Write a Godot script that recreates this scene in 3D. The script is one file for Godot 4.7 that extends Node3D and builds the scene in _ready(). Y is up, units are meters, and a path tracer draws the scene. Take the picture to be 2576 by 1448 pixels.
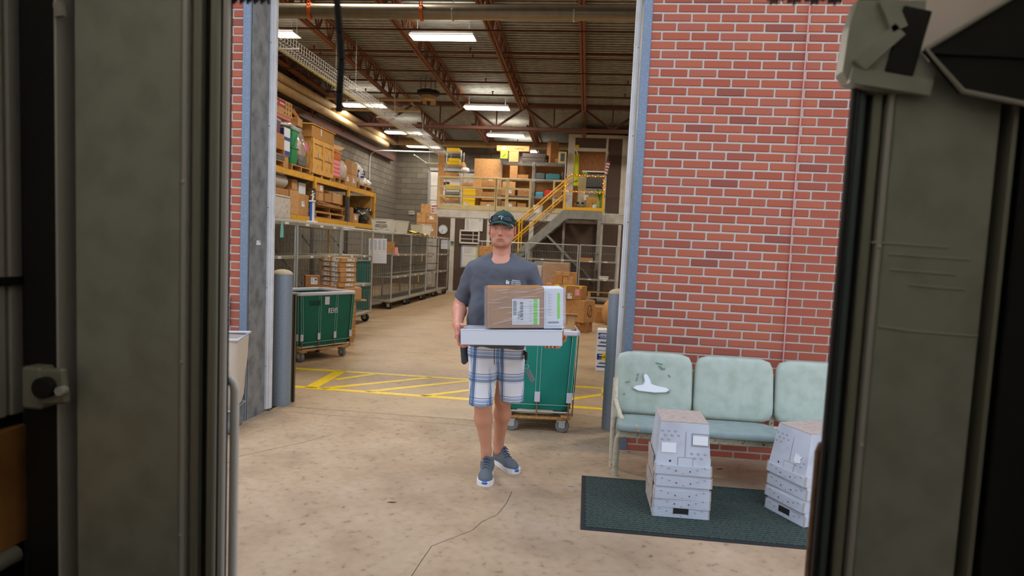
extends Node3D

# ---------------------------------------------------------------- mesh builder
class MB:
	var v := PackedVector3Array()
	var n := PackedVector3Array()
	var uv := PackedVector2Array()
	var col := PackedColorArray()
	var has_col := false
	func tri(a: Vector3, b: Vector3, c: Vector3, na: Vector3, nb: Vector3, nc: Vector3, ua := Vector2.ZERO, ub := Vector2.ZERO, uc := Vector2.ZERO) -> void:
		if (b - a).cross(c - a).dot(na + nb + nc) > 0.0:
			v.append(a); v.append(c); v.append(b); n.append(na); n.append(nc); n.append(nb); uv.append(ua); uv.append(uc); uv.append(ub)
		else:
			v.append(a); v.append(b); v.append(c); n.append(na); n.append(nb); n.append(nc); uv.append(ua); uv.append(ub); uv.append(uc)
	func quad(a: Vector3, b: Vector3, c: Vector3, d: Vector3, nn: Vector3) -> void:
		tri(a, b, c, nn, nn, nn, Vector2(0, 1), Vector2(1, 1), Vector2(1, 0))
		tri(a, c, d, nn, nn, nn, Vector2(0, 1), Vector2(1, 0), Vector2(0, 0))
	func box(c: Vector3, s: Vector3, bas := Basis(), bev := 0.0) -> MB:
		var h := s * 0.5
		bev = minf(bev, minf(h.x, minf(h.y, h.z)) * 0.9)
		var ax := [Vector3.RIGHT, Vector3.UP, Vector3.BACK]
		for i in 3:
			var j := (i + 1) % 3
			var k := (i + 2) % 3
			for sg in [-1.0, 1.0]:
				var nn: Vector3 = ax[i] * sg
				var u: Vector3 = ax[j]
				var w: Vector3 = ax[k]
				if i == 1:
					u = ax[0]; w = ax[2]
				if i == 0:
					u = ax[2]; w = ax[1]
				var hu := absf(h.dot(u)) - bev
				var hw := absf(h.dot(w)) - bev
				var o: Vector3 = nn * absf(h.dot(nn))
				quad(c + bas * (o - u * hu - w * hw), c + bas * (o + u * hu - w * hw), c + bas * (o + u * hu + w * hw), c + bas * (o - u * hu + w * hw), bas * nn)
		if bev > 0.0:
			for i in 3:
				var j := (i + 1) % 3
				var k := (i + 2) % 3
				for sj in [-1.0, 1.0]:
					for sk in [-1.0, 1.0]:
						var l: Vector3 = ax[i] * (h[i] - bev)
						var p1: Vector3 = ax[j] * sj * h[j] + ax[k] * sk * (h[k] - bev)
						var p2: Vector3 = ax[j] * sj * (h[j] - bev) + ax[k] * sk * h[k]
						quad(c + bas * (p1 - l), c + bas * (p1 + l), c + bas * (p2 + l), c + bas * (p2 - l), bas * (ax[j] * sj + ax[k] * sk).normalized())
			for sx in [-1.0, 1.0]:
				for sy in [-1.0, 1.0]:
					for sz in [-1.0, 1.0]:
						var q := Vector3(sx, sy, sz)
						var nn := bas * q.normalized()
						tri(c + bas * (q * Vector3(h.x, h.y - bev, h.z - bev)), c + bas * (q * Vector3(h.x - bev, h.y, h.z - bev)), c + bas * (q * Vector3(h.x - bev, h.y - bev, h.z)), nn, nn, nn)
		return self
	# a rectangular bar from a to b
	func bar(a: Vector3, b: Vector3, w: float, h: float, up := Vector3.UP, bev := 0.0) -> MB:
		var z := (b - a).normalized()
		if absf(z.dot(up)) > 0.99:
			up = Vector3.RIGHT
		var x := up.cross(z).normalized()
		box((a + b) * 0.5, Vector3(w, h, a.distance_to(b)), Basis(x, z.cross(x), z), bev)
		return self
	func rows(g: Array, wrap_u := false, wrap_v := false, flip := false) -> MB:
		# g: rows of equal length; smooth normals
		var nr := g.size()
		var nc: int = g[0].size()
		var nor := []
		for i in nr:
			var r := PackedVector3Array()
			for j in nc:
				var jm := (j - 1 + nc) % nc if wrap_u else maxi(j - 1, 0)
				var jp := (j + 1) % nc if wrap_u else mini(j + 1, nc - 1)
				var im := (i - 1 + nr) % nr if wrap_v else maxi(i - 1, 0)
				var ip := (i + 1) % nr if wrap_v else mini(i + 1, nr - 1)
				var q: Vector3 = (g[i][jp] - g[i][jm]).cross(g[ip][j] - g[im][j])
				if q.length() < 1e-12:
					q = (g[i][jp] - g[i][jm]).cross(g[mini(i + 1, nr - 1)][(j + nc / 4) % nc] - g[maxi(i - 1, 0)][(j + nc / 4) % nc])
				r.append(q.normalized() * (-1.0 if flip else 1.0))
			nor.append(r)
		for i in (nr if wrap_v else nr - 1):
			var i2 := (i + 1) % nr
			for j in (nc if wrap_u else nc - 1):
				var j2 := (j + 1) % nc
				var u0 := float(j) / (nc - (0 if wrap_u else 1))
				var u1 := float(j + 1) / (nc - (0 if wrap_u else 1))
				var v0 := float(i) / (nr - 1)
				var v1 := float(i + 1) / (nr - 1)
				tri(g[i][j], g[i][j2], g[i2][j2], nor[i][j], nor[i][j2], nor[i2][j2], Vector2(u0, v0), Vector2(u1, v0), Vector2(u1, v1))
				tri(g[i][j], g[i2][j2], g[i2][j], nor[i][j], nor[i2][j2], nor[i2][j], Vector2(u0, v0), Vector2(u1, v1), Vector2(u0, v1))
		return self
	func cap(r: PackedVector3Array, nn: Vector3) -> void:
		var c := Vector3.ZERO
		for p in r:
			c += p
		c /= r.size()
		for i in r.size():
			tri(c, r[i], r[(i + 1) % r.size()], nn, nn, nn)
	func tube(pts: Array, rad, seg := 8, closed := false) -> MB:
		var g := []
		var up := Vector3.UP
		var np := pts.size()
		var d0: Vector3 = (pts[1] - pts[0]).normalized()
		if absf(d0.y) > 0.9:
			up = Vector3.BACK
		var x := up.cross(d0).normalized()
		for i in np:
			var a: Vector3 = pts[(i - 1 + np) % np] if closed else pts[maxi(i - 1, 0)]
			var b: Vector3 = pts[(i + 1) % np] if closed else pts[mini(i + 1, np - 1)]
			var d := (b - a).normalized()
			x = (x - d * x.dot(d)).normalized()
			var y := d.cross(x)
			var r: float = rad[i] if rad is Array else rad
			var ring := PackedVector3Array()
			for k in seg:
				var t := TAU * k / seg
				ring.append(pts[i] + (x * cos(t) + y * sin(t)) * r)
			g.append(ring)
		# outward normals by hand
		for i in (np if closed else np - 1):
			var i2 := (i + 1) % np
			for k in seg:
				var k2 := (k + 1) % seg
				var a: Vector3 = g[i][k]; var b: Vector3 = g[i][k2]; var c: Vector3 = g[i2][k2]; var e: Vector3 = g[i2][k]
				var na: Vector3 = (a - pts[i]).normalized(); var nb: Vector3 = (b - pts[i]).normalized(); var nc: Vector3 = (c - pts[i2]).normalized(); var ne: Vector3 = (e - pts[i2]).normalized()
				tri(a, b, c, na, nb, nc); tri(a, c, e, na, nc, ne)
		if not closed:
			cap(g[0], -d0); cap(g[np - 1], (pts[np - 1] - pts[np - 2]).normalized())
		return self
	func rod(a: Vector3, b: Vector3, r: float, seg := 8) -> MB:
		return tube([a, b], r, seg)
	func lathe(prof: Array, seg := 20, at := Transform3D()) -> MB:
		# prof: Vector2(r, y), sharp between segments
		for i in prof.size() - 1:
			var p: Vector2 = prof[i]
			var q: Vector2 = prof[i + 1]
			var nn := Vector2(q.y - p.y, -(q.x - p.x)).normalized()
			for k in seg:
				var t0 := TAU * k / seg
				var t1 := TAU * (k + 1) / seg
				var c0 := Vector3(cos(t0), 0, sin(t0)); var c1 := Vector3(cos(t1), 0, sin(t1))
				var n0 := at.basis * (c0 * nn.x + Vector3.UP * nn.y); var n1 := at.basis * (c1 * nn.x + Vector3.UP * nn.y)
				var a := at * (c0 * p.x + Vector3.UP * p.y); var b := at * (c1 * p.x + Vector3.UP * p.y)
				var c := at * (c1 * q.x + Vector3.UP * q.y); var d := at * (c0 * q.x + Vector3.UP * q.y)
				if p.x > 1e-6: tri(a, b, c, n0, n1, n1)
				if q.x > 1e-6: tri(a, c, d, n0, n1, n0)
		return self
	func prism(poly: PackedVector2Array, depth: float, at := Transform3D()) -> MB:
		# polygon in xy, extruded from z=0 to z=depth
		var idx := Geometry2D.triangulate_polygon(poly)
		for i in range(0, idx.size(), 3):
			for zz in [0.0, depth]:
				var nn := at.basis * Vector3(0, 0, 1 if zz > 0.0 else -1)
				tri(at * Vector3(poly[idx[i]].x, poly[idx[i]].y, zz), at * Vector3(poly[idx[i + 1]].x, poly[idx[i + 1]].y, zz), at * Vector3(poly[idx[i + 2]].x, poly[idx[i + 2]].y, zz), nn, nn, nn)
		var cw := Geometry2D.is_polygon_clockwise(poly)
		for i in poly.size():
			var p := poly[i]
			var q := poly[(i + 1) % poly.size()]
			var nn := Vector2(q.y - p.y, -(q.x - p.x)).normalized() * (-1.0 if cw else 1.0)
			quad(at * Vector3(p.x, p.y, 0), at * Vector3(q.x, q.y, 0), at * Vector3(q.x, q.y, depth), at * Vector3(p.x, p.y, depth), at.basis * Vector3(nn.x, nn.y, 0))
		return self
	func ball(c: Vector3, r: Vector3, seg := 14, rn := 9) -> MB:
		for i in rn:
			var a0 := PI * i / rn; var a1 := PI * (i + 1) / rn
			for k in seg:
				var t0 := TAU * k / seg; var t1 := TAU * (k + 1) / seg
				var q := [Vector3(sin(a0) * cos(t0), cos(a0), sin(a0) * sin(t0)), Vector3(sin(a0) * cos(t1), cos(a0), sin(a0) * sin(t1)), Vector3(sin(a1) * cos(t1), cos(a1), sin(a1) * sin(t1)), Vector3(sin(a1) * cos(t0), cos(a1), sin(a1) * sin(t0))]
				var m := []
				for e in q: m.append((e / r).normalized())
				if i > 0: tri(c + q[0] * r, c + q[1] * r, c + q[2] * r, m[0], m[1], m[2])
				if i < rn - 1: tri(c + q[0] * r, c + q[2] * r, c + q[3] * r, m[0], m[2], m[3])
		return self
	func mesh() -> ArrayMesh:
		var a := []
		a.resize(Mesh.ARRAY_MAX)
		a[Mesh.ARRAY_VERTEX] = v; a[Mesh.ARRAY_NORMAL] = n; a[Mesh.ARRAY_TEX_UV] = uv
		if has_col: a[Mesh.ARRAY_COLOR] = col
		var m := ArrayMesh.new()
		m.add_surface_from_arrays(Mesh.PRIMITIVE_TRIANGLES, a)
		return m

# ---------------------------------------------------------------- scene helpers
var taken := {}
var rng := RandomNumberGenerator.new()
func numbered(called: String) -> String:
	if not taken.has(called):
		taken[called] = 0
		return called
	taken[called] += 1
	return "%s_%03d" % [called, taken[called]]
func tag(o: Node3D, label: String, category := "", group := "", kind := "") -> void:
	if label: o.set_meta("label", label)
	if category: o.set_meta("category", category)
	if group: o.set_meta("group", group)
	if kind: o.set_meta("kind", kind)
func thing(called: String, label: String, category: String, at := Vector3.ZERO, turn := 0.0, group := "", kind := "") -> Node3D:
	var o := Node3D.new()
	o.name = numbered(called)
	add_child(o)
	o.position = at
	o.rotation.y = turn
	tag(o, label, category, group, kind)
	return o
func part(parent: Node3D, called: String, shape, m: Material, label := "", kind := "") -> MeshInstance3D:
	var o := MeshInstance3D.new()
	o.name = called
	o.mesh = shape.mesh() if shape is MB else shape
	o.material_override = m
	parent.add_child(o, true)
	tag(o, label, "", "", kind)
	return o
func solo(called: String, shape, m: Material, label: String, category: String, at := Vector3.ZERO, turn := 0.0, group := "", kind := "") -> MeshInstance3D:
	var o := part(self, numbered(called), shape, m)
	o.position = at
	o.rotation.y = turn
	tag(o, label, category, group, kind)
	return o
func struct(called: String) -> Node3D:
	var o := Node3D.new()
	o.name = called
	add_child(o)
	o.set_meta("kind", "structure")
	return o
func copy(o: Node3D, label: String, at: Vector3, turn := 0.0, group := "") -> Node3D:
	var c: Node3D = o.duplicate()
	c.name = numbered(String(o.name).rstrip("0123456789").trim_suffix("_"))
	add_child(c)
	c.position = at
	c.rotation.y = turn
	tag(c, label, "", group)
	return c
func mb() -> MB:
	return MB.new()
func rot(y := 0.0, x := 0.0, z := 0.0) -> Basis:
	return Basis.from_euler(Vector3(x, y, z))

# ---------------------------------------------------------------- materials
var M := {}
func rgb(r: int, g: int, b: int) -> Color:
	return Color8(r, g, b)
func mat(key: String, c: Color, rough := 0.8, metal := 0.0) -> StandardMaterial3D:
	var m := StandardMaterial3D.new()
	m.resource_name = key
	m.albedo_color = c
	m.roughness = rough
	m.metallic = metal
	M[key] = m
	return m
func noise_tex(freq: float, oct: int, seed_: int, ramp: Array, size := 512, kind := FastNoiseLite.TYPE_SIMPLEX_SMOOTH) -> NoiseTexture2D:
	var f := FastNoiseLite.new()
	f.noise_type = kind
	f.frequency = freq
	f.fractal_octaves = oct
	f.seed = seed_
	var t := NoiseTexture2D.new()
	t.width = size
	t.height = size
	t.seamless = true
	t.noise = f
	if ramp:
		var g := Gradient.new()
		g.offsets = PackedFloat32Array([])
		g.colors = PackedColorArray([])
		var off := PackedFloat32Array()
		var cs := PackedColorArray()
		for i in range(0, ramp.size(), 2):
			off.append(ramp[i]); cs.append(ramp[i + 1])
		g.offsets = off
		g.colors = cs
		t.color_ramp = g
	return t
# triplanar colour variation; scale = repeats per metre
func vary(m: StandardMaterial3D, t: Texture2D, scale: float, world := false, sc := Vector3.ONE) -> StandardMaterial3D:
	m.albedo_texture = t
	m.uv1_triplanar = true
	m.uv1_world_triplanar = world
	m.uv1_scale = sc * scale
	return m
func relief(m: StandardMaterial3D, t: Texture2D, cm: float) -> StandardMaterial3D:
	m.heightmap_enabled = true
	m.heightmap_texture = t
	m.heightmap_scale = cm
	return m
func grey(v: float) -> Color:
	return Color(v, v, v)
func picture(im: Image) -> ImageTexture:
	return ImageTexture.create_from_image(im)
func printed(key: String, im: Image, rough := 0.6) -> StandardMaterial3D:
	var m := mat(key, Color.WHITE, rough)
	m.albedo_texture = picture(im)
	return m
func canvas(w: int, h: int, c: Color) -> Image:
	var im := Image.create(w, h, false, Image.FORMAT_RGB8)
	im.fill(c)
	return im
# a flat printed sheet: centre, width, height, facing along basis z
func sheet(parent: Node3D, called: String, m: Material, c: Vector3, w: float, h: float, bas := Basis(), label := "") -> MeshInstance3D:
	var s := mb()
	var x := bas.x * w * 0.5
	var y := bas.y * h * 0.5
	var z := bas.z * 0.0015
	s.quad(c - x - y + z, c + x - y + z, c + x + y + z, c - x + y + z, bas.z)
	var b := mb()
	b.box(c, Vector3(w, h, 0.002), bas)
	b.v.append_array(s.v); b.n.append_array(s.n); b.uv.append_array(s.uv)
	return part(parent, called, b, m, label)
var font: SystemFont
func letters(parent: Node3D, text: String, height: float, m: Material, c: Vector3, bas := Basis(), squeeze := 1.0, bold := true, called := "lettering") -> MeshInstance3D:
	var t := TextMesh.new()
	if font == null:
		font = SystemFont.new()
		font.font_names = PackedStringArray(["Droid Sans"])
		font.font_weight = 700
	t.font = font
	t.text = text
	t.font_size = 32
	t.pixel_size = height / 23.0
	t.depth = 0.001
	var o := MeshInstance3D.new()
	o.name = called
	o.mesh = t
	o.material_override = m
	parent.add_child(o, true)
	o.transform = Transform3D(bas * Basis.from_scale(Vector3(squeeze, 1, 1)), c)
	return o

# ---------------------------------------------------------------- scene
const WALL := -5.245
func _ready() -> void:
	rng.seed = 7
	# camera
	var cam := Camera3D.new()
	cam.projection = Camera3D.PROJECTION_FRUSTUM
	cam.near = 0.05
	cam.far = 200.0
	cam.size = 0.05 * 1448.0 / 1717.0
	cam.frustum_offset = Vector2(0, 0.05 * 43.523 / 1717.0)
	cam.position = Vector3(0, 1.5, 0)
	cam.rotation_degrees = Vector3(-4.661, 6.128, 2.629)
	var lens := CameraAttributesPhysical.new()
	lens.frustum_focal_length = 24.0
	lens.frustum_focus_distance = 5.2
	lens.exposure_aperture = 3.0
	cam.attributes = lens
	add_child(cam)
	# sky and exposure
	var env := Environment.new()
	env.background_mode = Environment.BG_SKY
	var sky := Sky.new()
	var sm := ProceduralSkyMaterial.new()
	sm.sky_top_color = rgb(196, 208, 228)
	sm.sky_horizon_color = rgb(226, 230, 236)
	sm.sky_curve = 0.25
	sm.ground_bottom_color = rgb(96, 92, 86)
	sm.ground_horizon_color = rgb(120, 116, 110)
	sm.sky_energy_multiplier = 1.0
	sky.sky_material = sm
	env.sky = sky
	env.background_energy_multiplier = 2.3
	env.tonemap_mode = Environment.TONE_MAPPER_LINEAR
	env.tonemap_exposure = 1.0
	env.sdfgi_enabled = true
	env.ssao_enabled = true
	env.ssil_enabled = true
	var we := WorldEnvironment.new()
	we.environment = env
	add_child(we)
	materials()
	setting()
	ceiling_and_lights()
	truck()
	dock_things()
	carts_and_bins()
	cages()
	rack()
	office()
	mezzanine()
	far_right()
	person()

func materials() -> void:
	var W := Color.WHITE
	var cloudy := noise_tex(0.006, 5, 3, [0.0, rgb(226, 222, 217), 0.35, rgb(240, 237, 233), 0.6, rgb(250, 248, 245), 1.0, rgb(255, 253, 251)], 1024)
	var speck := noise_tex(0.09, 3, 9, [0.0, rgb(205, 200, 195), 0.45, rgb(240, 238, 236), 1.0, W], 512)
	var spots := noise_tex(0.022, 4, 61, [0.0, rgb(172, 164, 156), 0.12, rgb(206, 200, 194), 0.2, rgb(236, 233, 230), 0.36, rgb(246, 244, 242), 0.7, rgb(251, 250, 249), 1.0, W], 1024)
	var fine := noise_tex(0.12, 3, 4, [], 512)
	M.fine = fine
	M.cloudy = cloudy
	M.speck = speck
	var conc := noise_tex(0.007, 7, 21, [0.0, rgb(176, 150, 122), 0.3, rgb(190, 164, 134), 0.5, rgb(197, 171, 140), 0.75, rgb(201, 176, 146), 1.0, rgb(208, 184, 155)], 1024)
	var c := mat("concrete", rgb(235, 232, 230), 0.82)
	vary(c, conc, 0.26, true)
	c.detail_enabled = true
	c.detail_blend_mode = BaseMaterial3D.BLEND_MODE_MUL
	c.detail_uv_layer = BaseMaterial3D.DETAIL_UV_2
	c.detail_albedo = spots
	c.uv2_triplanar = true
	c.uv2_world_triplanar = true
	c.uv2_scale = Vector3.ONE * 0.55
	c.roughness = 0.75
	c = mat("concrete_inside", rgb(232, 226, 216), 0.42)
	vary(c, conc, 0.19, true)
	c.detail_enabled = true
	c.detail_blend_mode = BaseMaterial3D.BLEND_MODE_MUL
	c.detail_uv_layer = BaseMaterial3D.DETAIL_UV_2
	c.detail_albedo = spots
	c.uv2_triplanar = true
	c.uv2_world_triplanar = true
	c.uv2_scale = Vector3.ONE * 0.4
	mat("joint", rgb(70, 62, 54), 0.95)
	var bt := noise_tex(0.11, 4, 5, [0.0, rgb(150, 140, 138), 0.3, rgb(214, 206, 202), 0.6, rgb(246, 242, 238), 1.0, W], 512)
	var reds := [rgb(187, 103, 80), rgb(180, 97, 76), rgb(192, 109, 84), rgb(172, 95, 78), rgb(160, 90, 78), rgb(186, 106, 87)]
	for i in reds.size():
		vary(mat("brick%d" % i, reds[i], 0.9), bt, 3.1, true)
	vary(mat("mortar", rgb(204, 199, 190), 0.95), speck, 3.0, true)
	vary(mat("block", rgb(126, 119, 108), 0.95), noise_tex(0.15, 4, 35, [0.0, rgb(170, 166, 160), 0.5, rgb(232, 230, 226), 1.0, W], 512), 1.7, true)
	vary(mat("block2", rgb(120, 113, 103), 0.95), speck, 2.1, true)
	vary(mat("block3", rgb(131, 124, 113), 0.95), speck, 1.9, true)
	mat("block_mortar", rgb(150, 143, 130), 0.95)
	var span := noise_tex(0.06, 2, 13, [0.0, rgb(216, 220, 224), 0.5, rgb(238, 240, 243), 1.0, W], 512, FastNoiseLite.TYPE_CELLULAR)
	vary(mat("galv", rgb(126, 140, 158), 0.45, 0.3), span, 1.6, true)  # blue of the sky reflected in the zinc put into the colour
	vary(mat("galv_dark", rgb(146, 148, 148), 0.5, 0.2), noise_tex(0.012, 5, 17, [0.0, rgb(170, 170, 170), 0.5, rgb(225, 225, 225), 1.0, W], 512), 1.0, true)
	vary(mat("vinyl", rgb(222, 224, 228), 0.5), cloudy, 0.8, true)
	mat("zinc", rgb(192, 194, 192), 0.38, 0.45)
	mat("chrome", rgb(200, 200, 198), 0.25, 0.9)
	mat("wire", rgb(172, 172, 164), 0.42, 0.45)
	vary(mat("joist", rgb(136, 88, 62), 0.7), cloudy, 0.7, true)
	vary(mat("girder", rgb(98, 60, 48), 0.7), cloudy, 0.7, true)
	vary(mat("deck", rgb(192, 192, 186), 0.65, 0.1), noise_tex(0.02, 4, 19, [0.0, rgb(190, 188, 184), 0.5, rgb(236, 234, 230), 1.0, W], 512), 0.4, true)
	vary(mat("duct", rgb(150, 140, 124), 0.35, 0.75), cloudy, 0.9, true)
	vary(mat("lagging", rgb(205, 178, 132), 0.8), cloudy, 0.8, true)
	mat("orange", rgb(232, 104, 20), 0.5)
	mat("white_paint", rgb(226, 224, 220), 0.5)
	mat("black", rgb(24, 24, 25), 0.6)
	mat("rubber", rgb(34, 34, 36), 0.8)
	mat("wheel_grey", rgb(120, 122, 122), 0.6)
	vary(mat("yellow_tape", rgb(250, 212, 4), 0.35), cloudy, 2.0, true)
	mat("yellow", rgb(232, 172, 16), 0.45)
	vary(mat("rack_beam", rgb(224, 166, 44), 0.5), cloudy, 1.1, true)
	vary(mat("rack_post", rgb(92, 92, 92), 0.5, 0.2), cloudy, 1.1, true)
	var wood := noise_tex(0.02, 4, 23, [0.0, rgb(190, 176, 160), 0.5, rgb(232, 224, 214), 1.0, W], 512)
	M.woodtex = wood
	vary(mat("pallet", rgb(205, 158, 98), 0.85), wood, 1.0, false, Vector3(0.4, 3, 3))
	vary(mat("ply", rgb(232, 182, 98), 0.75), wood, 1.0, false, Vector3(2.0, 0.5, 2.0))
	vary(mat("truck_ply", rgb(206, 146, 84), 0.7), wood, 1.0, false, Vector3(2.0, 0.5, 0.5))
	vary(mat("osb", rgb(206, 158, 88), 0.85), noise_tex(0.1, 3, 27, [0.0, rgb(160, 140, 120), 0.5, rgb(225, 215, 200), 1.0, W], 256, FastNoiseLite.TYPE_CELLULAR), 2.0)
	var card := noise_tex(0.02, 4, 29, [0.0, rgb(222, 216, 208), 0.5, rgb(243, 240, 236), 1.0, W], 512)
	M.cardtex = card
	var cs := [rgb(196, 146, 92), rgb(184, 134, 82), rgb(206, 158, 104), rgb(172, 122, 74)]
	for i in cs.size():
		vary(mat("card%d" % i, cs[i], 0.85), card, 0.9)
	mat("tape", rgb(178, 128, 72), 0.3)
	vary(mat("corr_white", rgb(196, 202, 214), 0.5), noise_tex(0.01, 3, 33, [0.0, rgb(226, 222, 220), 0.5, rgb(248, 248, 248), 1.0, W], 256), 1.5)
	mat("white_card", rgb(218, 222, 230), 0.6)
	mat("grey_plastic", rgb(150, 150, 150), 0.5)
	var canv := noise_tex(0.2, 2, 31, [0.0, rgb(214, 214, 214), 0.6, rgb(246, 246, 246), 1.0, W], 256)
	vary(mat("canvas_green", rgb(12, 104, 82), 0.75), canv, 4.0)
	vary(mat("canvas_teal", rgb(14, 134, 116), 0.75), canv, 4.0)
	mat("stitch", rgb(170, 200, 186), 0.8)
	mat("binding", rgb(205, 200, 208), 0.8)
	vary(mat("canvas_cream", rgb(214, 200, 180), 0.85), canv, 4.0)
	vary(mat("office_white", rgb(222, 218, 212), 0.6), cloudy, 0.4, true)
	vary(mat("office_brown", rgb(104, 84, 72), 0.75), noise_tex(0.05, 4, 37, [0.0, rgb(186, 180, 176), 0.5, rgb(228, 224, 222), 1.0, W], 512), 1.0, true, Vector3(6, 0.35, 6))
	vary(mat("beige_rail", rgb(220, 204, 156), 0.6), cloudy, 0.6, true)
	vary(mat("stair_grey", rgb(138, 140, 136), 0.6), cloudy, 0.6, true)
	mat("teal_plastic", rgb(26, 96, 92), 0.5)
	mat("grey_tub", rgb(206, 202, 190), 0.6)
	var film := mat("film", Color(0.93, 0.94, 0.96, 0.16), 0.12)
	film.transparency = BaseMaterial3D.TRANSPARENCY_ALPHA
	var pane := mat("pane", Color(0.75, 0.78, 0.78, 0.25), 0.05)
	pane.transparency = BaseMaterial3D.TRANSPARENCY_ALPHA
	# a shipping label: white with print lines and a bar code
	var im := canvas(64, 48, rgb(232, 234, 240))
	for i in 9:
		im.fill_rect(Rect2i(4, 4 + i * 4, 10 + (i * 7) % 18, 1), rgb(90, 90, 100))
	for i in 12:
		im.fill_rect(Rect2i(36 + i * 2, 6, 1 + i % 2, 14), rgb(40, 40, 46))
	for i in 4:
		im.fill_rect(Rect2i(36, 28 + i * 4, 22 - i * 3, 1), rgb(110, 110, 120))
	printed("label", im)
	M.paper = mat("paper", rgb(228, 230, 234), 0.7)
	mat("ink", rgb(28, 28, 34), 0.7)
	mat("ink_brown", rgb(96, 62, 36), 0.8)

func setting() -> void:
	# floor: slabs with open joints between them
	var fl := struct("floor")
	part(fl, "joint_base", mb().box(Vector3(-1, -0.16, -10), Vector3(22, 0.26, 34)), M.joint)
	part(fl, "dock_slab", mb().box(Vector3(-1, -0.05, 0.69), Vector3(21.9, 0.1, 12.6), Basis(), 0.006), M.concrete)
	part(fl, "threshold_slab", mb().box(Vector3(-1.2, -0.051, -5.715), Vector3(3.02, 0.1, 0.17), Basis(), 0.006), M.concrete)
	var zs := [[-5.81, -9.26], [-9.27, -13.6], [-13.61, -19.0], [-19.01, -26.2]]
	for a in zs:
		part(fl, "inside_slab", mb().box(Vector3(-1.3, -0.05, (a[0] + a[1]) * 0.5), Vector3(13.0, 0.1, a[0] - a[1]), Basis(), 0.004), M.concrete_inside)
	# hairline cracks in the dock slab
	for pts in [[Vector2(-0.39, -4.12), Vector2(-0.4, -3.92), Vector2(-0.43, -3.74), Vector2(-0.5, -3.62), Vector2(-0.53, -3.5), Vector2(-0.6, -3.4), Vector2(-0.7, -3.26), Vector2(-0.71, -3.1), Vector2(-0.72, -2.9)], [Vector2(-2.45, -4.0), Vector2(-2.4, -4.2), Vector2(-2.25, -4.45), Vector2(-2.05, -4.75), Vector2(-1.9, -5.05)]]:
		var ck := mb()
		for k in pts.size() - 1:
			ck.bar(Vector3(pts[k].x, 0.0, pts[k].y), Vector3(pts[k + 1].x, 0.0, pts[k + 1].y), 0.0035, 0.001)
		part(fl, "crack", ck, M.joint)
	# brick wall, right of the opening
	brick_wall("wall_right", 0.368, 4.2, 0.557, 14, 0.37, 2.0)
	brick_wall("wall_left", -6.4, -2.783, -2.869, 49, -3.3, -2.7)
	# header over the opening
	var hd := struct("wall_front")
	part(hd, "header", mb().box(Vector3(-1.2, 5.35, WALL - 0.17), Vector3(3.16, 2.9, 0.33)), M.block)
	# galvanised frame posts and vinyl stops
	for i in 2:
		var t := struct("trim_%d" % (i + 1))
		var s := 1.0 if i == 0 else -1.0
		var x := -2.718 if i == 0 else 0.312
		var face := mb().box(Vector3(x - s * 0.0325, 1.95, WALL - 0.005), Vector3(0.065, 3.9, 0.03), Basis(), 0.004)
		part(t, "face_flange", face, M.galv)
		part(t, "reveal_plate", mb().box(Vector3(x - s * 0.006, 1.95, WALL - 0.165), Vector3(0.012, 3.9, 0.31)), M.galv_dark)
		part(t, "stop_strip", mb().box(Vector3(x + s * 0.006, 1.95, WALL - 0.335), Vector3(0.03, 3.86, 0.03), Basis(), 0.004).box(Vector3(x + s * 0.024, 1.95, WALL - 0.365), Vector3(0.032, 3.86, 0.05), Basis(), 0.008), M.vinyl)
		for k in 5:
			part(t, "screw", mb().ball(Vector3(x + s * 0.008, 0.4 + k * 0.68, WALL - 0.318), Vector3(0.004, 0.004, 0.003), 6, 4), M.black)
		if i == 0:
			sheet(t, "number_label", M.label, Vector3(x - 0.01 + 0.011, 1.46, WALL - 0.17), 0.07, 0.035, rot(PI / 2))
	# block walls of the hall
	block_wall("wall_side", Vector3(-7.5, 0, -5.6), Vector3(0, 0, -1), 20.6, 6.4, Vector3(1, 0, 0), 16.0, 2.0, 28, 11)
	block_wall("wall_back", Vector3(-7.5, 0, -26.0), Vector3(1, 0, 0), 12.6, 6.4, Vector3(0, 0, 1), 0.0, 2.0, 12, 16)
	var wr := struct("wall_far")
	part(wr, "panel", mb().box(Vector3(5.1, 3.2, -15.8), Vector3(0.2, 6.4, 20.6)), M.block)
	# inside face of the front wall
	var wf := struct("wall_inner")
	part(wf, "panel", mb().box(Vector3(-5.15, 3.2, WALL - 0.235), Vector3(4.85, 6.4, 0.18)), M.block)
	part(wf, "panel", mb().box(Vector3(2.77, 3.2, WALL - 0.235), Vector3(4.85, 6.4, 0.18)), M.block)
	part(wf, "panel", mb().box(Vector3(-1.2, 5.7, WALL - 0.37), Vector3(3.3, 1.6, 0.06)), M.block2)

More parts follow.
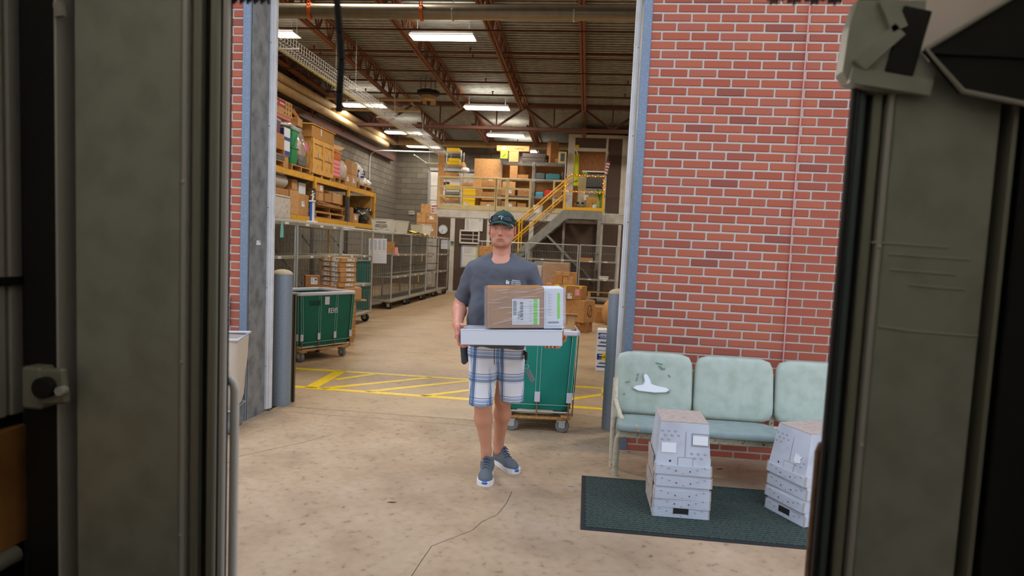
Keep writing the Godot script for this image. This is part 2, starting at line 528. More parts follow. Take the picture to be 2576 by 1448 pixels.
func brick_wall(called: String, x0: float, x1: float, joint: float, row0: int, vis0: float, vis1: float) -> void:
	var w := struct(called)
	var top := 5.2
	part(w, "mortar_bed", mb().box(Vector3((x0 + x1) * 0.5, top * 0.5, WALL - 0.076), Vector3(x1 - x0, top, 0.145)), M.mortar)
	var full := mb().box(Vector3.ZERO, Vector3(0.1945, 0.0525, 0.06), Basis(), 0.004).mesh()
	var pitch := 0.2078
	var course := 0.06589
	var singles := 0
	var rest := mb()
	for r in 79:
		var yb := -0.0164 + r * course
		var off := joint + (pitch * 0.5 if (r - row0) % 2 != 0 else 0.0)
		var k0 := int(floor((x0 - off) / pitch))
		for k in range(k0, k0 + int((x1 - x0) / pitch) + 3):
			var a := maxf(off + k * pitch + 0.0066, x0)
			var b := minf(off + (k + 1) * pitch - 0.0066, x1)
			if b - a < 0.02:
				continue
			var y0 := maxf(yb + 0.0067, 0.002)
			var y1 := yb + course - 0.0067
			var c := Vector3((a + b) * 0.5, (y0 + y1) * 0.5, WALL - 0.028 + rng.randf_range(-0.0012, 0.0012))
			var pick := rng.randf()
			var mi := 0 if pick < 0.3 else 2 if pick < 0.5 else 1 if pick < 0.68 else 5 if pick < 0.84 else 3 if pick < 0.94 else 4
			var seen := c.x > vis0 and c.x < vis1 and c.y < 3.55 and singles < 300 and not (c.x > 1.62 and c.y < 2.6) and not (c.x > 1.45 and c.y < 1.7)
			if called == "wall_right" and c.y < 0.78 and c.y > 0.46 and c.x < 1.7:
				seen = false
			if seen:
				singles += 1
				var o: MeshInstance3D
				if b - a > 0.193 and y0 > 0.003:
					o = part(w, "brick", full, M["brick%d" % mi])
				else:
					o = part(w, "brick", mb().box(Vector3.ZERO, Vector3(b - a, y1 - y0, 0.06), Basis(), 0.003), M["brick%d" % mi])
				o.position = c
				o.rotation.z = rng.randf_range(-0.004, 0.004)
			else:
				rest.box(c, Vector3(b - a, y1 - y0, 0.06))
	part(w, "brickwork", rest, M.brick1, "", "stuff")

func block_wall(called: String, o: Vector3, along: Vector3, length: float, height: float, out: Vector3, a0: float, y0: float, nx: int, ny: int) -> void:
	# blocks from the course above y0 and from a0 on are single pieces, the rest one mass
	var w := struct(called)
	var mid := o + along * length * 0.5 + Vector3.UP * height * 0.5
	var up := Vector3.UP
	var bas := Basis(along, up, along.cross(up))
	part(w, "mortar_bed", mb().box(mid - out * 0.1, Vector3(length, height, 0.19), bas), M.block_mortar)
	var full := mb().box(Vector3.ZERO, Vector3(0.392, 0.193, 0.03), Basis(), 0.003).mesh()
	var rest := mb()
	var singles := 0
	for r in int(height / 0.203):
		var y := r * 0.203 + 0.1015
		for k in range(-1, int(length / 0.4064) + 1):
			var a := k * 0.4064 + (0.2032 if r % 2 == 1 else 0.0)
			var b := minf(a + 0.392, length)
			a = maxf(a, 0.0)
			if b - a < 0.05:
				continue
			var c := o + along * (a + b) * 0.5 + up * y + out * 0.004
			var yy := y
			var single := singles < 300 and b - a > 0.39 and yy > 2.2 and yy < 5.6
			if called == "wall_side":
				single = single and a > 8.0 and (a > 11.0 or yy > 3.6) and not (a > 19.5)
			else:
				single = single and a < 8.0 and not (a > 2.4 and yy < 4.0)
			if single:
				singles += 1
				var m := rng.randf()
				var p := part(w, "block", full, M.block if m < 0.5 else M.block2 if m < 0.75 else M.block3)
				p.transform = Transform3D(bas, c)
			else:
				rest.box(c, Vector3(b - a, 0.193, 0.03), bas)
	part(w, "blockwork", rest, M.block, "", "stuff")

func roof_y(z: float) -> float:
	return 5.69 + 0.029 * (20.0 + z)

func ceiling_and_lights() -> void:
	var ce := struct("ceiling")
	var d := mb()
	var z := -5.5
	var prof := [[0.0, 0.0], [0.06, 0.0], [0.078, 0.038], [0.132, 0.038], [0.15, 0.0]]
	while z > -26.3:
		for k in 4:
			var za: float = z - prof[k][0]
			var zb: float = z - prof[k + 1][0]
			var ya: float = roof_y(za) + 0.012 + prof[k][1]
			var yb: float = roof_y(zb) + 0.012 + prof[k + 1][1]
			d.quad(Vector3(-7.6, ya, za), Vector3(5.2, ya, za), Vector3(5.2, yb, zb), Vector3(-7.6, yb, zb), Vector3(0, -(za - zb), yb - ya).normalized())
		z -= 0.15
	part(ce, "deck", d, M.deck)
	part(ce, "sky_block_slab", mb().box(Vector3(-1.2, 6.5, -15.8), Vector3(13.4, 0.3, 21.0)), M.deck)  # unseen slab added above the deck to block the sky
	# open web joists running away from the opening
	var jx := [-7.02, -5.35, -3.67, -1.99, -0.32, 1.35, 3.02]
	var jl := ["along the block side wall", "over the two lagged pipes", "over the far whiteboard", "over the long run of lights", "over the upstairs doorway", "hidden beyond the frame post", "farthest from the side wall"]
	for i in jx.size():
		var x: float = jx[i]
		var j := thing("roof_joist", "brown open-web steel roof joist " + jl[i], "joist", Vector3(x, 0, 0), 0.0, "steel roof joists")
		var dz := Vector3(0, -0.029, -1).normalized()
		var slope := Basis(Vector3.RIGHT, atan(-0.029))
		for s in [-1.0, 1.0]:
			var a := Vector3(s * 0.032, roof_y(-5.7) - 0.025, -5.7)
			var b := Vector3(s * 0.032, roof_y(-25.9) - 0.025, -25.9)
			part(j, "top_chord", mb().bar(a, b, 0.042, 0.05), M.joist)
			part(j, "bottom_chord", mb().bar(Vector3(s * 0.034, roof_y(-6.3) - 0.44, -6.3), Vector3(s * 0.034, roof_y(-18.7) - 0.44, -18.7), 0.046, 0.05), M.joist)
			part(j, "bottom_chord", mb().bar(Vector3(s * 0.034, roof_y(-20.8) - 0.44, -20.8), Vector3(s * 0.034, roof_y(-25.5) - 0.44, -25.5), 0.046, 0.05), M.joist)
		for k in 33:
			var zc := -6.3 - k * 0.6
			if zc < -25.3 or (zc < -18.8 and zc > -20.9):
				continue
			var yt := roof_y(zc) - 0.04
			part(j, "web", mb().bar(Vector3(0, yt, zc + 0.24), Vector3(0, yt - 0.39, zc), 0.03, 0.03), M.joist)
			part(j, "web", mb().bar(Vector3(0, yt, zc - 0.24), Vector3(0, yt - 0.39, zc), 0.03, 0.03), M.joist)
			part(j, "web", mb().bar(Vector3(0, yt, zc - 0.02), Vector3(0, yt - 0.39, zc - 0.02), 0.024, 0.024), M.joist)
	# girder carrying the joists
	var g := thing("roof_girder", "dark red-brown steel truss girder crossing the hall under the joists", "girder")
	part(g, "top_chord", mb().box(Vector3(-1.2, 5.64, -20), Vector3(12.4, 0.1, 0.16)), M.girder)
	part(g, "bottom_chord", mb().box(Vector3(-1.2, 4.985, -20), Vector3(12.4, 0.09, 0.2), Basis(), 0.01), M.girder)
	for i in 8:
		var xt := -7.02 + i * 1.67
		if i < 7:
			part(g, "diagonal", mb().bar(Vector3(xt, 5.6, -20), Vector3(xt + 0.835, 5.02, -20), 0.05, 0.06), M.girder)
			part(g, "diagonal", mb().bar(Vector3(xt + 1.67, 5.6, -20), Vector3(xt + 0.835, 5.02, -20), 0.05, 0.06), M.girder)
			part(g, "vertical", mb().bar(Vector3(xt + 0.835, 5.6, -20), Vector3(xt + 0.835, 5.02, -20), 0.035, 0.035), M.girder)
	# girder in the side wall line, carrying the lagged pipes
	var g2 := thing("wall_girder", "dark red-brown steel truss running along the block side wall", "girder")
	part(g2, "top_chord", mb().box(Vector3(-7.32, 5.6, -15.5), Vector3(0.12, 0.1, 19), Basis(Vector3.RIGHT, -0.029)), M.girder)
	part(g2, "bottom_chord", mb().box(Vector3(-7.36, 4.66, -15.5), Vector3(0.14, 0.2, 19)), M.girder)
	for i in 5:
		part(g2, "diagonal", mb().bar(Vector3(-7.3, 4.7, -8.6 - i * 2.2), Vector3(-7.3, 5.5, -9.7 - i * 2.2), 0.06, 0.06), M.girder)
		part(g2, "diagonal", mb().bar(Vector3(-7.3, 4.7, -10.8 - i * 2.2), Vector3(-7.3, 5.5, -9.7 - i * 2.2), 0.06, 0.06), M.girder)
	# bridging bars and sprinkler pipes across the joists
	var bz := [[-12.6, 0.012, 0], [-14.05, 0.03, 1], [-14.38, 0.02, 1], [-15.2, 0.011, 0], [-16.2, 0.022, 1], [-17.38, 0.022, 1], [-9.6, 0.02, 1], [-21.5, 0.022, 1], [-23.6, 0.022, 1]]
	var bl := ["nearest the big light", "thick, ahead of its thinner twin", "thin, just behind its thicker twin", "thin, in the middle of the bay", "nearer the round ceiling fan", "just before the truss girder", "near the silver duct", "just beyond the truss girder", "over the mezzanine shelves"]
	for i in bz.size():
		var b = bz[i]
		var y: float = roof_y(b[0]) - 0.47 + (0.05 if b[2] == 1 else 0.0)
		if b[2] == 1:
			var t := thing("sprinkler_pipe", "brown sprinkler pipe under the roof joists, " + bl[i], "pipe", Vector3.ZERO, 0.0, "pipes under the roof")
			part(t, "pipe", mb().rod(Vector3(-7.4, y, b[0]), Vector3(5.0 if b[0] > -22.0 else -0.85, y, b[0]), b[1], 8), M.girder)
			for k in (4 if b[0] > -22.0 else 2):
				part(t, "sprinkler_head", mb().rod(Vector3(-5.9 + k * 3.3, y, b[0]), Vector3(-5.9 + k * 3.3, y + 0.09, b[0]), 0.014, 6).rod(Vector3(-5.9 + k * 3.3, y + 0.085, b[0]), Vector3(-5.9 + k * 3.3, y + 0.095, b[0]), 0.03, 8), M.girder)
		else:
			solo("bridging_bar", mb().bar(Vector3(-7.4, y, b[0]), Vector3(5.0, y, b[0]), 0.03, 0.03), M.girder, "slim brown bridging bar across the joists, " + bl[i], "bar", Vector3.ZERO, 0.0, "bridging bars")
	# strip lights
	var spots := [[-2.95, -13.05, "large strip light, the nearest one wholly in view"], [-2.93, -18.66, "strip light just in front of the truss girder, middle row"], [-2.86, -22.4, "strip light behind the truss girder, over the whiteboard"], [-2.6, -25.2, "far strip light half hidden by the long carton on the shelves"],
		[-6.42, -13.0, "strip light cut off by the doorway's steel post"], [-6.38, -18.7, "strip light crossed by the wire cable tray, before the girder"], [-6.26, -22.4, "strip light crossed by the cable tray, beyond the girder"], [-6.2, -24.9, "farthest strip light near the block corner"],
		[-2.95, -7.6, "strip light added above view over the silver duct"], [-6.4, -7.6, "strip light added out of view near the inner front corner"], [2.6, -7.6, "strip light added unseen inside the doorway, beyond the post"], [2.6, -13.0, "strip light added unseen beyond the post, second from the doorway"], [2.6, -18.7, "strip light added unseen beyond the post, before the girder"]]  # out-of-view strip lights added to light the hall
	var tubes := mat("light_tube", Color.WHITE, 0.4)
	tubes.emission_enabled = true
	tubes.emission = rgb(255, 248, 236)
	tubes.emission_energy_multiplier = 2.6
	for i in spots.size():
		var s = spots[i]
		var y: float = roof_y(s[1]) - 0.46
		var t := thing("ceiling_light", "white " + s[2], "light", Vector3(s[0], y, s[1]), 0.0, "strip lights under the roof")
		var hood := mb()
		var P := [Vector3(-0.62, 0, 0.2), Vector3(0.62, 0, 0.2), Vector3(0.62, 0, -0.2), Vector3(-0.62, 0, -0.2)]
		var Q := [Vector3(-0.58, 0.1, 0.1), Vector3(0.58, 0.1, 0.1), Vector3(0.58, 0.1, -0.1), Vector3(-0.58, 0.1, -0.1)]
		for k in 4:
			var k2 := (k + 1) % 4
			var nn: Vector3 = (P[k] + P[k2]).normalized() + Vector3.UP * 0.6
			hood.quad(P[k], P[k2], Q[k2], Q[k], nn.normalized())
		hood.quad(Q[0], Q[1], Q[2], Q[3], Vector3.UP)
		part(t, "housing", hood, M.white_paint)
		part(t, "housing_rim", mb().box(Vector3(0, 0.004, 0.2), Vector3(1.25, 0.012, 0.012)).box(Vector3(0, 0.004, -0.2), Vector3(1.25, 0.012, 0.012)).box(Vector3(0.62, 0.004, 0), Vector3(0.012, 0.012, 0.4)).box(Vector3(-0.62, 0.004, 0), Vector3(0.012, 0.012, 0.4)), M.white_paint)
		part(t, "light_diffuser", mb().box(Vector3(0, 0.02, 0), Vector3(1.2, 0.012, 0.385)), tubes)
		for sx in [-0.5, 0.5]:
			part(t, "hanger", mb().rod(Vector3(sx, 0.1, 0), Vector3(sx, 0.44, 0), 0.005, 5), M.zinc)
		var l := AreaLight3D.new()
		l.name = "lamp"
		l.area_size = Vector2(1.15, 0.36)
		l.light_color = rgb(255, 246, 232)
		l.light_energy = (11.0 if s[0] > -6.0 else 6.5) if s[1] > -22.0 else 6.5 if s[1] > -24.0 else 4.0
		l.shadow_enabled = true
		l.set("area_range", 40.0)
		l.rotation_degrees.x = -90
		l.position = Vector3(0, 0.006, 0)
		t.add_child(l, true)
		# glowing strip and uplight added on the housing to brighten the deck
		part(t, "added_uplight", mb().box(Vector3(0, 0.102, 0), Vector3(1.0, 0.004, 0.08)), tubes)
		var u := AreaLight3D.new()
		u.name = "added_uplamp"
		u.area_size = Vector2(1.0, 0.08)
		u.light_color = l.light_color
		u.light_energy = 1.1 if s[0] > -6.0 else 0.5
		u.shadow_enabled = true
		u.set("area_range", 40.0)
		u.rotation_degrees.x = 90
		u.position = Vector3(0, 0.108, 0)
		t.add_child(u, true)
	# galvanised duct across the opening
	var du := thing("round_duct", "long silver round duct with orange clamps just inside the doorway", "duct", Vector3(0, 4.055, -7.6))
	part(du, "tube", mb().tube([Vector3(-7.3, 0, 0), Vector3(5.0, 0.02, 0)], 0.08, 24), M.duct)
	for x in [-1.615, -0.29, -4.3, 1.4]:
		part(du, "seam_band", mb().tube([Vector3(x - 0.008, 0, 0), Vector3(x + 0.008, 0, 0)], 0.083, 24), M.zinc)
		part(du, "hanger", mb().bar(Vector3(x, 0.08, 0), Vector3(x, 1.5, 0), 0.02, 0.003), M.zinc)
	for x in [-3.238, -1.961]:
		var cl := mb()
		var g3 := []
		for k in 13:
			var a := PI * 0.95 - PI * 0.95 * k / 12.0 - PI / 2
			g3.append(Vector3(0, sin(a) * 0.088, cos(a) * 0.088))
		for k in 12:
			cl.bar(Vector3(x, 0, 0) + g3[k], Vector3(x + 0.006, 0, 0) + g3[k + 1], 0.035, 0.008, g3[k])
		var o := part(du, "clamp", cl, M.orange, "orange plastic clamp")
		var fr := mb()
		for s in [-1.0, 1.0]:
			fr.box(Vector3(x + s * 0.014, 0.07, 0.075), Vector3(0.008, 0.07, 0.012)).box(Vector3(x, 0.07 + s * 0.032, 0.075), Vector3(0.036, 0.008, 0.012))
		part(o, "buckle", fr, M.orange)
	# lagged pipes along the side wall and one crossing at the back
	for a in [[5.11, -7.08, -24.1, "upper of the two thick beige lagged pipes along the side wall"], [4.895, -7.08, -23.2, "lower of the two thick beige lagged pipes along the side wall"]]:
		solo("lagged_pipe", mb().tube([Vector3(a[1], a[0], -6.0), Vector3(a[1], a[0], -12), Vector3(a[1], a[0], -18), Vector3(a[1], a[0], a[2])], 0.1, 18), M.lagging, a[3], "pipe", Vector3.ZERO, 0.0, "lagged pipes")
	solo("lagged_pipe", mb().tube([Vector3(-7.1, 5.15, -24.3), Vector3(-3.0, 5.15, -24.3), Vector3(-0.83, 5.15, -24.3)], 0.1, 18), M.lagging, "thick beige lagged pipe crossing above the mezzanine shelves", "pipe", Vector3.ZERO, 0.0, "lagged pipes")
	# fan and its pipes
	var fa := thing("ceiling_fan_unit", "round dark-rimmed air mover hanging from the roof between two joists", "fan", Vector3(-4.28, 5.38, -17.5))
	part(fa, "rim", mb().lathe([Vector2(0, 0.07), Vector2(0.24, 0.07), Vector2(0.29, 0.05), Vector2(0.29, -0.03), Vector2(0.2, -0.06), Vector2(0, -0.06)], 28), M.black)
	part(fa, "body", mb().lathe([Vector2(0.19, -0.06), Vector2(0.19, -0.16), Vector2(0.12, -0.2), Vector2(0, -0.2)], 24), M.lagging)
	part(fa, "motor", mb().lathe([Vector2(0.06, -0.2), Vector2(0.06, -0.3), Vector2(0, -0.3)], 14), M.girder)
	for k in 3:
		part(fa, "louvre", mb().box(rot(k * 2.1) * Vector3(0.13, -0.24, 0), Vector3(0.14, 0.1, 0.012), rot(k * 2.1)), M.lagging)
	for k in 4:
		part(fa, "hanger", mb().rod(Vector3(-0.2 + 0.13 * k, 0.06, 0.05 * (k % 2)), Vector3(-0.2 + 0.13 * k, 0.42, 0.05 * (k % 2)), 0.008, 5), M.black)
	solo("gas_pipe", mb().rod(Vector3(-7.0, 5.21, -17.5), Vector3(-4.46, 5.21, -17.5), 0.04, 10), M.lagging, "upper beige pipe leading to the round air mover", "pipe", Vector3.ZERO, 0.0, "pipes by the air mover")
	solo("gas_pipe", mb().tube([Vector3(-6.85, 4.93, -17.5), Vector3(-5.6, 4.93, -17.5), Vector3(-4.47, 4.93, -17.5), Vector3(-4.72, 5.13, -17.5)], 0.038, 10), M.lagging, "lower beige pipe with an angled end by the air mover", "pipe", Vector3.ZERO, 0.0, "pipes by the air mover")
	# wire cable tray
	var ct := thing("cable_tray", "white wire basket cable tray with a yellow cable, running away under the roof", "cable tray", Vector3(-5.0, 4.45, 0))
	var wz := mb()
	for x in [-0.0, 0.1, 0.2, 0.3]:
		wz.rod(Vector3(x, 0, -8.6), Vector3(x, 0, -22.2), 0.004, 4)
	for x in [0.0, 0.3]:
		for y in [0.06, 0.13]:
			wz.rod(Vector3(x, y, -8.6), Vector3(x, y, -22.2), 0.004, 4)
	var zz := -8.6
	while zz > -22.2:
		wz.bar(Vector3(0, 0, zz), Vector3(0.3, 0, zz), 0.006, 0.006)
		wz.bar(Vector3(0, 0, zz), Vector3(0, 0.13, zz), 0.006, 0.006)
		wz.bar(Vector3(0.3, 0, zz), Vector3(0.3, 0.13, zz), 0.006, 0.006)
		zz -= 0.1
	part(ct, "basket", wz, M.white_paint, "", "stuff")
	var ypts := []
	for k in 14:
		ypts.append(Vector3(0.03 + 0.01 * sin(k * 1.7), 0.014, -8.6 - k))
	part(ct, "cable", mb().tube(ypts, 0.012, 6), mat("cable_yellow", rgb(198, 190, 40), 0.6))
	for k in 5:
		var h := -10.4 - k * 2.7
		part(ct, "trapeze", mb().bar(Vector3(-0.08, -0.012, h), Vector3(0.38, -0.012, h), 0.04, 0.02), M.white_paint)
		for x in [-0.05, 0.35]:
			part(ct, "drop_rod", mb().rod(Vector3(x, -0.06, h), Vector3(x, 1.0, h), 0.0035, 5), M.wire)
	# conduit on the side wall
	solo("wall_conduit", mb().tube([Vector3(-7.46, 2.0, -22.6), Vector3(-7.46, 4.35, -22.6), Vector3(-7.42, 4.5, -22.6), Vector3(-7.3, 4.58, -22.6), Vector3(-7.0, 4.6, -22.6), Vector3(-5.1, 4.6, -22.6)], 0.025, 8), M.zinc, "bent silver conduit rising up the block wall and turning toward the shelves", "conduit")

func truck() -> void:
	var t := thing("delivery_truck", "dark interior of a delivery truck framing the view on both sides", "truck")
	var body := vary(mat("truck_grey", rgb(200, 202, 188), 0.4, 0.15), M.cloudy, 1.1, true)
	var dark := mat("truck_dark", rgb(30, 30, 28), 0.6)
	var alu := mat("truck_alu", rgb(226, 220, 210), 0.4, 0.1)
	var rib := mat("truck_rib", rgb(170, 168, 150), 0.45, 0.3)
	var cream := mat("truck_cream", rgb(200, 192, 180), 0.6)
	# shell
	part(t, "floor_plate", mb().box(Vector3(-0.2, 0.02, 0.9), Vector3(2.5, 0.04, 5.1)), dark)
	var added_translucent := mat("truck_translucent", rgb(236, 232, 222), 0.6)  # translucency added so daylight brightens the dark truck interior
	added_translucent.backlight_enabled = true
	added_translucent.backlight = rgb(236, 230, 218)
	part(t, "roof_panel", mb().box(Vector3(-0.2, 2.45, 0.9), Vector3(2.6, 0.004, 5.2)), added_translucent, "roof panel made translucent to light the truck interior")
	part(t, "front_bulkhead", mb().box(Vector3(-0.2, 1.25, 3.45), Vector3(2.5, 2.4, 0.06)), cream)
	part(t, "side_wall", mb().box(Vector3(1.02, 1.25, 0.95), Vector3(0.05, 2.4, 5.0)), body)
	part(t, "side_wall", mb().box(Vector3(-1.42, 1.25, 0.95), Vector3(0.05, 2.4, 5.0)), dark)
	# lining on the left wall: white boards over plywood
	var z := -1.537
	for k in 16:
		var w := 0.04 if k < 6 else 0.16
		part(t, "wall_board", mb().box(Vector3(-1.386, 1.72, z + w * 0.5), Vector3(0.02, 1.36, w), Basis(), 0.004), cream)
		z += w + 0.011
	part(t, "lining_rail", mb().box(Vector3(-1.372, 1.37, 0.2), Vector3(0.012, 0.02, 3.5)), dark)
	part(t, "plywood_lining", mb().box(Vector3(-1.386, 0.86, 0.26), Vector3(0.022, 0.3, 3.6), Basis(), 0.003), M.truck_ply)
	part(t, "rub_rail", mb().rod(Vector3(-1.375, 0.69, -1.5), Vector3(-1.375, 0.69, 2.5), 0.022, 10), rib)
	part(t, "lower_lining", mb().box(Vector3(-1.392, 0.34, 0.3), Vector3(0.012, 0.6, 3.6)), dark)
	# left jamb, read from the outer edge inwards
	var col := func(x0: float, x1: float, z0: float, z1: float, m: Material, called: String, hh := 2.4, bev := 0.004) -> void:
		part(t, called, mb().box(Vector3((x0 + x1) * 0.5, hh * 0.5 + 0.02, (z0 + z1) * 0.5), Vector3(absf(x1 - x0), hh, absf(z1 - z0)), Basis(), bev), m)
	col.call(-1.7, -0.895, -1.6, -1.56, dark, "jamb_back")
	col.call(-1.209, -0.943, -1.56, -1.5, body, "jamb_panel")
	col.call(-0.9405, -0.929, -1.53, -1.494, alu, "edge_bead")
	col.call(-0.921, -0.9, -1.53, -1.505, rib, "track_rib")
	col.call(-0.879, -0.858, -1.52, -1.505, rib, "track_rib")
	col.call(-0.8465, -0.8305, -1.512, -1.5, alu, "edge_trim")
	col.call(-0.93, -0.838, -1.535, -1.525, dark, "track_web")
	col.call(-1.252, -1.246, -1.56, -1.49, alu, "post_edge")
	col.call(-1.345, -1.254, -1.6, -1.5, dark, "corner_post")
	part(t, "bumper_bar", mb().tube([Vector3(-0.832, 0.04, -1.55), Vector3(-0.832, 1.13, -1.55), Vector3(-0.835, 1.145, -1.55), Vector3(-0.845, 1.155, -1.55), Vector3(-0.87, 1.158, -1.55)], 0.011, 10), alu)
	# rivets on the bead
	for y in [0.78, 1.2, 1.62, 2.05]:
		part(t, "rivet", mb().ball(Vector3(-0.935, y, -1.494), Vector3(0.005, 0.005, 0.003), 8, 5), alu)
		part(t, "rivet", mb().ball(Vector3(0.599, y - 0.08, -1.494), Vector3(0.005, 0.005, 0.003), 8, 5), alu)
	# latch on the corner post
	var la := part(t, "latch", mb().box(Vector3(-1.28, 1.125, -1.47), Vector3(0.05, 0.1, 0.05), Basis(), 0.006).box(Vector3(-1.235, 1.13, -1.46), Vector3(0.075, 0.085, 0.02), rot(0, 0, 0.1), 0.006), rib)
	part(la, "roller", mb().tube([Vector3(-1.24, 1.13, -1.455), Vector3(-1.24, 1.13, -1.43)], 0.025, 14), dark)
	part(la, "bolt", mb().tube([Vector3(-1.2, 1.125, -1.455), Vector3(-1.2, 1.125, -1.435)], 0.011, 8), alu)
	part(t, "clip", mb().box(Vector3(-1.235, 2.0, -1.49), Vector3(0.02, 0.03, 0.012), rot(0, 0, 0.15)), cream)
	# right jamb
	col.call(0.562, 1.1, -1.6, -1.56, dark, "jamb_back", 1.9)
	col.call(0.5235, 0.533, -1.52, -1.5, dark, "edge_trim")
	col.call(0.53, 0.6, -1.535, -1.525, dark, "track_web")
	col.call(0.536, 0.553, -1.53, -1.505, mat("truck_blue", rgb(104, 116, 118), 0.4, 0.3), "track_rib")
	col.call(0.567, 0.586, -1.53, -1.505, rib, "track_rib")
	col.call(0.5935, 0.6045, -1.53, -1.494, alu, "edge_bead")
	col.call(0.606, 0.812, -1.56, -1.5, body, "jamb_panel", 1.9)
	col.call(0.832, 0.842, -1.6, -1.49, rib, "post_edge")
	col.call(0.86, 0.99, -1.6, -1.5, dark, "corner_post")
	part(t, "bumper_bar", mb().tube([Vector3(0.524, 0.04, -1.53), Vector3(0.524, 1.09, -1.53), Vector3(0.528, 1.105, -1.53), Vector3(0.55, 1.115, -1.53)], 0.008, 10), vary(mat("wood_bar", rgb(150, 120, 92), 0.7), M.woodtex, 2.0))
	# scuffed horizontal creases pressed into the right panel
	for a in [[0.66, 1.545, 0.19], [0.7, 1.522, 0.2], [0.69, 1.49, 0.16], [0.72, 1.46, 0.14], [0.73, 1.365, 0.2], [0.64, 1.37, 0.07]]:
		part(t, "crease", mb().rod(Vector3(a[0] - a[2] * 0.4, a[1] + 0.004, -1.501), Vector3(a[0] + a[2] * 0.4, a[1], -1.501), 0.003, 6), body)
	# hood and bracket in the top right corner
	var poly := PackedVector2Array([Vector2(0.635, 1.928), Vector2(0.711, 1.847), Vector2(0.95, 1.803), Vector2(0.95, 2.12), Vector2(0.805, 2.039)])
	part(t, "hood_plate", mb().prism(poly, 0.012, Transform3D(Basis(), Vector3(0, 0, -1.47))), dark)
	part(t, "hood_flange", mb().tube([Vector3(0.8, 2.038, -1.452), Vector3(0.636, 1.928, -1.452), Vector3(0.711, 1.848, -1.452), Vector3(0.95, 1.804, -1.452)], 0.0055, 8), cream)  # cream colour stands for light caught on the bent edge
	part(t, "hood_fold", mb().bar(Vector3(0.645, 1.925, -1.456), Vector3(0.95, 1.915, -1.456), 0.012, 0.012), dark)
	part(t, "lit_header_panel", mb().box(Vector3(0.8, 2.17, -1.54), Vector3(0.34, 0.5, 0.004)), added_translucent, "pale header panel above the hood, made translucent to look lit")  # translucency added here so the header looks lit
	var br := PackedVector2Array([Vector2(0.51, 2.03), Vector2(0.498, 1.98), Vector2(0.492, 1.89), Vector2(0.505, 1.868), Vector2(0.56, 1.853), Vector2(0.66, 1.85), Vector2(0.67, 1.89), Vector2(0.64, 1.93), Vector2(0.64, 2.03)])
	part(t, "bracket", mb().prism(br, 0.04, Transform3D(Basis(), Vector3(0, 0, -1.52))), body)
	part(t, "bracket_web", mb().bar(Vector3(0.52, 1.9, -1.475), Vector3(0.59, 1.97, -1.475), 0.02, 0.03).bar(Vector3(0.59, 1.97, -1.475), Vector3(0.56, 2.03, -1.475), 0.02, 0.03).bar(Vector3(0.505, 1.88, -1.475), Vector3(0.66, 1.858, -1.475), 0.015, 0.03), body)
	part(t, "bracket_hollow", mb().box(Vector3(0.612, 1.95, -1.478), Vector3(0.055, 0.13, 0.006), rot(0, 0, -0.2), 0.002), dark)
	# pull strap and bristles
	var sp := [Vector3(-0.588, 2.2, -1.5), Vector3(-0.581, 2.04, -1.5), Vector3(-0.572, 1.96, -1.5), Vector3(-0.566, 1.9, -1.5), Vector3(-0.569, 1.83, -1.5), Vector3(-0.569, 1.787, -1.5)]
	var st := mb()
	for k in sp.size() - 1:
		st.bar(sp[k], sp[k + 1], 0.006, 0.0155, Vector3.RIGHT, 0.002)
	part(t, "pull_strap", st, M.black, "black webbing pull strap hanging from the truck roof")
	for k in 16:
		var x := -0.83 + k * 0.0055
		part(t, "brush_seal", mb().box(Vector3(x, 2.052 + 0.004 * (k % 3), -1.52), Vector3(0.004, 0.05, 0.006)), M.black)
	for k in 26:
		var x := 0.345 + k * 0.0058
		part(t, "brush_seal", mb().box(Vector3(x, 2.066 - 0.004 * (k % 2) - 0.004 * sin(k * 0.9), -1.52), Vector3(0.004, 0.05, 0.006)), M.black)

# ---------------------------------------------------------------- dock: seats, trays, mat, bollards
func cushion(w: float, h: float, d: float, round_: float, m: Material, parent: Node3D, called: String, at: Transform3D, squash := 0.0) -> MeshInstance3D:
	# a pad: rounded rectangle outline, pillowed front (local z), flat-ish back
	var outline := []
	for k in 40:
		var a := TAU * k / 40.0
		var c := Vector2(cos(a), sin(a))
		var e := pow(pow(absf(c.x), 7.0) + pow(absf(c.y), 7.0), -1.0 / 7.0)
		outline.append(Vector2(c.x * e * w * 0.5 * (1.0 - squash * c.y * e), c.y * e * h * 0.5))
	var g := []
	var steps := [[1.0, 0.0], [0.995, 0.35], [0.975, 0.62], [0.94, 0.82], [0.86, 0.93], [0.7, 0.985], [0.45, 1.0], [0.0005, 1.0]]
	for s in [[0.0005, -0.05], [0.9, -0.05], [0.97, -0.02]] + steps:
		var r := PackedVector3Array()
		for p in outline:
			r.append(at * Vector3(p.x * s[0], p.y * s[0], d * s[1]))
		g.append(r)
	var b := mb().rows(g, true)
	# make normals face outwards
	var c0: Vector3 = at * Vector3(0, 0, d * 0.3)
	var o := mb()
	for i in range(0, b.v.size(), 3):
		var nn := []
		for k in 3:
			var q := b.n[i + k]
			nn.append(q if q.dot(b.v[i + k] - c0) > 0.0 else -q)
		o.tri(b.v[i], b.v[i + 1], b.v[i + 2], nn[0], nn[1], nn[2])
	return part(parent, called, o, m)

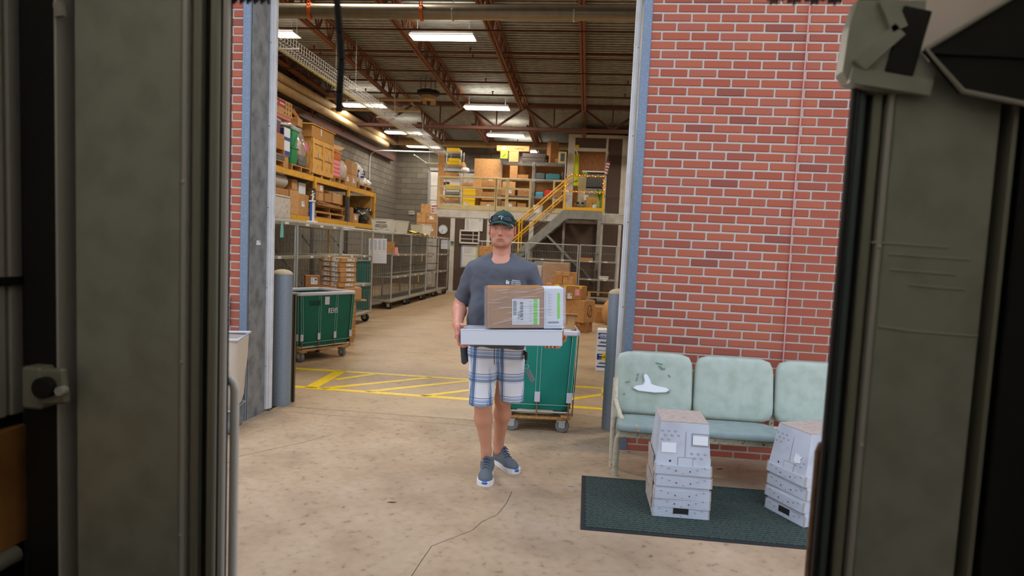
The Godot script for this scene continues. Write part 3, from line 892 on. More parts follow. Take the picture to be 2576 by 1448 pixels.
func dock_things() -> void:
	var vin := noise_tex(0.012, 5, 41, [0.0, rgb(226, 230, 222), 0.35, rgb(238, 242, 238), 0.6, rgb(248, 250, 249), 1.0, Color.WHITE], 512)
	var pad := vary(mat("vinyl_green", rgb(180, 190, 178), 0.55), vin, 1.4, true)
	var pad2 := vary(mat("vinyl_seat", rgb(142, 158, 156), 0.55), vin, 1.4, true)
	var frame := vary(mat("frame_cream", rgb(206, 198, 176), 0.5), noise_tex(0.03, 4, 43, [0.0, rgb(112, 70, 44), 0.16, rgb(150, 110, 84), 0.24, rgb(235, 232, 226), 1.0, Color.WHITE], 512), 2.0, true)
	var se := thing("tandem_seating", "row of three joined pale green vinyl waiting seats on a rusty cream frame", "seats", Vector3(0, 0, 0))
	var lean := rot(0, -0.13)
	var cx := [0.515, 1.073, 1.63]
	for i in 3:
		var x: float = cx[i]
		var bk := cushion(0.55, 0.45, 0.06, 0.05, pad, se, "backrest", Transform3D(rot(0, -0.16), Vector3(x, 0.586, -4.935)), 0.02)
		part(bk, "back_shell", mb().box(Vector3(x, 0.585, -4.945), Vector3(0.46, 0.36, 0.012), rot(0, -0.16), 0.004), frame)
		cushion(0.52, 0.40, 0.05, 0.05, pad2, se, "seat", Transform3D(rot(0, -PI / 2 - 0.04), Vector3(x, 0.34, -4.65)), 0.05)
	# torn foam on the first backrest and first seat
	var foam := mat("foam", rgb(238, 240, 246), 0.95)
	var tear := PackedVector2Array([Vector2(-0.13, -0.05), Vector2(-0.09, -0.068), Vector2(0.02, -0.074), Vector2(0.1, -0.066), Vector2(0.125, -0.045), Vector2(0.1, -0.03), Vector2(0.04, -0.022), Vector2(0.0, -0.012), Vector2(-0.012, 0.02), Vector2(-0.03, 0.05), Vector2(-0.05, 0.058), Vector2(-0.06, 0.04), Vector2(-0.05, 0.0), Vector2(-0.06, -0.02), Vector2(-0.11, -0.03)])
	var tr := Transform3D(rot(0, -0.16), Vector3(0.5, 0.612, -4.876))
	part(se, "torn_foam", mb().prism(tear, 0.012, tr), foam, "white foam showing through a tear")
	var lip := mb()
	for k in tear.size():
		lip.rod(tr * Vector3(tear[k].x * 1.03, tear[k].y * 1.03, 0.011), tr * Vector3(tear[(k + 1) % tear.size()].x * 1.03, tear[(k + 1) % tear.size()].y * 1.03, 0.011), 0.004, 6)
	part(se, "torn_edge", lip, pad)
	var worn := mat("worn_green", rgb(104, 140, 120), 0.8)
	for a in [[0.545, 0.742, 0.05, -0.2], [0.56, 0.715, 0.04, -0.5], [0.575, 0.706, 0.03, 0.2], [0.40, 0.655, 0.02, 1.2], [0.395, 0.625, 0.03, 1.4], [0.62, 0.66, 0.02, -0.9], [0.6, 0.545, 0.05, 0.0], [0.33, 0.6, 0.03, 0.3], [0.31, 0.515, 0.012, 0.2], [1.72, 0.66, 0.03, 0.9], [1.735, 0.63, 0.045, 1.2], [1.71, 0.595, 0.04, 0.4], [1.73, 0.575, 0.02, 0.7]]:
		part(se, "scratch", mb().box(Vector3(a[0], a[1], -4.866 - (a[1] - 0.585) * 0.16), Vector3(a[2], 0.008, 0.003), rot(0, -0.16, a[3]), 0.001), worn)
	var hole := PackedVector2Array()
	for k in 12:
		hole.append(Vector2(cos(TAU * k / 12) * 0.038 * (1 + 0.25 * sin(k * 2.3)), sin(TAU * k / 12) * 0.016 * (1 + 0.3 * cos(k * 1.9))))
	part(se, "torn_foam", mb().prism(hole, 0.008, Transform3D(rot(0, -0.5), Vector3(0.38, 0.37, -4.466))), foam)
	var core := PackedVector2Array()
	for p in hole: core.append(p * 0.62)
	part(se, "foam_core", mb().prism(core, 0.01, Transform3D(rot(0, -0.5), Vector3(0.385, 0.371, -4.465))), mat("foam_orange", rgb(206, 122, 56), 0.95))
	# frame: end legs, beams
	part(se, "beam", mb().box(Vector3(1.1, 0.315, -4.52), Vector3(1.68, 0.045, 0.05), Basis(), 0.006), frame)
	part(se, "beam", mb().box(Vector3(1.1, 0.33, -4.86), Vector3(1.68, 0.045, 0.05), Basis(), 0.006), frame)
	for x in [0.262, 1.446]:
		var leg := [Vector3(x, 0.0, -4.6), Vector3(x, 0.2, -4.585), Vector3(x + 0.004, 0.27, -4.57), Vector3(x + 0.03, 0.315, -4.55), Vector3(x + 0.08, 0.335, -4.53), Vector3(x + 0.16, 0.335, -4.52)]
		part(se, "leg", mb().tube(leg, 0.021, 12), frame)
		if x > 1.0:
			part(se, "leg", mb().tube([Vector3(x - 0.016, 0.0, -4.95), Vector3(x - 0.02, 0.32, -4.9)], 0.02, 12), frame)
			continue
		part(se, "leg", mb().tube([Vector3(x - 0.016, 0.0, -4.78), Vector3(x - 0.02, 0.3, -4.8), Vector3(x - 0.018, 0.42, -4.86), Vector3(x - 0.012, 0.62, -4.9)], 0.02, 12), frame)
		part(se, "side_arm", mb().tube([Vector3(x - 0.012, 0.62, -4.9), Vector3(x - 0.01, 0.47, -4.85), Vector3(x + 0.02, 0.39, -4.72), Vector3(x + 0.06, 0.345, -4.56)], 0.018, 10), frame)
	for x in [0.795, 1.352]:
		part(se, "upright", mb().box(Vector3(x, 0.5, -4.955), Vector3(0.035, 0.4, 0.03), rot(0, -0.16), 0.004), frame)
	# floor mat
	var ma := vary(mat("mat_green", rgb(70, 84, 78), 0.95), noise_tex(0.05, 4, 45, [0.0, rgb(150, 150, 150), 0.45, rgb(215, 218, 215), 1.0, Color.WHITE], 512), 1.3, true)
	var mt := thing("door_mat", "dark green ribbed rubber-edged entrance mat under the white tubs", "mat", Vector3(0.04, 0, 0))
	part(mt, "border", mb().box(Vector3(0.76, 0.003, -4.08), Vector3(1.52, 0.006, 0.9), Basis(), 0.002), M.rubber)
	var nub := mb()
	for i in 54:
		for j in 30:
			var px_ := 0.035 + i * 0.0272 + (0.0136 if j % 2 == 1 else 0.0)
			nub.box(Vector3(px_, 0.0085, -4.5 + j * 0.0288), Vector3(0.02, 0.007, 0.016))
	part(mt, "pile_base", mb().box(Vector3(0.76, 0.006, -4.08), Vector3(1.46, 0.006, 0.84)), ma)
	part(mt, "pile", nub, ma, "", "stuff")
	# nested tubs, upside down
	var edge_mat := vary(mat("tub_edge", rgb(186, 172, 164), 0.8), M.cardtex, 2.0)
	var blk := mat("smudge", rgb(66, 60, 62), 0.8)
	var sl := ["topmost of the nearer stack, two paper labels", "second from the top of the nearer stack", "middle one of the nearer stack", "second from the floor in the nearer stack", "lowest of the nearer stack, dark handle slot"]
	var rims := [0.256, 0.186, 0.112, 0.062, 0.006]
	for i in 5:
		tub(Vector3(0.606 + 0.004 * (i % 2), rims[i] + 0.006, -4.095), 0.012 * (i % 3), i, "white corrugated plastic mail tub upside down, " + sl[i], edge_mat, blk, i == 0, i == 4)
	var sl2 := ["topmost by the truck door edge, torn label", "second from the top by the truck door edge", "second from the floor by the truck door edge", "lowest by the truck door edge"]
	var rims2 := [0.235, 0.16, 0.085, 0.006]
	for i in 4:
		tub(Vector3(1.395 + 0.006 * (i % 2), rims2[i] + 0.006, -4.14), -1.13 + 0.02 * (i % 2), i + 7, "white corrugated plastic mail tub upside down, " + sl2[i], edge_mat, blk, i == 0, i == 3)
	# bollards
	var bo := thing("bollard", "domed galvanised steel bollard beside the green cart, left of the opening", "bollard", Vector3(-2.712, 0, -5.87), 0.0, "doorway bollards")
	var pr := [Vector2(0.087, 0.0), Vector2(0.087, 1.19)]
	part(bo, "pipe", mb().lathe(pr, 32), vary(mat("galv_pipe", rgb(148, 157, 166), 0.45, 0.2), M.galv.albedo_texture, 2.2, true))
	part(bo, "dome_cap", mb().lathe([Vector2(0.09, 1.185), Vector2(0.088, 1.197), Vector2(0.075, 1.212), Vector2(0.05, 1.224), Vector2(0.02, 1.23), Vector2(0.0, 1.231)], 32), vary(mat("cap_concrete", rgb(196, 178, 146), 0.85), M.speck, 3.0))
	copy(bo, "domed galvanised steel bollard half behind the frame post, right of the opening", Vector3(0.283, -0.02, -5.87), 0.0, "doorway bollards")
	# steel edge strip standing behind the left bollard
	solo("door_edge_angle", mb().box(Vector3.ZERO, Vector3(0.012, 1.0, 0.03)).box(Vector3(-0.012, 0, 0.012), Vector3(0.026, 1.0, 0.006)), mat("bronze", rgb(92, 82, 66), 0.5, 0.3), "slim bronze metal angle standing close behind the domed bollard", "angle", Vector3(-2.645, 0.5, -6.0))
	# pink cord down the brick wall
	solo("conduit_line", mb().tube([Vector3(1.478, 3.9, WALL + 0.02), Vector3(1.475, 2.0, WALL + 0.012), Vector3(1.487, 0.7, WALL + 0.012)], 0.0055, 8), mat("cord_pink", rgb(204, 150, 146), 0.6), "thin pink conduit running straight down the brick wall", "conduit")
	# hamper at the far left
	var hm := thing("canvas_hamper", "cream canvas hamper with an orange letter, mostly hidden at the truck's edge", "hamper", Vector3(-2.86, 0, -4.95), 0.25)
	tapered_bag(hm, "bag", 0.5, 0.4, 0.2, 0.72, 0.85, M.canvas_cream)
	part(hm, "rim", mb().tube([Vector3(-0.25, 0.72, 0.2), Vector3(0.25, 0.73, 0.2), Vector3(0.25, 0.74, -0.2), Vector3(-0.25, 0.73, -0.2)], 0.012, 8, true), M.binding)
	part(hm, "frame", mb().tube([Vector3(-0.22, 0.18, 0.17), Vector3(0.22, 0.18, 0.17), Vector3(0.22, 0.18, -0.17), Vector3(-0.22, 0.18, -0.17)], 0.012, 8, true), M.zinc)
	letters(hm, "S", 0.13, mat("orange_ink", rgb(214, 140, 84), 0.8), Vector3(0.15, 0.5, 0.197), rot(0, 0.06))
	for sx in [-1.0, 1.0]:
		for sz in [-1.0, 1.0]:
			part(hm, "caster", mb().tube([Vector3(sx * 0.19 - 0.015, 0.05, sz * 0.14), Vector3(sx * 0.19 + 0.015, 0.05, sz * 0.14)], 0.05, 14).box(Vector3(sx * 0.19, 0.13, sz * 0.14), Vector3(0.05, 0.1, 0.04)), M.wheel_grey)
	var cp := thing("spring_clamp", "pair of chrome spring clips fixed to the brickwork by the steel post", "clip", Vector3(-2.89, 0.9, WALL + 0.03))
	part(cp, "clip", mb().tube([Vector3(-0.05, 0.06, 0), Vector3(0.0, 0.09, 0.03), Vector3(0.05, 0.05, 0.03), Vector3(0.03, 0.0, 0.03), Vector3(-0.04, 0.0, 0.01)], 0.009, 8), M.chrome)
	part(cp, "clip", mb().tube([Vector3(-0.04, -0.04, 0), Vector3(0.0, -0.03, 0.03), Vector3(0.05, -0.07, 0.03), Vector3(0.01, -0.1, 0.02)], 0.008, 8), M.chrome)
	part(cp, "backplate", mb().box(Vector3(-0.02, 0, -0.015), Vector3(0.1, 0.24, 0.012), Basis(), 0.003), M.zinc)
	# painted hatching on the floor
	var tp := thing("floor_marking", "yellow striped no-parking box taped on the floor inside the doorway", "floor marking")
	var line := func(a: Vector2, b: Vector2, w: float) -> void:
		part(tp, "stripe", mb().bar(Vector3(a.x, 0.0012, a.y), Vector3(b.x, 0.0012, b.y), w, 0.0024), M.yellow_tape)
	line.call(Vector2(-3.0, -6.62), Vector2(0.5, -6.58), 0.095)
	line.call(Vector2(-3.45, -7.58), Vector2(0.5, -7.62), 0.095)
	line.call(Vector2(-2.74, -6.6), Vector2(-2.78, -7.6), 0.13)
	line.call(Vector2(-2.66, -7.1), Vector2(-2.36, -7.57), 0.08)
	line.call(Vector2(-2.62, -6.62), Vector2(-1.7, -7.58), 0.085)
	line.call(Vector2(-2.15, -6.62), Vector2(-1.22, -7.57), 0.085)
	line.call(Vector2(-1.57, -6.6), Vector2(-0.66, -7.57), 0.085)
	line.call(Vector2(-1.0, -6.6), Vector2(-0.2, -7.5), 0.085)
	line.call(Vector2(-0.42, -6.6), Vector2(0.32, -7.35), 0.085)
	line.call(Vector2(0.25, -6.6), Vector2(0.25, -7.6), 0.04)
	# dead leaves and a scrap on the dock
	for a in [[1.02, -4.93, 0.4, "small dry brown leaf lying below the middle seat"], [0.9, -4.62, 1.2, "thin dry leaf between the two stacks of tubs"], [-1.06, -3.78, 0.2, "tiny dark leaf on the open concrete before the truck"]]:
		var lf := PackedVector2Array([Vector2(-0.025, 0), Vector2(0, 0.009), Vector2(0.03, 0.002), Vector2(0.005, -0.009)])
		var o := solo("dry_leaf", mb().prism(lf, 0.002, Transform3D(rot(0, -PI / 2), Vector3.ZERO)), mat("leaf", rgb(84, 60, 40), 0.9), a[3], "leaf", Vector3(a[0], 0.001, a[1]), a[2], "dry leaves on the dock")
	solo("paper_scrap", mb().box(Vector3.ZERO, Vector3(0.03, 0.002, 0.012), rot(0, 0, 0.05)), mat("scrap", rgb(120, 150, 190), 0.6), "tiny blue and white scrap on the concrete near the mat", "scrap", Vector3(-0.03, 0.0025, -4.31), 0.3)

func tub(at: Vector3, turn: float, seed_: int, label: String, edge: Material, blk: Material, full: bool, slot: bool) -> void:
	# upside-down mail tub: flared rim band below, tapering body above; at = rim centre, local +z is the printed end
	var W := 0.318
	var D := 0.40
	var Hh := 0.295
	var grp := "white mail tubs in two nested stacks"
	var dimple_shade: Material = M.get("dimple_shade", null)
	if dimple_shade == null:
		dimple_shade = mat("dimple_shade", rgb(168, 174, 186), 0.5)  # grey shadow of the pressed dimples put into their colour
	var t := thing("mail_tub", label, "tub", at, turn, grp)
	var b := mb()
	var p := func(y: float, ix: float, iz: float) -> Array:
		var x := W * 0.5 - ix
		var z := D * 0.5 - iz
		return [Vector3(-x, y, z), Vector3(x, y, z), Vector3(x, y, -z), Vector3(-x, y, -z)]
	var rings := [p.call(0.0, 0.0, 0.0), p.call(0.055, 0.002, 0.003), p.call(0.055, 0.006, 0.008), p.call(Hh, 0.026, 0.045)]
	if not full:
		rings = [p.call(0.0, 0.0, 0.0), p.call(0.055, 0.002, 0.003), p.call(0.055, 0.006, 0.008), p.call(0.1, 0.0105, 0.016)]
	for r in rings.size() - 1:
		for k in 4:
			var k2 := (k + 1) % 4
			var q: Vector3 = (rings[r][k2] - rings[r][k]).cross(rings[r + 1][k] - rings[r][k]).normalized()
			b.quad(rings[r][k], rings[r][k2], rings[r + 1][k2], rings[r + 1][k], q if q.dot(rings[r][k] + rings[r][k2]) > -0.001 else -q)
	var top: Array = rings[rings.size() - 1]
	b.quad(top[0], top[1], top[2], top[3], Vector3.UP)
	part(t, "shell", b, M.corr_white)
	if full:
		part(t, "bottom_sheet", mb().box(Vector3(0, Hh + 0.002, 0), Vector3(W - 0.05, 0.006, D - 0.088), Basis(), 0.002), edge)
	# flutes on the rim band and its bound corners
	for k in 6:
		part(t, "flute", mb().rod(Vector3(-W * 0.49, 0.006 + k * 0.0085, D * 0.5 - 0.001 - k * 0.0004), Vector3(W * 0.49, 0.006 + k * 0.0085, D * 0.5 - 0.001 - k * 0.0004), 0.002, 4), M.corr_white)
	for s in [-1.0, 1.0]:
		part(t, "corner_strip", mb().bar(Vector3(s * W * 0.5, 0.0, D * 0.5 - 0.004), Vector3(s * (W * 0.5 - 0.002), 0.062, D * 0.5 - 0.008), 0.008, 0.012, Vector3.BACK, 0.002), edge)
	part(t, "side_flap", mb().box(Vector3(-W * 0.5 - 0.003, 0.05, -0.02), Vector3(0.004, 0.07, 0.3), rot(0, 0, 0.02)), edge)
	part(t, "side_flap", mb().box(Vector3(W * 0.5 + 0.003, 0.05, -0.02), Vector3(0.004, 0.07, 0.3), rot(0, 0, -0.02)), edge)
	# rivets in a shallow V
	for k in 7:
		var x := -0.12 + k * 0.04
		part(t, "rivet", mb().ball(Vector3(x, 0.012 + absf(x) * 0.3, D * 0.5 + 0.0005), Vector3(0.004, 0.004, 0.003), 8, 4), blk if k in [2, 4] else M.grey_plastic)
	if slot:
		part(t, "hand_slot", mb().box(Vector3(0.0, 0.04, D * 0.5 - 0.001), Vector3(0.085, 0.032, 0.006)), M.black)
	if full:
		var tilt := rot(0, -atan(0.037 / 0.24))
		var on := func(x: float, y: float) -> Vector3:
			return Vector3(x, y, D * 0.5 - 0.008 - (y - 0.055) * 0.154 + 0.0005)
		part(t, "hand_slot", mb().box(on.call(0.01, 0.075), Vector3(0.082, 0.05, 0.004), tilt, 0.002), M.corr_white)
		var rim := mb()
		for s in [-1.0, 1.0]:
			rim.rod(on.call(0.01 + s * 0.041, 0.05), on.call(0.01 + s * 0.041, 0.1), 0.0025, 5)
		rim.rod(on.call(-0.031, 0.1), on.call(0.051, 0.1), 0.0025, 5)
		rim.rod(on.call(0.008, 0.06), on.call(0.008, 0.245), 0.002, 5)
		part(t, "slot_edge", rim, M.grey_plastic)
		for k in 8:
			part(t, "shaded_dimple", mb().ball(on.call(-0.125 + 0.037 * (k % 3) + (0.018 if k / 3 == 1 else 0.0), 0.245 - 0.024 * (k / 3)), Vector3(0.0095, 0.0095, 0.0025), 12, 4), dimple_shade)
		for k in 5:
			part(t, "shaded_dimple", mb().ball(on.call(0.045 + 0.037 * (k % 3) + (0.018 if k / 3 == 1 else 0.0), 0.125 - 0.024 * (k / 3)), Vector3(0.0095, 0.0095, 0.0025), 12, 4), dimple_shade)
		part(t, "dark_spot", mb().ball(on.call(-0.075, 0.076), Vector3(0.007, 0.007, 0.002), 10, 4), blk)
		if seed_ == 0:
			sheet(t, "paper_label", M.paper, on.call(-0.085, 0.15) + Vector3(0, 0, 0.001), 0.082, 0.055, tilt)
			sheet(t, "paper_label", M.paper, on.call(0.09, 0.2) + Vector3(0, 0, 0.003), 0.085, 0.05, tilt)
			var fr := mb()
			for s in [-1.0, 1.0]:
				fr.box(on.call(0.09, 0.203 + s * 0.034), Vector3(0.096, 0.004, 0.006), tilt).box(on.call(0.09 + s * 0.047, 0.203), Vector3(0.004, 0.072, 0.006), tilt)
			part(t, "card_holder", fr, M.grey_plastic)
		else:
			var rag := PackedVector2Array([Vector2(0.04, 0.12), Vector2(0.05, 0.175), Vector2(0.062, 0.155), Vector2(0.07, 0.17), Vector2(0.08, 0.155), Vector2(0.105, 0.16), Vector2(0.09, 0.145), Vector2(0.095, 0.12), Vector2(0.06, 0.112)])
			part(t, "paper_label", mb().prism(rag, 0.002, Transform3D(tilt, on.call(0, 0) + Vector3(0, 0, 0.001))), M.paper)

func tapered_bag(parent: Node3D, called: String, w: float, d: float, y0: float, y1: float, shrink: float, m: Material) -> MeshInstance3D:
	# open-topped canvas bag, slightly bulging, rounded corners
	var g := []
	var lv := 9
	for i in lv + 1:
		var t := float(i) / lv
		var s := lerpf(shrink, 1.0, t) * (1.0 + 0.02 * sin(t * PI)) * (0.94 if i == 0 else 1.0)
		var r := PackedVector3Array()
		for k in 40:
			var a := TAU * k / 40.0 + PI / 4
			var c := Vector2(cos(a), sin(a))
			var e := pow(pow(absf(c.x), 14.0) + pow(absf(c.y), 14.0), -1.0 / 14.0)
			var sag := 0.006 * sin(a * 8.0 + i) * (1.0 - t)
			r.append(Vector3(c.x * e * (w * 0.5 * s + sag), lerpf(y0, y1, t) + (0.012 if i == 0 else 0.0) * -1.0, c.y * e * (d * 0.5 * s + sag)))
		g.append(r)
	var b := mb()
	var raw := mb().rows(g, true)
	var cc := Vector3(0, (y0 + y1) * 0.5, 0)
	for i in range(0, raw.v.size(), 3):
		var nn := []
		for k in 3:
			var q := raw.n[i + k]
			nn.append(q if q.dot((raw.v[i + k] - cc) * Vector3(1, 0, 1)) > 0.0 else -q)
		b.tri(raw.v[i], raw.v[i + 1], raw.v[i + 2], nn[0], nn[1], nn[2])
	b.cap(g[0], Vector3.DOWN)
	return part(parent, called, b, m)

# ---------------------------------------------------------------- cartons and carts
func carton(label: String, c: Vector3, s: Vector3, turn := 0.0, mi := 0, extra := "", group := "", called := "cardboard_box") -> Node3D:
	# c: centre of the base
	var t := thing(called, label, "box", c, turn, group)
	var m: Material = M["card%d" % mi]
	part(t, "body", mb().box(Vector3(0, s.y * 0.5, 0), s, Basis(), 0.006), m)
	part(t, "flap_seam", mb().box(Vector3(0, s.y, 0), Vector3(s.x * 0.99, 0.003, 0.006)), M.ink_brown)
	part(t, "tape", mb().box(Vector3(0, s.y + 0.001, 0), Vector3(s.x * 1.004, 0.003, 0.055)).box(Vector3(0, s.y - 0.035, s.z * 0.5), Vector3(0.055, 0.07, 0.003)), M.tape)
	if extra.contains("l"):
		sheet(t, "label", M.label, Vector3(s.x * 0.1, s.y * 0.55, s.z * 0.5 + 0.001), minf(0.14, s.x * 0.45), minf(0.1, s.y * 0.55))
	if extra.contains("r"):
		sheet(t, "label", M.label, Vector3(s.x * 0.5 + 0.001, s.y * 0.55, s.z * 0.05), minf(0.14, s.z * 0.5), minf(0.1, s.y * 0.6), rot(PI / 2))
	if extra.contains("q"):
		sheet(t, "label", M.label, Vector3(-s.x * 0.5 - 0.001, s.y * 0.5, s.z * 0.2), minf(0.13, s.z * 0.4), s.y * 0.8, rot(-PI / 2))
		sheet(t, "label", M.label, Vector3(-s.x * 0.5 - 0.001, s.y * 0.5, -s.z * 0.22), minf(0.12, s.z * 0.36), s.y * 0.6, rot(-PI / 2))
	if extra.contains("p"):
		var b := mb()
		for k in 3:
			b.box(Vector3(-s.x * 0.2 + k * s.x * 0.13, s.y * 0.62, s.z * 0.5 + 0.001), Vector3(s.x * 0.08, 0.006, 0.002))
		b.box(Vector3(-s.x * 0.36, s.y * 0.62, s.z * 0.5 + 0.001), Vector3(0.008, 0.05, 0.002)).box(Vector3(s.x * 0.36, s.y * 0.62, s.z * 0.5 + 0.001), Vector3(0.008, 0.05, 0.002))
		part(t, "print", b, M.ink_brown)
	if extra.contains("y"):
		sheet(t, "yellow_sticker", M.yellow_tape, Vector3(-s.x * 0.1, s.y * 0.6, s.z * 0.5 + 0.001), 0.12, 0.09)
	return t

func caster(parent: Node3D, at: Vector3, r: float, m: Material) -> void:
	var c := part(parent, "caster", mb().box(at + Vector3(0, r * 1.75, 0), Vector3(r * 1.3, 0.012, r * 1.3)).box(at + Vector3(-r * 0.55, r * 1.3, r * 0.1), Vector3(0.006, r * 1.1, r * 0.9)).box(at + Vector3(r * 0.55, r * 1.3, r * 0.1), Vector3(0.006, r * 1.1, r * 0.9)), M.zinc)
	part(c, "wheel", mb().lathe([Vector2(0, -r * 0.4), Vector2(r * 0.85, -r * 0.4), Vector2(r, -r * 0.28), Vector2(r, r * 0.28), Vector2(r * 0.85, r * 0.4), Vector2(0, r * 0.4)], 20, Transform3D(rot(0, 0, PI / 2), at + Vector3(0, r, r * 0.2))), m)
	part(c, "hub", mb().lathe([Vector2(0, -r * 0.5), Vector2(r * 0.4, -r * 0.5), Vector2(r * 0.4, r * 0.5), Vector2(0, r * 0.5)], 12, Transform3D(rot(0, 0, PI / 2), at + Vector3(0, r, r * 0.2))), M.zinc)

func laundry_cart(label: String, at: Vector3, turn: float, L: float, D: float, m: Material) -> Node3D:
	var t := thing("laundry_cart", label, "cart", at, turn, "green canvas laundry carts")
	var y0 := 0.205
	var y1 := 0.83
	var sh := 0.93
	tapered_bag(t, "bag", L, D, y0, y1, sh, m)
	# binding round the mouth
	var rim := mb()
	var cs := [Vector3(-L * 0.5, 0.845, D * 0.5), Vector3(L * 0.5, 0.845, D * 0.5), Vector3(L * 0.5, 0.845, -D * 0.5), Vector3(-L * 0.5, 0.845, -D * 0.5)]
	for k in 4:
		rim.bar(cs[k], cs[(k + 1) % 4], 0.026, 0.045, Vector3.UP, 0.01)
	part(t, "rim_binding", rim, M.binding)
	# stitched straps, white foot tabs and frame rods on each face
	var face := func(o: Vector3, ax: Vector3, nn: Vector3, w: float, xs: Array) -> void:
		for q in xs:
			var x0: float = q * w * sh
			var x1: float = q * w
			var a := o * sh + ax * x0 + Vector3.UP * (y0 + 0.1) + nn * 0.014
			var b := o + ax * x1 + Vector3.UP * (y1 - 0.01) + nn * 0.005
			part(t, "strap", mb().bar(a, b, 0.035, 0.004, nn), m)
			var sti := mb()
			for s in [-0.017, 0.017]:
				sti.bar(a + ax * s + nn * 0.003, b + ax * s + nn * 0.003, 0.003, 0.002, nn)
			part(t, "stitching", sti, M.stitch)
			part(t, "foot_tab", mb().box(o * (sh + 0.02) + ax * x0 * 1.01 + Vector3.UP * (y0 + 0.105) + nn * 0.008, Vector3(0.045, 0.085, 0.006), Basis(ax, Vector3.UP, ax.cross(Vector3.UP)), 0.002), M.binding)
			part(t, "frame_rod", mb().rod(o * 0.94 + ax * x0 + Vector3.UP * 0.15 + nn * 0.004, o * sh + ax * x0 + Vector3.UP * (y0 + 0.08) + nn * 0.01, 0.006, 6), mat("copper_rod", rgb(150, 104, 74), 0.5, 0.4))
		var hs := mb()
		hs.bar(o * sh - ax * w * 0.45 + Vector3.UP * (y0 + 0.04) + nn * 0.012, o * sh + ax * w * 0.45 + Vector3.UP * (y0 + 0.04) + nn * 0.012, 0.003, 0.003)
		part(t, "stitching", hs, M.stitch)
	face.call(Vector3(0, 0, D * 0.5), Vector3.RIGHT, Vector3.BACK, L, [-0.47, -0.155, 0.155, 0.47])
	face.call(Vector3(-L * 0.5, 0, 0), Vector3.BACK, Vector3.LEFT, D, [-0.45, 0.0, 0.45])
	# wooden base with steel rails
	for s in [-1.0, 1.0]:
		part(t, "base_board", mb().box(Vector3(0, 0.145, s * D * 0.4), Vector3(L * 0.93, 0.022, 0.09), Basis(), 0.003), M.pallet)
		part(t, "base_board", mb().box(Vector3(s * L * 0.38, 0.125, 0), Vector3(0.1, 0.022, D * 0.9), Basis(), 0.003), M.pallet)
		part(t, "base_rail", mb().rod(Vector3(-L * 0.45, 0.18, s * D * 0.44), Vector3(L * 0.45, 0.18, s * D * 0.44), 0.008, 6), M.zinc)
		part(t, "base_rail", mb().rod(Vector3(s * L * 0.45, 0.18, -D * 0.44), Vector3(s * L * 0.45, 0.18, D * 0.44), 0.008, 6), M.zinc)
	for sx in [-1.0, 1.0]:
		for sz in [-1.0, 1.0]:
			caster(t, Vector3(sx * L * 0.38, 0.0, sz * D * 0.34), 0.058, M.wheel_grey)
	return t

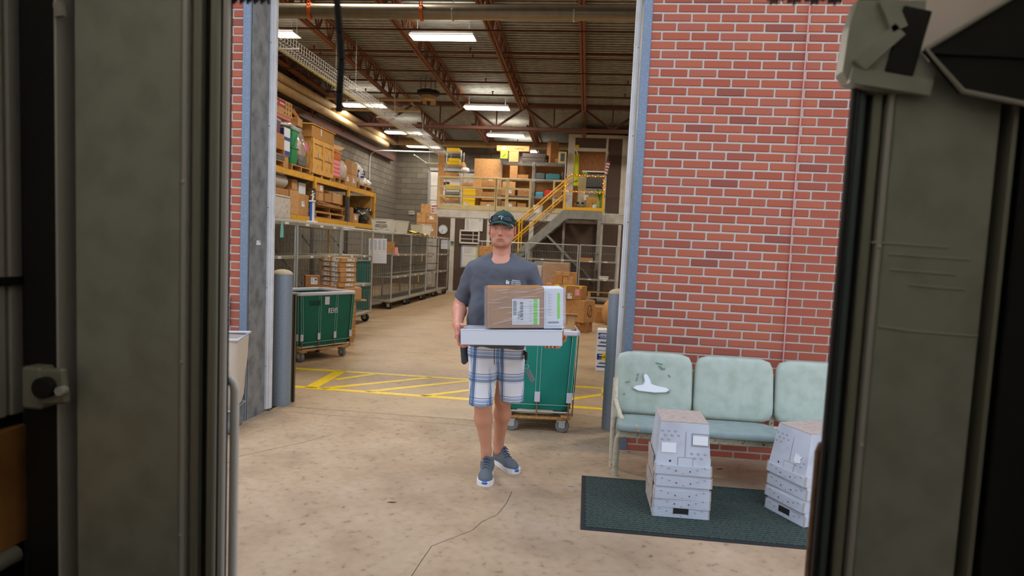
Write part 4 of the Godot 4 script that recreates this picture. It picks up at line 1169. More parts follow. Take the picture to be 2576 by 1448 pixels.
func carts_and_bins() -> void:
	var a := laundry_cart("dark green canvas laundry cart lettered in white, beside the domed bollard", Vector3(-3.53, 0, -8.44), 1.115, 0.91, 0.69, M.canvas_green)
	letters(a, "REHS", 0.066, M.binding, Vector3(0.075, 0.625, 0.352), rot(0, 0.02), 0.75)
	letters(a, "1448", 0.07, mat("ink_green", rgb(6, 60, 50), 0.8), Vector3(-0.22, 0.73, 0.353), rot(0, 0.02), 0.9)
	sheet(a, "name_patch", M.binding, Vector3(-0.03, 0.755, 0.356), 0.075, 0.1, rot(0, 0.02))
	part(a, "handle_pocket", mb().box(Vector3(-0.455, 0.6, 0.12), Vector3(0.006, 0.2, 0.16)), M.canvas_green)
	laundry_cart("teal green canvas laundry cart standing right behind the walking man", Vector3(-0.392, 0, -5.94), 1.67, 0.9, 0.62, M.canvas_teal)
	var b := carton("pale open cardboard box with a white label inside the teal cart", Vector3(-0.17, 0.62, -5.72), Vector3(0.18, 0.36, 0.22), 0.06, 2, "l")
	part(b, "open_flap", mb().box(Vector3(0.02, 0.365, 0.12), Vector3(0.17, 0.006, 0.06), rot(0, -0.5)), M.card2)
	carton("brown cardboard box deep inside the teal cart", Vector3(-0.42, 0.5, -5.9), Vector3(0.26, 0.3, 0.3), 0.3, 1)
	# cartons between the green cart and the wire cages
	var dolly := thing("wooden_crate", "wooden crate under the pile of flat cartons behind the green cart", "crate", Vector3(-3.7, 0, -9.95), 0.62)
	part(dolly, "body", mb().box(Vector3(0, 0.34, 0), Vector3(0.42, 0.56, 0.36)), M.pallet)
	for k in 3:
		part(dolly, "deck_board", mb().box(Vector3(0, 0.632, -0.14 + k * 0.14), Vector3(0.62 if k < 2 else 0.74, 0.022, 0.12), Basis(), 0.003), M.pallet)
	for sx in [-1.0, 1.0]:
		part(dolly, "skid", mb().box(Vector3(sx * 0.16, 0.03, 0), Vector3(0.06, 0.06, 0.36)), M.pallet)
	carton("wide lowest carton of the pile behind the green cart", Vector3(-3.7, 0.645, -9.95), Vector3(0.56, 0.18, 0.42), 0.62, 2, "r", "cartons piled behind the green cart")
	var names := ["sixth and topmost", "fifth", "fourth", "third", "second", "first and lowest"]
	for i in 6:
		carton("flat labelled carton, " + names[5 - i] + " above the wide one behind the green cart", Vector3(-3.72 + 0.008 * (i % 2), 0.829 + i * 0.0735, -9.95), Vector3(0.3, 0.07, 0.44), 1.0 + 0.04 * ((i * 7) % 3), [2, 0, 2][i % 3], "lq", "cartons piled behind the green cart")
	carton("small carton left of the labelled pile, upper one", Vector3(-3.93, 0.83, -9.46), Vector3(0.2, 0.17, 0.2), 0.5, 3, "l", "cartons piled behind the green cart")
	carton("small carton left of the labelled pile, lower one with a yellow sticker", Vector3(-3.93, 0.6, -9.46), Vector3(0.24, 0.225, 0.22), 0.45, 1, "y", "cartons piled behind the green cart")
	# teal bins between the two cage rows
	for i in 2:
		var t := thing("plastic_bin", ["lower dark teal ribbed plastic bin between the cage rows", "upper dark teal ribbed plastic bin between the cage rows"][i], "bin", Vector3(-4.85, 0.12 + i * 0.52, -13.5), PI / 2 - 0.1, "teal bins between the cages")
		part(t, "shell", mb().box(Vector3(0, 0.24, 0), Vector3(0.9, 0.48, 0.6), Basis(), 0.02), M.teal_plastic)
		for k in 9:
			part(t, "rib", mb().box(Vector3(-0.36 + k * 0.09, 0.22, 0.303), Vector3(0.04, 0.34, 0.012), Basis(), 0.003), M.teal_plastic)
			part(t, "rib", mb().box(Vector3(-0.453, 0.22, -0.24 + k * 0.06), Vector3(0.012, 0.34, 0.03), Basis(), 0.003), M.teal_plastic)
		part(t, "rim", mb().box(Vector3(0, 0.485, 0), Vector3(0.94, 0.035, 0.64), Basis(), 0.008), M.teal_plastic)
	solo("bin_dolly", mb().box(Vector3(0, 0.09, 0), Vector3(0.92, 0.05, 0.62), Basis(), 0.006).box(Vector3(-0.36, 0.03, 0), Vector3(0.08, 0.06, 0.5)).box(Vector3(0.36, 0.03, 0), Vector3(0.08, 0.06, 0.5)), M.rack_post, "flat dark dolly under the teal bins", "dolly", Vector3(-4.85, 0, -13.5), PI / 2 - 0.1)

# ---------------------------------------------------------------- wire cages on wheels
func cage(label: String, at: Vector3, turn: float, L: float, D: float, Ht: float, group: String, shelves: Array, top: bool, ends: Array) -> Node3D:
	# local x along the length, +z the open front
	var t := thing("wire_cage_cart", label, "cart", at, turn, group)
	part(t, "base_deck", mb().box(Vector3(0, 0.185, 0), Vector3(L, 0.045, D), Basis(), 0.006), M.galv_cage)
	for sx in [-1.0, 1.0]:
		for sz in [-1.0, 1.0]:
			part(t, "post", mb().rod(Vector3(sx * (L * 0.5 - 0.015), 0.17, sz * (D * 0.5 - 0.015)), Vector3(sx * (L * 0.5 - 0.015), Ht, sz * (D * 0.5 - 0.015)), 0.016, 10), M.zinc)
			caster(t, Vector3(sx * (L * 0.5 - 0.12), 0.0, sz * (D * 0.5 - 0.1)), 0.075, M.rubber)
	var fr := mb()
	for sz in [-1.0, 1.0]:
		fr.rod(Vector3(-L * 0.5, Ht, sz * (D * 0.5 - 0.015)), Vector3(L * 0.5, Ht, sz * (D * 0.5 - 0.015)), 0.014, 8)
	for sx in [-1.0, 1.0]:
		fr.rod(Vector3(sx * (L * 0.5 - 0.015), Ht, -D * 0.5), Vector3(sx * (L * 0.5 - 0.015), Ht, D * 0.5), 0.014, 8)
	part(t, "top_frame", fr, M.zinc)
	var pan := func(a: Vector3, b: Vector3, pitch: float) -> void:
		var w := mb()
		var n_ := int(a.distance_to(b) / pitch)
		for k in range(1, n_):
			var p := a.lerp(b, float(k) / n_)
			w.bar(p + Vector3.UP * 0.2, p + Vector3.UP * Ht, 0.005, 0.005)
		for y in [0.45, 0.98, 1.5]:
			w.bar(a + Vector3.UP * y, b + Vector3.UP * y, 0.006, 0.006)
		part(t, "wire_panel", w, M.wire, "", "stuff")
	pan.call(Vector3(-L * 0.5, 0, -D * 0.5 + 0.012), Vector3(L * 0.5, 0, -D * 0.5 + 0.012), 0.05)
	for e in ends:
		pan.call(Vector3(e * (L * 0.5 - 0.012), 0, -D * 0.5), Vector3(e * (L * 0.5 - 0.012), 0, D * 0.5), 0.05)
	for y in shelves:
		part(t, "shelf", mb().box(Vector3(0, y, 0), Vector3(L - 0.03, 0.016, D - 0.03)).box(Vector3(0, y - 0.008, D * 0.5 - 0.012), Vector3(L - 0.03, 0.045, 0.014), Basis(), 0.003), M.galv_cage)
		for k in 2:
			sheet(t, "shelf_label", M.paper, Vector3((-0.25 + k * 0.5) * L * 0.8, y - 0.008, D * 0.5 - 0.003), 0.1, 0.03)
	if top:
		part(t, "top_deck", mb().box(Vector3(0, Ht + 0.016, 0), Vector3(L, 0.016, D), Basis(), 0.003).box(Vector3(0, Ht, D * 0.5 - 0.004), Vector3(L, 0.05, 0.012), Basis(), 0.003), M.galv_cage)
		for k in 3:
			sheet(t, "shelf_label", M.paper, Vector3((-0.35 + k * 0.35) * L * 0.9, Ht, D * 0.5 + 0.003), 0.12, 0.03)
	return t

func cages() -> void:
	vary(mat("galv_cage", rgb(164, 160, 146), 0.5, 0.3), M.cloudy, 0.9, true)
	var ga := "wire cages in the nearer row"
	cage("wire cage cart, nearest of the near row, beside the bollard", Vector3(-4.475, 0, -8.42), PI / 2, 1.74, 0.75, 1.72, ga, [1.26], true, [])
	cage("wire cage cart, middle of the near row, behind the piled cartons", Vector3(-4.475, 0, -10.2), PI / 2, 1.72, 0.75, 1.72, ga, [1.26, 0.73], true, [-1])
	cage("wire cage cart, last of the near row, before the teal bins", Vector3(-4.475, 0, -11.94), PI / 2, 1.68, 0.75, 1.73, ga, [1.26, 0.73], false, [-1, 1])
	var gb := "wire cages in the farther row"
	var zb := [[-15.2, -16.86, "first of the far row, with printed sheets on its end"], [-16.88, -18.54, "second of the far row, under the yellow cloth"], [-18.56, -20.02, "third of the far row, under a mail tub"], [-20.04, -21.5, "last of the far row, nearest the office door"]]
	for i in 4:
		var q = zb[i]
		cage("wire cage cart, " + q[2], Vector3(-4.795, 0, (q[0] + q[1]) * 0.5), PI / 2, q[0] - q[1], 0.75, 1.75, gb, [1.26, 0.74], i > 0, [-1] if i == 0 else [-1, 1] if i == 3 else [-1])
	var gr := "wire cages before the stairs"
	cage("wire cage cart before the stairs, hidden behind the man", Vector3(-2.56, 0, -20.7), 0, 1.48, 0.72, 1.71, gr, [1.26, 0.73], false, [])
	cage("wire cage cart before the stairs, middle one behind the stacked boxes", Vector3(-1.04, 0, -20.7), 0, 1.52, 0.72, 1.72, gr, [1.26, 0.73], false, [-1])
	cage("wire cage cart before the stairs, nearest the right-hand bollard", Vector3(0.31, 0, -20.7), 0, 1.12, 0.72, 1.73, gr, [1.26, 0.73], false, [-1, 1])
	carton("small flat carton on the cage shelf below the stair landing", Vector3(-0.04, 1.27, -20.5), Vector3(0.38, 0.08, 0.3), 0, 1, "", "")
	solo("white_tray", mb().box(Vector3(0, 0.045, 0), Vector3(0.27, 0.09, 0.2), Basis(), 0.012).box(Vector3(0, 0.085, 0), Vector3(0.3, 0.015, 0.23), Basis(), 0.005), M.white_paint, "small white plastic tray on the right cage's middle shelf", "tray", Vector3(0.5, 0.74, -20.5))
	carton("printed carton on the shelf behind the man's shoulder", Vector3(-2.95, 1.27, -20.5), Vector3(0.6, 0.3, 0.4), 0, 0, "p", "")
	var sk := thing("wooden_skid", "small wooden skid on the bottom of the right cage", "skid", Vector3(0.4, 0.21, -20.6))
	part(sk, "deck", mb().box(Vector3(0, 0.14, 0), Vector3(0.7, 0.02, 0.5)), M.pallet)
	for x in [-0.3, 0.3]:
		part(sk, "block", mb().box(Vector3(x, 0.065, 0.2), Vector3(0.09, 0.13, 0.09)), M.pallet)
		part(sk, "block", mb().box(Vector3(x, 0.065, -0.2), Vector3(0.09, 0.13, 0.09)), M.pallet)
	# sheets on the end of the far row
	var im := canvas(96, 128, rgb(226, 228, 236))
	for i in 18:
		for j in 4:
			im.fill_rect(Rect2i(5 + j * 23, 6 + i * 3, 12 + (i * 5 + j * 3) % 8, 2), [rgb(150, 160, 200), rgb(200, 196, 180), rgb(140, 146, 168), rgb(180, 190, 220)][(i + j) % 4])
	im.fill_rect(Rect2i(0, 66, 96, 3), rgb(220, 210, 160))
	for i in 8:
		im.fill_rect(Rect2i(8, 78 + i * 6, 40 + (i * 11) % 36, 1), rgb(170, 176, 200))
	var pr := printed("notice", im)
	var no := thing("notice_sheet", "white printed schedule sheets hung on the far row's end panel", "notice", Vector3(-4.76, 1.33, -15.17))
	sheet(no, "sheet", pr, Vector3.ZERO, 0.42, 0.56, rot(0, 0, 0.02))
	solo("brown_envelope", mb().box(Vector3(0, 0, 0), Vector3(0.2, 0.26, 0.004)).box(Vector3(0.03, 0.08, 0.004), Vector3(0.05, 0.1, 0.003)), M.card0, "brown envelope beside the schedule sheets on the far row", "envelope", Vector3(-4.46, 1.42, -15.175), -0.2)
	solo("pink_slip", mb().box(Vector3.ZERO, Vector3(0.11, 0.16, 0.004), rot(0, 0, 0.1)), mat("pink_paper", rgb(236, 160, 160), 0.7), "pink paper slip hanging on the far row's front corner", "slip", Vector3(-4.34, 1.35, -15.172), -0.1)
	solo("blue_tag", mb().prism(PackedVector2Array([Vector2(-0.05, -0.16), Vector2(0.05, -0.16), Vector2(0.045, -0.02), Vector2(0.0, 0.06), Vector2(-0.03, -0.02)]), 0.006), mat("cyan_tag", rgb(120, 196, 196), 0.6), "light blue tag tied to the top of the nearest cage", "tag", Vector3(-4.07, 1.68, -8.75), PI / 2)
	for a in [[-17.6, 0.7, "lower yellow strap end hanging from the far row's second cage"], [-17.9, 1.24, "upper yellow strap end hanging from the far row's second cage"]]:
		solo("strap_end", mb().box(Vector3(0, -0.08, 0), Vector3(0.006, 0.16, 0.04), rot(0, 0.15)), M.yellow_tape, a[2], "strap", Vector3(-4.4, a[1], a[0]))
	var i2 := 0
	for a in [[-16.0, 1.48, 1.5], [-17.7, 1.5, 1.5], [-19.3, 1.5, 1.3], [-16.0, 0.99, 1.5], [-17.7, 1.0, 1.5], [-19.3, 1.0, 1.3]]:
		var pos = ["upper", "lower"][i2 / 3] + " one across the " + ["first", "second", "third"][i2 % 3] + " cage of the far row"
		solo("elastic_cord", mb().tube([Vector3(0, 0.01, a[2] * 0.5), Vector3(0, -0.01, 0), Vector3(0, 0.0, -a[2] * 0.5)], 0.012, 6), M.black, "black elastic cord, " + str(pos), "cord", Vector3(-4.41, a[1], a[0]), 0.0, "elastic cords on the cages")
		i2 += 1
	# things lying on the cages
	solo("long_plank", mb().box(Vector3.ZERO, Vector3(0.3, 0.03, 2.9), rot(0, 0, 0), 0.004), mat("plank_grey", rgb(196, 190, 180), 0.7), "long pale board lying along the top of the nearest cages", "board", Vector3(-4.3, 1.762, -10.4))
	var hb := thing("canvas_sack_tub", "large grey-white fabric tub with a brown tag on top of the near cages", "tub", Vector3(-4.82, 1.75, -9.7), 0.0)
	tapered_bag(hb, "body", 0.62, 0.62, 0.01, 0.36, 1.0, vary(mat("sack_grey", rgb(206, 200, 194), 0.9), M.cardtex, 1.0))
	part(hb, "top_fold", mb().box(Vector3(0, 0.36, 0), Vector3(0.6, 0.03, 0.6), rot(0, 0, 0.06), 0.01), M.sack_grey)
	sheet(hb, "tag", M.card1, Vector3(0.315, 0.2, -0.15), 0.06, 0.1, rot(PI / 2))
	var tro := thing("trophy_column", "slim blue and white trophy with a white figure on top of the near cages", "trophy", Vector3(-4.3, 1.778, -10.3), 0.3)
	part(tro, "base", mb().box(Vector3(0, 0.012, 0), Vector3(0.16, 0.024, 0.12), Basis(), 0.004), M.white_paint)
	part(tro, "column", mb().box(Vector3(-0.018, 0.17, 0), Vector3(0.036, 0.3, 0.05), Basis(), 0.006), mat("trophy_blue", rgb(40, 96, 200), 0.3))
	part(tro, "column", mb().box(Vector3(0.018, 0.17, 0), Vector3(0.036, 0.3, 0.05), Basis(), 0.006), M.white_paint)
	part(tro, "capital", mb().box(Vector3(0, 0.33, 0), Vector3(0.1, 0.025, 0.08), Basis(), 0.004), M.white_paint)
	part(tro, "figure", mb().tube([Vector3(0, 0.34, 0), Vector3(0.01, 0.4, 0), Vector3(0, 0.45, 0)], [0.012, 0.018, 0.012], 8).ball(Vector3(0, 0.475, 0), Vector3(0.014, 0.018, 0.014), 8, 6).rod(Vector3(0, 0.44, 0), Vector3(0.04, 0.455, 0), 0.006, 6).rod(Vector3(0, 0.44, 0), Vector3(-0.03, 0.41, 0), 0.006, 6), M.white_paint)
	var usps := func(label: String, at: Vector3, turn: float, txt: bool) -> void:
		var t := thing("mail_tote", label, "tote", at, turn, "mail totes on the far cages")
		var b := mb()
		var lo := [Vector3(-0.21, 0, 0.17), Vector3(0.21, 0, 0.17), Vector3(0.21, 0, -0.17), Vector3(-0.21, 0, -0.17)]
		for k in 4:
			var k2 := (k + 1) % 4
			var a0: Vector3 = lo[k]
			var a1: Vector3 = lo[k2]
			var b0: Vector3 = a0 * 1.18 + Vector3.UP * 0.29
			var b1: Vector3 = a1 * 1.18 + Vector3.UP * 0.29
			b.quad(a0, a1, b1, b0, (a0 + a1).normalized())
			b.quad(a0 * 0.97, a1 * 0.97, b1 * 0.97, b0 * 0.97, -(a0 + a1).normalized())
		b.quad(lo[0], lo[1], lo[2], lo[3], Vector3.UP)
		part(t, "shell", b, M.grey_tub)
		part(t, "rim", mb().tube([Vector3(-0.248, 0.29, 0.2), Vector3(0.248, 0.29, 0.2), Vector3(0.248, 0.29, -0.2), Vector3(-0.248, 0.29, -0.2)], 0.009, 6, true), M.grey_tub)
		for s in [-1.0, 1.0]:
			part(t, "corner_rib", mb().bar(Vector3(s * 0.2, 0.01, 0.172), Vector3(s * 0.235, 0.28, 0.202), 0.02, 0.006, Vector3.BACK), M.grey_tub)
		if txt:
			var q := rot(0, 0.105)
			letters(t, "UNITED STATES", 0.028, M.ink, Vector3(-0.01, 0.16, 0.192), q, 0.95)
			letters(t, "POSTAL SERVICE", 0.028, M.ink, Vector3(-0.01, 0.12, 0.188), q, 0.95)
			var l := mb()
			for k in 3:
				l.box(Vector3(-0.01, 0.235 - k * 0.014, 0.2 - k * 0.0015), Vector3(0.26 - k * 0.03, 0.004, 0.002), q)
			l.box(Vector3(0, 0.085, 0.184), Vector3(0.08, 0.004, 0.002), q).box(Vector3(-0.13, 0.055, 0.18), Vector3(0.09, 0.004, 0.002), q).box(Vector3(0.13, 0.055, 0.18), Vector3(0.08, 0.004, 0.002), q)
			part(t, "small_print", l, M.ink)
	usps.call("off-white mail tote with black lettering at the front of the far row", Vector3(-4.73, 1.765, -15.46), 0.06, true)
	usps.call("plain off-white mail tote lying behind the lettered one", Vector3(-4.62, 1.765, -16.1), 1.2, false)
	usps.call("off-white mail tote behind the yellow cloth, below the clock", Vector3(-4.72, 1.785, -19.0), 1.25, false)
	var cloth := []
	for i in 7:
		var r := PackedVector3Array()
		for j in 15:
			r.append(Vector3(-4.78 + i * 0.07, 1.79 + 0.035 * absf(sin(j * 0.7 + i * 0.5)) + 0.02 * sin(i * 0.9) + (0.03 if j < 7 else 0.0), -17.0 - j * 0.11))
		cloth.append(r)
	solo("yellow_cloth", mb().rows(cloth), mat("yellow_fabric", rgb(244, 212, 10), 0.6), "bright yellow folded cloth draped on the far row of cages", "cloth")
	for a in [[-5.09, 1.77, 0, "left bottom carton behind the mail tote by the clock"], [-4.8, 1.77, 1, "right bottom carton behind the mail tote by the clock"], [-5.09, 2.195, 2, "left middle carton stacked beside the clock"], [-4.8, 2.195, 0, "right middle carton with a white slip beside the clock"]]:
		carton(a[3], Vector3(a[0], a[1], -20.6), Vector3(0.28, 0.42 if a[1] < 2 else 0.285, 0.28), 0, a[2], "p" if a[2] == 2 else "pl", "cartons beside the clock")
	carton("single carton on top of the pile beside the clock", Vector3(-4.99, 2.485, -20.6), Vector3(0.25, 0.27, 0.25), 0, 2, "p", "cartons beside the clock")

# ---------------------------------------------------------------- pallet rack on the side wall
func pallet(label: String, at: Vector3, L: float, D: float, group := "wooden pallets on the rack") -> Node3D:
	# L along local x
	var t := thing("wooden_pallet", label, "pallet", at, PI / 2, group)
	for k in 5:
		part(t, "deck_board", mb().box(Vector3(0, 0.112, -D * 0.42 + k * D * 0.21), Vector3(L, 0.018, D * 0.15)), M.pallet)
	for x in [-0.46, 0.0, 0.46]:
		part(t, "stringer", mb().box(Vector3(x * L, 0.06, 0), Vector3(0.04, 0.085, D)), M.pallet)
	for z in [-0.42, 0.42]:
		part(t, "bottom_board", mb().box(Vector3(0, 0.009, z * D), Vector3(L, 0.018, D * 0.14)), M.pallet)
	return t

func sack(parent: Node3D, called: String, c: Vector3, r: Vector3, m: Material, lump: float, seed_: int) -> MeshInstance3D:
	var f := FastNoiseLite.new()
	f.seed = seed_
	f.frequency = 2.2
	var g := []
	for i in 15:
		var a := PI * i / 14.0
		var row := PackedVector3Array()
		for k in 22:
			var t := TAU * k / 22.0
			var d := Vector3(sin(a) * cos(t), -cos(a), sin(a) * sin(t))
			var p := d * r * (1.0 + lump * f.get_noise_3dv(d * 2.0 + Vector3.ONE * seed_) + lump * 0.35 * sin(t * 7.0 + a * 3.0))
			p.y = maxf(p.y, -r.y * 0.8)
			row.append(c + p)
		g.append(row)
	var raw := mb().rows(g, true)
	var b := mb()
	for i in range(0, raw.v.size(), 3):
		var nn := []
		for k in 3:
			var q := raw.n[i + k]
			nn.append(q if q.dot(raw.v[i + k] - c) > 0.0 else -q)
		b.tri(raw.v[i], raw.v[i + 1], raw.v[i + 2], nn[0], nn[1], nn[2])
	return part(parent, called, b, m)

func rack() -> void:
	var t := thing("pallet_rack", "two-level steel pallet rack with orange-yellow beams along the block wall", "rack")
	var xf := -5.6
	var xb := -6.75
	var pz := [-9.2, -11.3, -13.42, -15.38, -17.3]
	for i in pz.size():
		for x in [xf + 0.02, xb]:
			var up := part(t, "upright", mb().box(Vector3(x, 1.36, pz[i]), Vector3(0.075, 2.72, 0.085), Basis(), 0.006), M.rack_post if i < 4 else M.rack_beam)
			for k in 12:
				part(up, "slot", mb().box(Vector3(x + 0.038, 0.5 + k * 0.18, pz[i]), Vector3(0.003, 0.06, 0.02)), M.black)
		part(t, "brace", mb().bar(Vector3(xf, 0.4, pz[i]), Vector3(xb, 1.7, pz[i]), 0.03, 0.03), M.rack_post)
		part(t, "beam_clip", mb().box(Vector3(xf + 0.04, 2.66, pz[i]), Vector3(0.05, 0.24, 0.1), Basis(), 0.006), M.rack_beam)
		part(t, "beam_clip", mb().box(Vector3(xf + 0.04, 1.86, pz[i]), Vector3(0.05, 0.2, 0.1), Basis(), 0.006), M.rack_beam)
	for i in pz.size() - 1:
		for y in [2.735, 1.915]:
			for x in [xf + 0.02, xb]:
				part(t, "beam", mb().box(Vector3(x, y, (pz[i] + pz[i + 1]) * 0.5), Vector3(0.05, 0.11, pz[i] - pz[i + 1]), Basis(), 0.006), M.rack_beam)
			var d := mb()
			var n_ := 26
			for k in n_:
				d.bar(Vector3(xf + 0.045, y + 0.056, lerpf(pz[i], pz[i + 1], (k + 0.5) / n_)), Vector3(xb, y + 0.056, lerpf(pz[i], pz[i + 1], (k + 0.5) / n_)), 0.02, 0.006)
			d.box(Vector3((xf + xb) * 0.5, y + 0.05, (pz[i] + pz[i + 1]) * 0.5), Vector3(0.9, 0.004, pz[i] - pz[i + 1] - 0.1))
			part(t, "wire_deck", d, M.rack_post, "", "stuff")
	var U := 2.796
	var Lw := 1.976
	# upper level, from the opening inwards
	pallet("lowest pallet under the grey sheets at the rack's near end", Vector3(-6.1, U, -11.66), 0.92, 1.0)
	solo("grey_sheet_stack", mb().box(Vector3(0, 0.035, 0), Vector3(1.0, 0.07, 0.92), Basis(), 0.006).box(Vector3(0.01, 0.08, 0.01), Vector3(0.98, 0.02, 0.9)), M.rack_post, "stack of grey sheets between two pallets on the rack", "sheets", Vector3(-6.1, U + 0.122, -11.66))
	pallet("upper pallet on the grey sheets at the rack's near end", Vector3(-6.1, U + 0.213, -11.66), 0.92, 1.0)
	carton("plain cardboard stack on the upper pallet near the doorway post", Vector3(-5.95, U + 0.336, -11.72), Vector3(0.66, 0.26, 0.82), 0, 1, "", "goods on the rack's top level")
	var rb := thing("printed_box", "dark red and grey printed box tilted on the near pallet", "box", Vector3(-5.98, U + 0.6, -11.78), 0.0, "goods on the rack's top level")
	part(rb, "body", mb().box(Vector3(0, 0.14, 0), Vector3(0.6, 0.22, 0.62), rot(0, -0.08), 0.006), mat("dark_red", rgb(118, 52, 50), 0.6))
	part(rb, "lid", mb().box(Vector3(0, 0.26, 0), Vector3(0.62, 0.05, 0.64), rot(0, -0.08), 0.006), M.grey_plastic)
	part(rb, "print", mb().box(Vector3(0.302, 0.16, -0.1), Vector3(0.004, 0.12, 0.16)), mat("print_blue", rgb(60, 90, 150), 0.6))
	part(rb, "print_strokes", mb().box(Vector3(0.303, 0.12, 0.14), Vector3(0.003, 0.03, 0.07)).box(Vector3(0.303, 0.08, 0.1), Vector3(0.003, 0.02, 0.12)), M.paper)
	var bw := thing("white_blue_box", "tall white box with blue bands standing against the wrapped load", "box", Vector3(-5.78, 3.03, -12.27), 0.0, "goods on the rack's top level")
	part(bw, "body", mb().box(Vector3(0, 0.255, 0), Vector3(0.3, 0.51, 0.25), Basis(), 0.006), M.white_card)
	var bb := mat("box_blue", rgb(42, 62, 150), 0.6)
	for a in [[0.05, 0.09], [0.31, 0.07]]:
		part(bw, "band", mb().box(Vector3(0, a[0], 0), Vector3(0.304, a[1], 0.254), Basis(), 0.004), bb)
	part(bw, "printed_side", mb().box(Vector3(0.1, 0.26, 0.127), Vector3(0.08, 0.48, 0.003)), bb)
	solo("box_shim", mb().box(Vector3(0, -0.116, 0), Vector3(0.26, 0.228, 0.22)), M.pallet, "wooden block under the white and blue box", "block", Vector3(-5.78, 3.028, -12.27))
	var pf := thing("flat_pink_box", "flat pinkish-red carton under the printed tool carton", "box", Vector3(-6.05, 3.72, -12.1), 0.0, "goods on the rack's top level")
	part(pf, "body", mb().box(Vector3(0, 0.03, 0), Vector3(0.6, 0.06, 1.15), Basis(), 0.004), mat("pink_red", rgb(204, 110, 104), 0.6))
	var pr := thing("tool_carton", "brown carton with a red banner and small printed pictures atop the pile", "box", Vector3(-6.05, 3.785, -12.1), 0.0, "goods on the rack's top level")
	part(pr, "body", mb().box(Vector3(0, 0.14, 0), Vector3(0.6, 0.28, 1.25), Basis(), 0.006), M.card2)
	part(pr, "banner", mb().box(Vector3(0.302, 0.2, -0.1), Vector3(0.003, 0.13, 0.42)), mat("banner_red", rgb(176, 40, 36), 0.5))
	part(pr, "banner_strokes", mb().box(Vector3(0.304, 0.2, -0.18), Vector3(0.003, 0.025, 0.2)).box(Vector3(0.304, 0.2, 0.04), Vector3(0.003, 0.025, 0.08)), M.paper)
	var pics := mb()
	for k in 9:
		pics.box(Vector3(0.302, 0.05 + 0.09 * (k / 3), -0.3 - 0.12 * (k % 3)), Vector3(0.003, 0.04, 0.03), rot(0, 0.4 * (k % 2)))
		pics.box(Vector3(0.302, 0.05 + 0.09 * (k / 3), 0.2 + 0.12 * (k % 3)), Vector3(0.003, 0.04, 0.02), rot(0, 0.5 * (k % 3)))
	part(pr, "print", pics, M.ink_brown)
	# wrapped load on its pallet
	pallet("pallet under the shrink-wrapped bins on the rack", Vector3(-6.1, U, -12.85), 0.9, 1.0)
	var gb := mat("green_bin", rgb(30, 132, 78), 0.35)
	for i in 2:
		var b := thing("green_bin", ["lower green plastic bin of the wrapped load", "upper green plastic bin of the wrapped load"][i], "bin", Vector3(-5.8, U + 0.122 + i * 0.33, -12.62), 0.0, "green bins in the wrapped load")
		tapered_bag(b, "body", 0.34, 0.34, 0.0, 0.3, 0.82, gb)
		part(b, "rim", mb().box(Vector3(0, 0.305, 0), Vector3(0.37, 0.03, 0.37), Basis(), 0.01), gb)
	var wl := thing("wrapped_load", "bundle of pink-printed goods shrink-wrapped in clear film on the rack", "bundle", Vector3(-5.95, U + 0.122, -12.95), 0.0, "goods on the rack's top level")
	sack(wl, "goods", Vector3(0, 0.36, 0.0), Vector3(0.28, 0.38, 0.22), mat("goods_pale", rgb(206, 178, 170), 0.5), 0.12, 4)
	sack(wl, "film", Vector3(0.02, 0.38, 0.06), Vector3(0.36, 0.44, 0.36), M.film, 0.1, 9)
	part(wl, "dark_tub", mb().box(Vector3(0.1, 0.12, -0.05), Vector3(0.42, 0.22, 0.38), Basis(), 0.02), M.rack_post)
	part(wl, "pink_pack", mb().box(Vector3(0.32, 0.4, -0.16), Vector3(0.02, 0.16, 0.14), rot(0, 0, 0.1)), mat("magenta", rgb(190, 50, 120), 0.5))
	part(wl, "grey_lid", mb().box(Vector3(0.0, 0.72, 0.1), Vector3(0.5, 0.08, 0.5), rot(0, 0.05, -0.08), 0.02), M.grey_plastic)
	carton("small tilted carton atop the wrapped load", Vector3(-5.88, 3.7, -13.05), Vector3(0.3, 0.16, 0.26), 0.1, 2, "", "goods on the rack's top level")
	# plywood crate
	var cr := thing("plywood_crate", "big golden plywood shipping crate with latches on the rack's top level", "crate", Vector3(-5.98, U + 0.05, -13.94), 0.0)
	part(cr, "body", mb().box(Vector3(0, 0.36, 0), Vector3(0.72, 0.7, 1.16), Basis(), 0.006), M.ply)
	for z in [-0.54, -0.02, 0.52]:
		part(cr, "batten", mb().box(Vector3(0.372, 0.36, z), Vector3(0.025, 0.7, 0.09), Basis(), 0.003), M.ply)
	for y in [0.06, 0.38, 0.66]:
		part(cr, "batten", mb().box(Vector3(0.37, y, 0), Vector3(0.022, 0.1, 1.14), Basis(), 0.003), M.ply)
	for z in [-0.3, 0.26]:
		part(cr, "latch", mb().box(Vector3(0.39, 0.4, z), Vector3(0.012, 0.09, 0.04), Basis(), 0.004), M.zinc)
	part(cr, "top_panel", mb().box(Vector3(0, 0.84, 0), Vector3(0.74, 0.25, 1.2), Basis(), 0.004), M.osb)
	part(cr, "lid", mb().box(Vector3(0, 0.975, 0), Vector3(0.8, 0.02, 1.26), Basis(), 0.003), M.ply)
	part(cr, "tag", mb().box(Vector3(0.372, 0.88, 0.12), Vector3(0.003, 0.14, 0.04)), M.paper)
	for z in [-0.5, 0.0, 0.5]:
		part(cr, "foot", mb().box(Vector3(0, -0.02, z), Vector3(0.72, 0.055, 0.09)), M.ply)
	solo("timber_length", mb().box(Vector3.ZERO, Vector3(0.05, 0.03, 0.9), rot(0, -0.15)), M.pallet, "loose wooden slat sticking out above the plywood crate", "slat", Vector3(-5.9, 3.93, -13.3), 0.2)
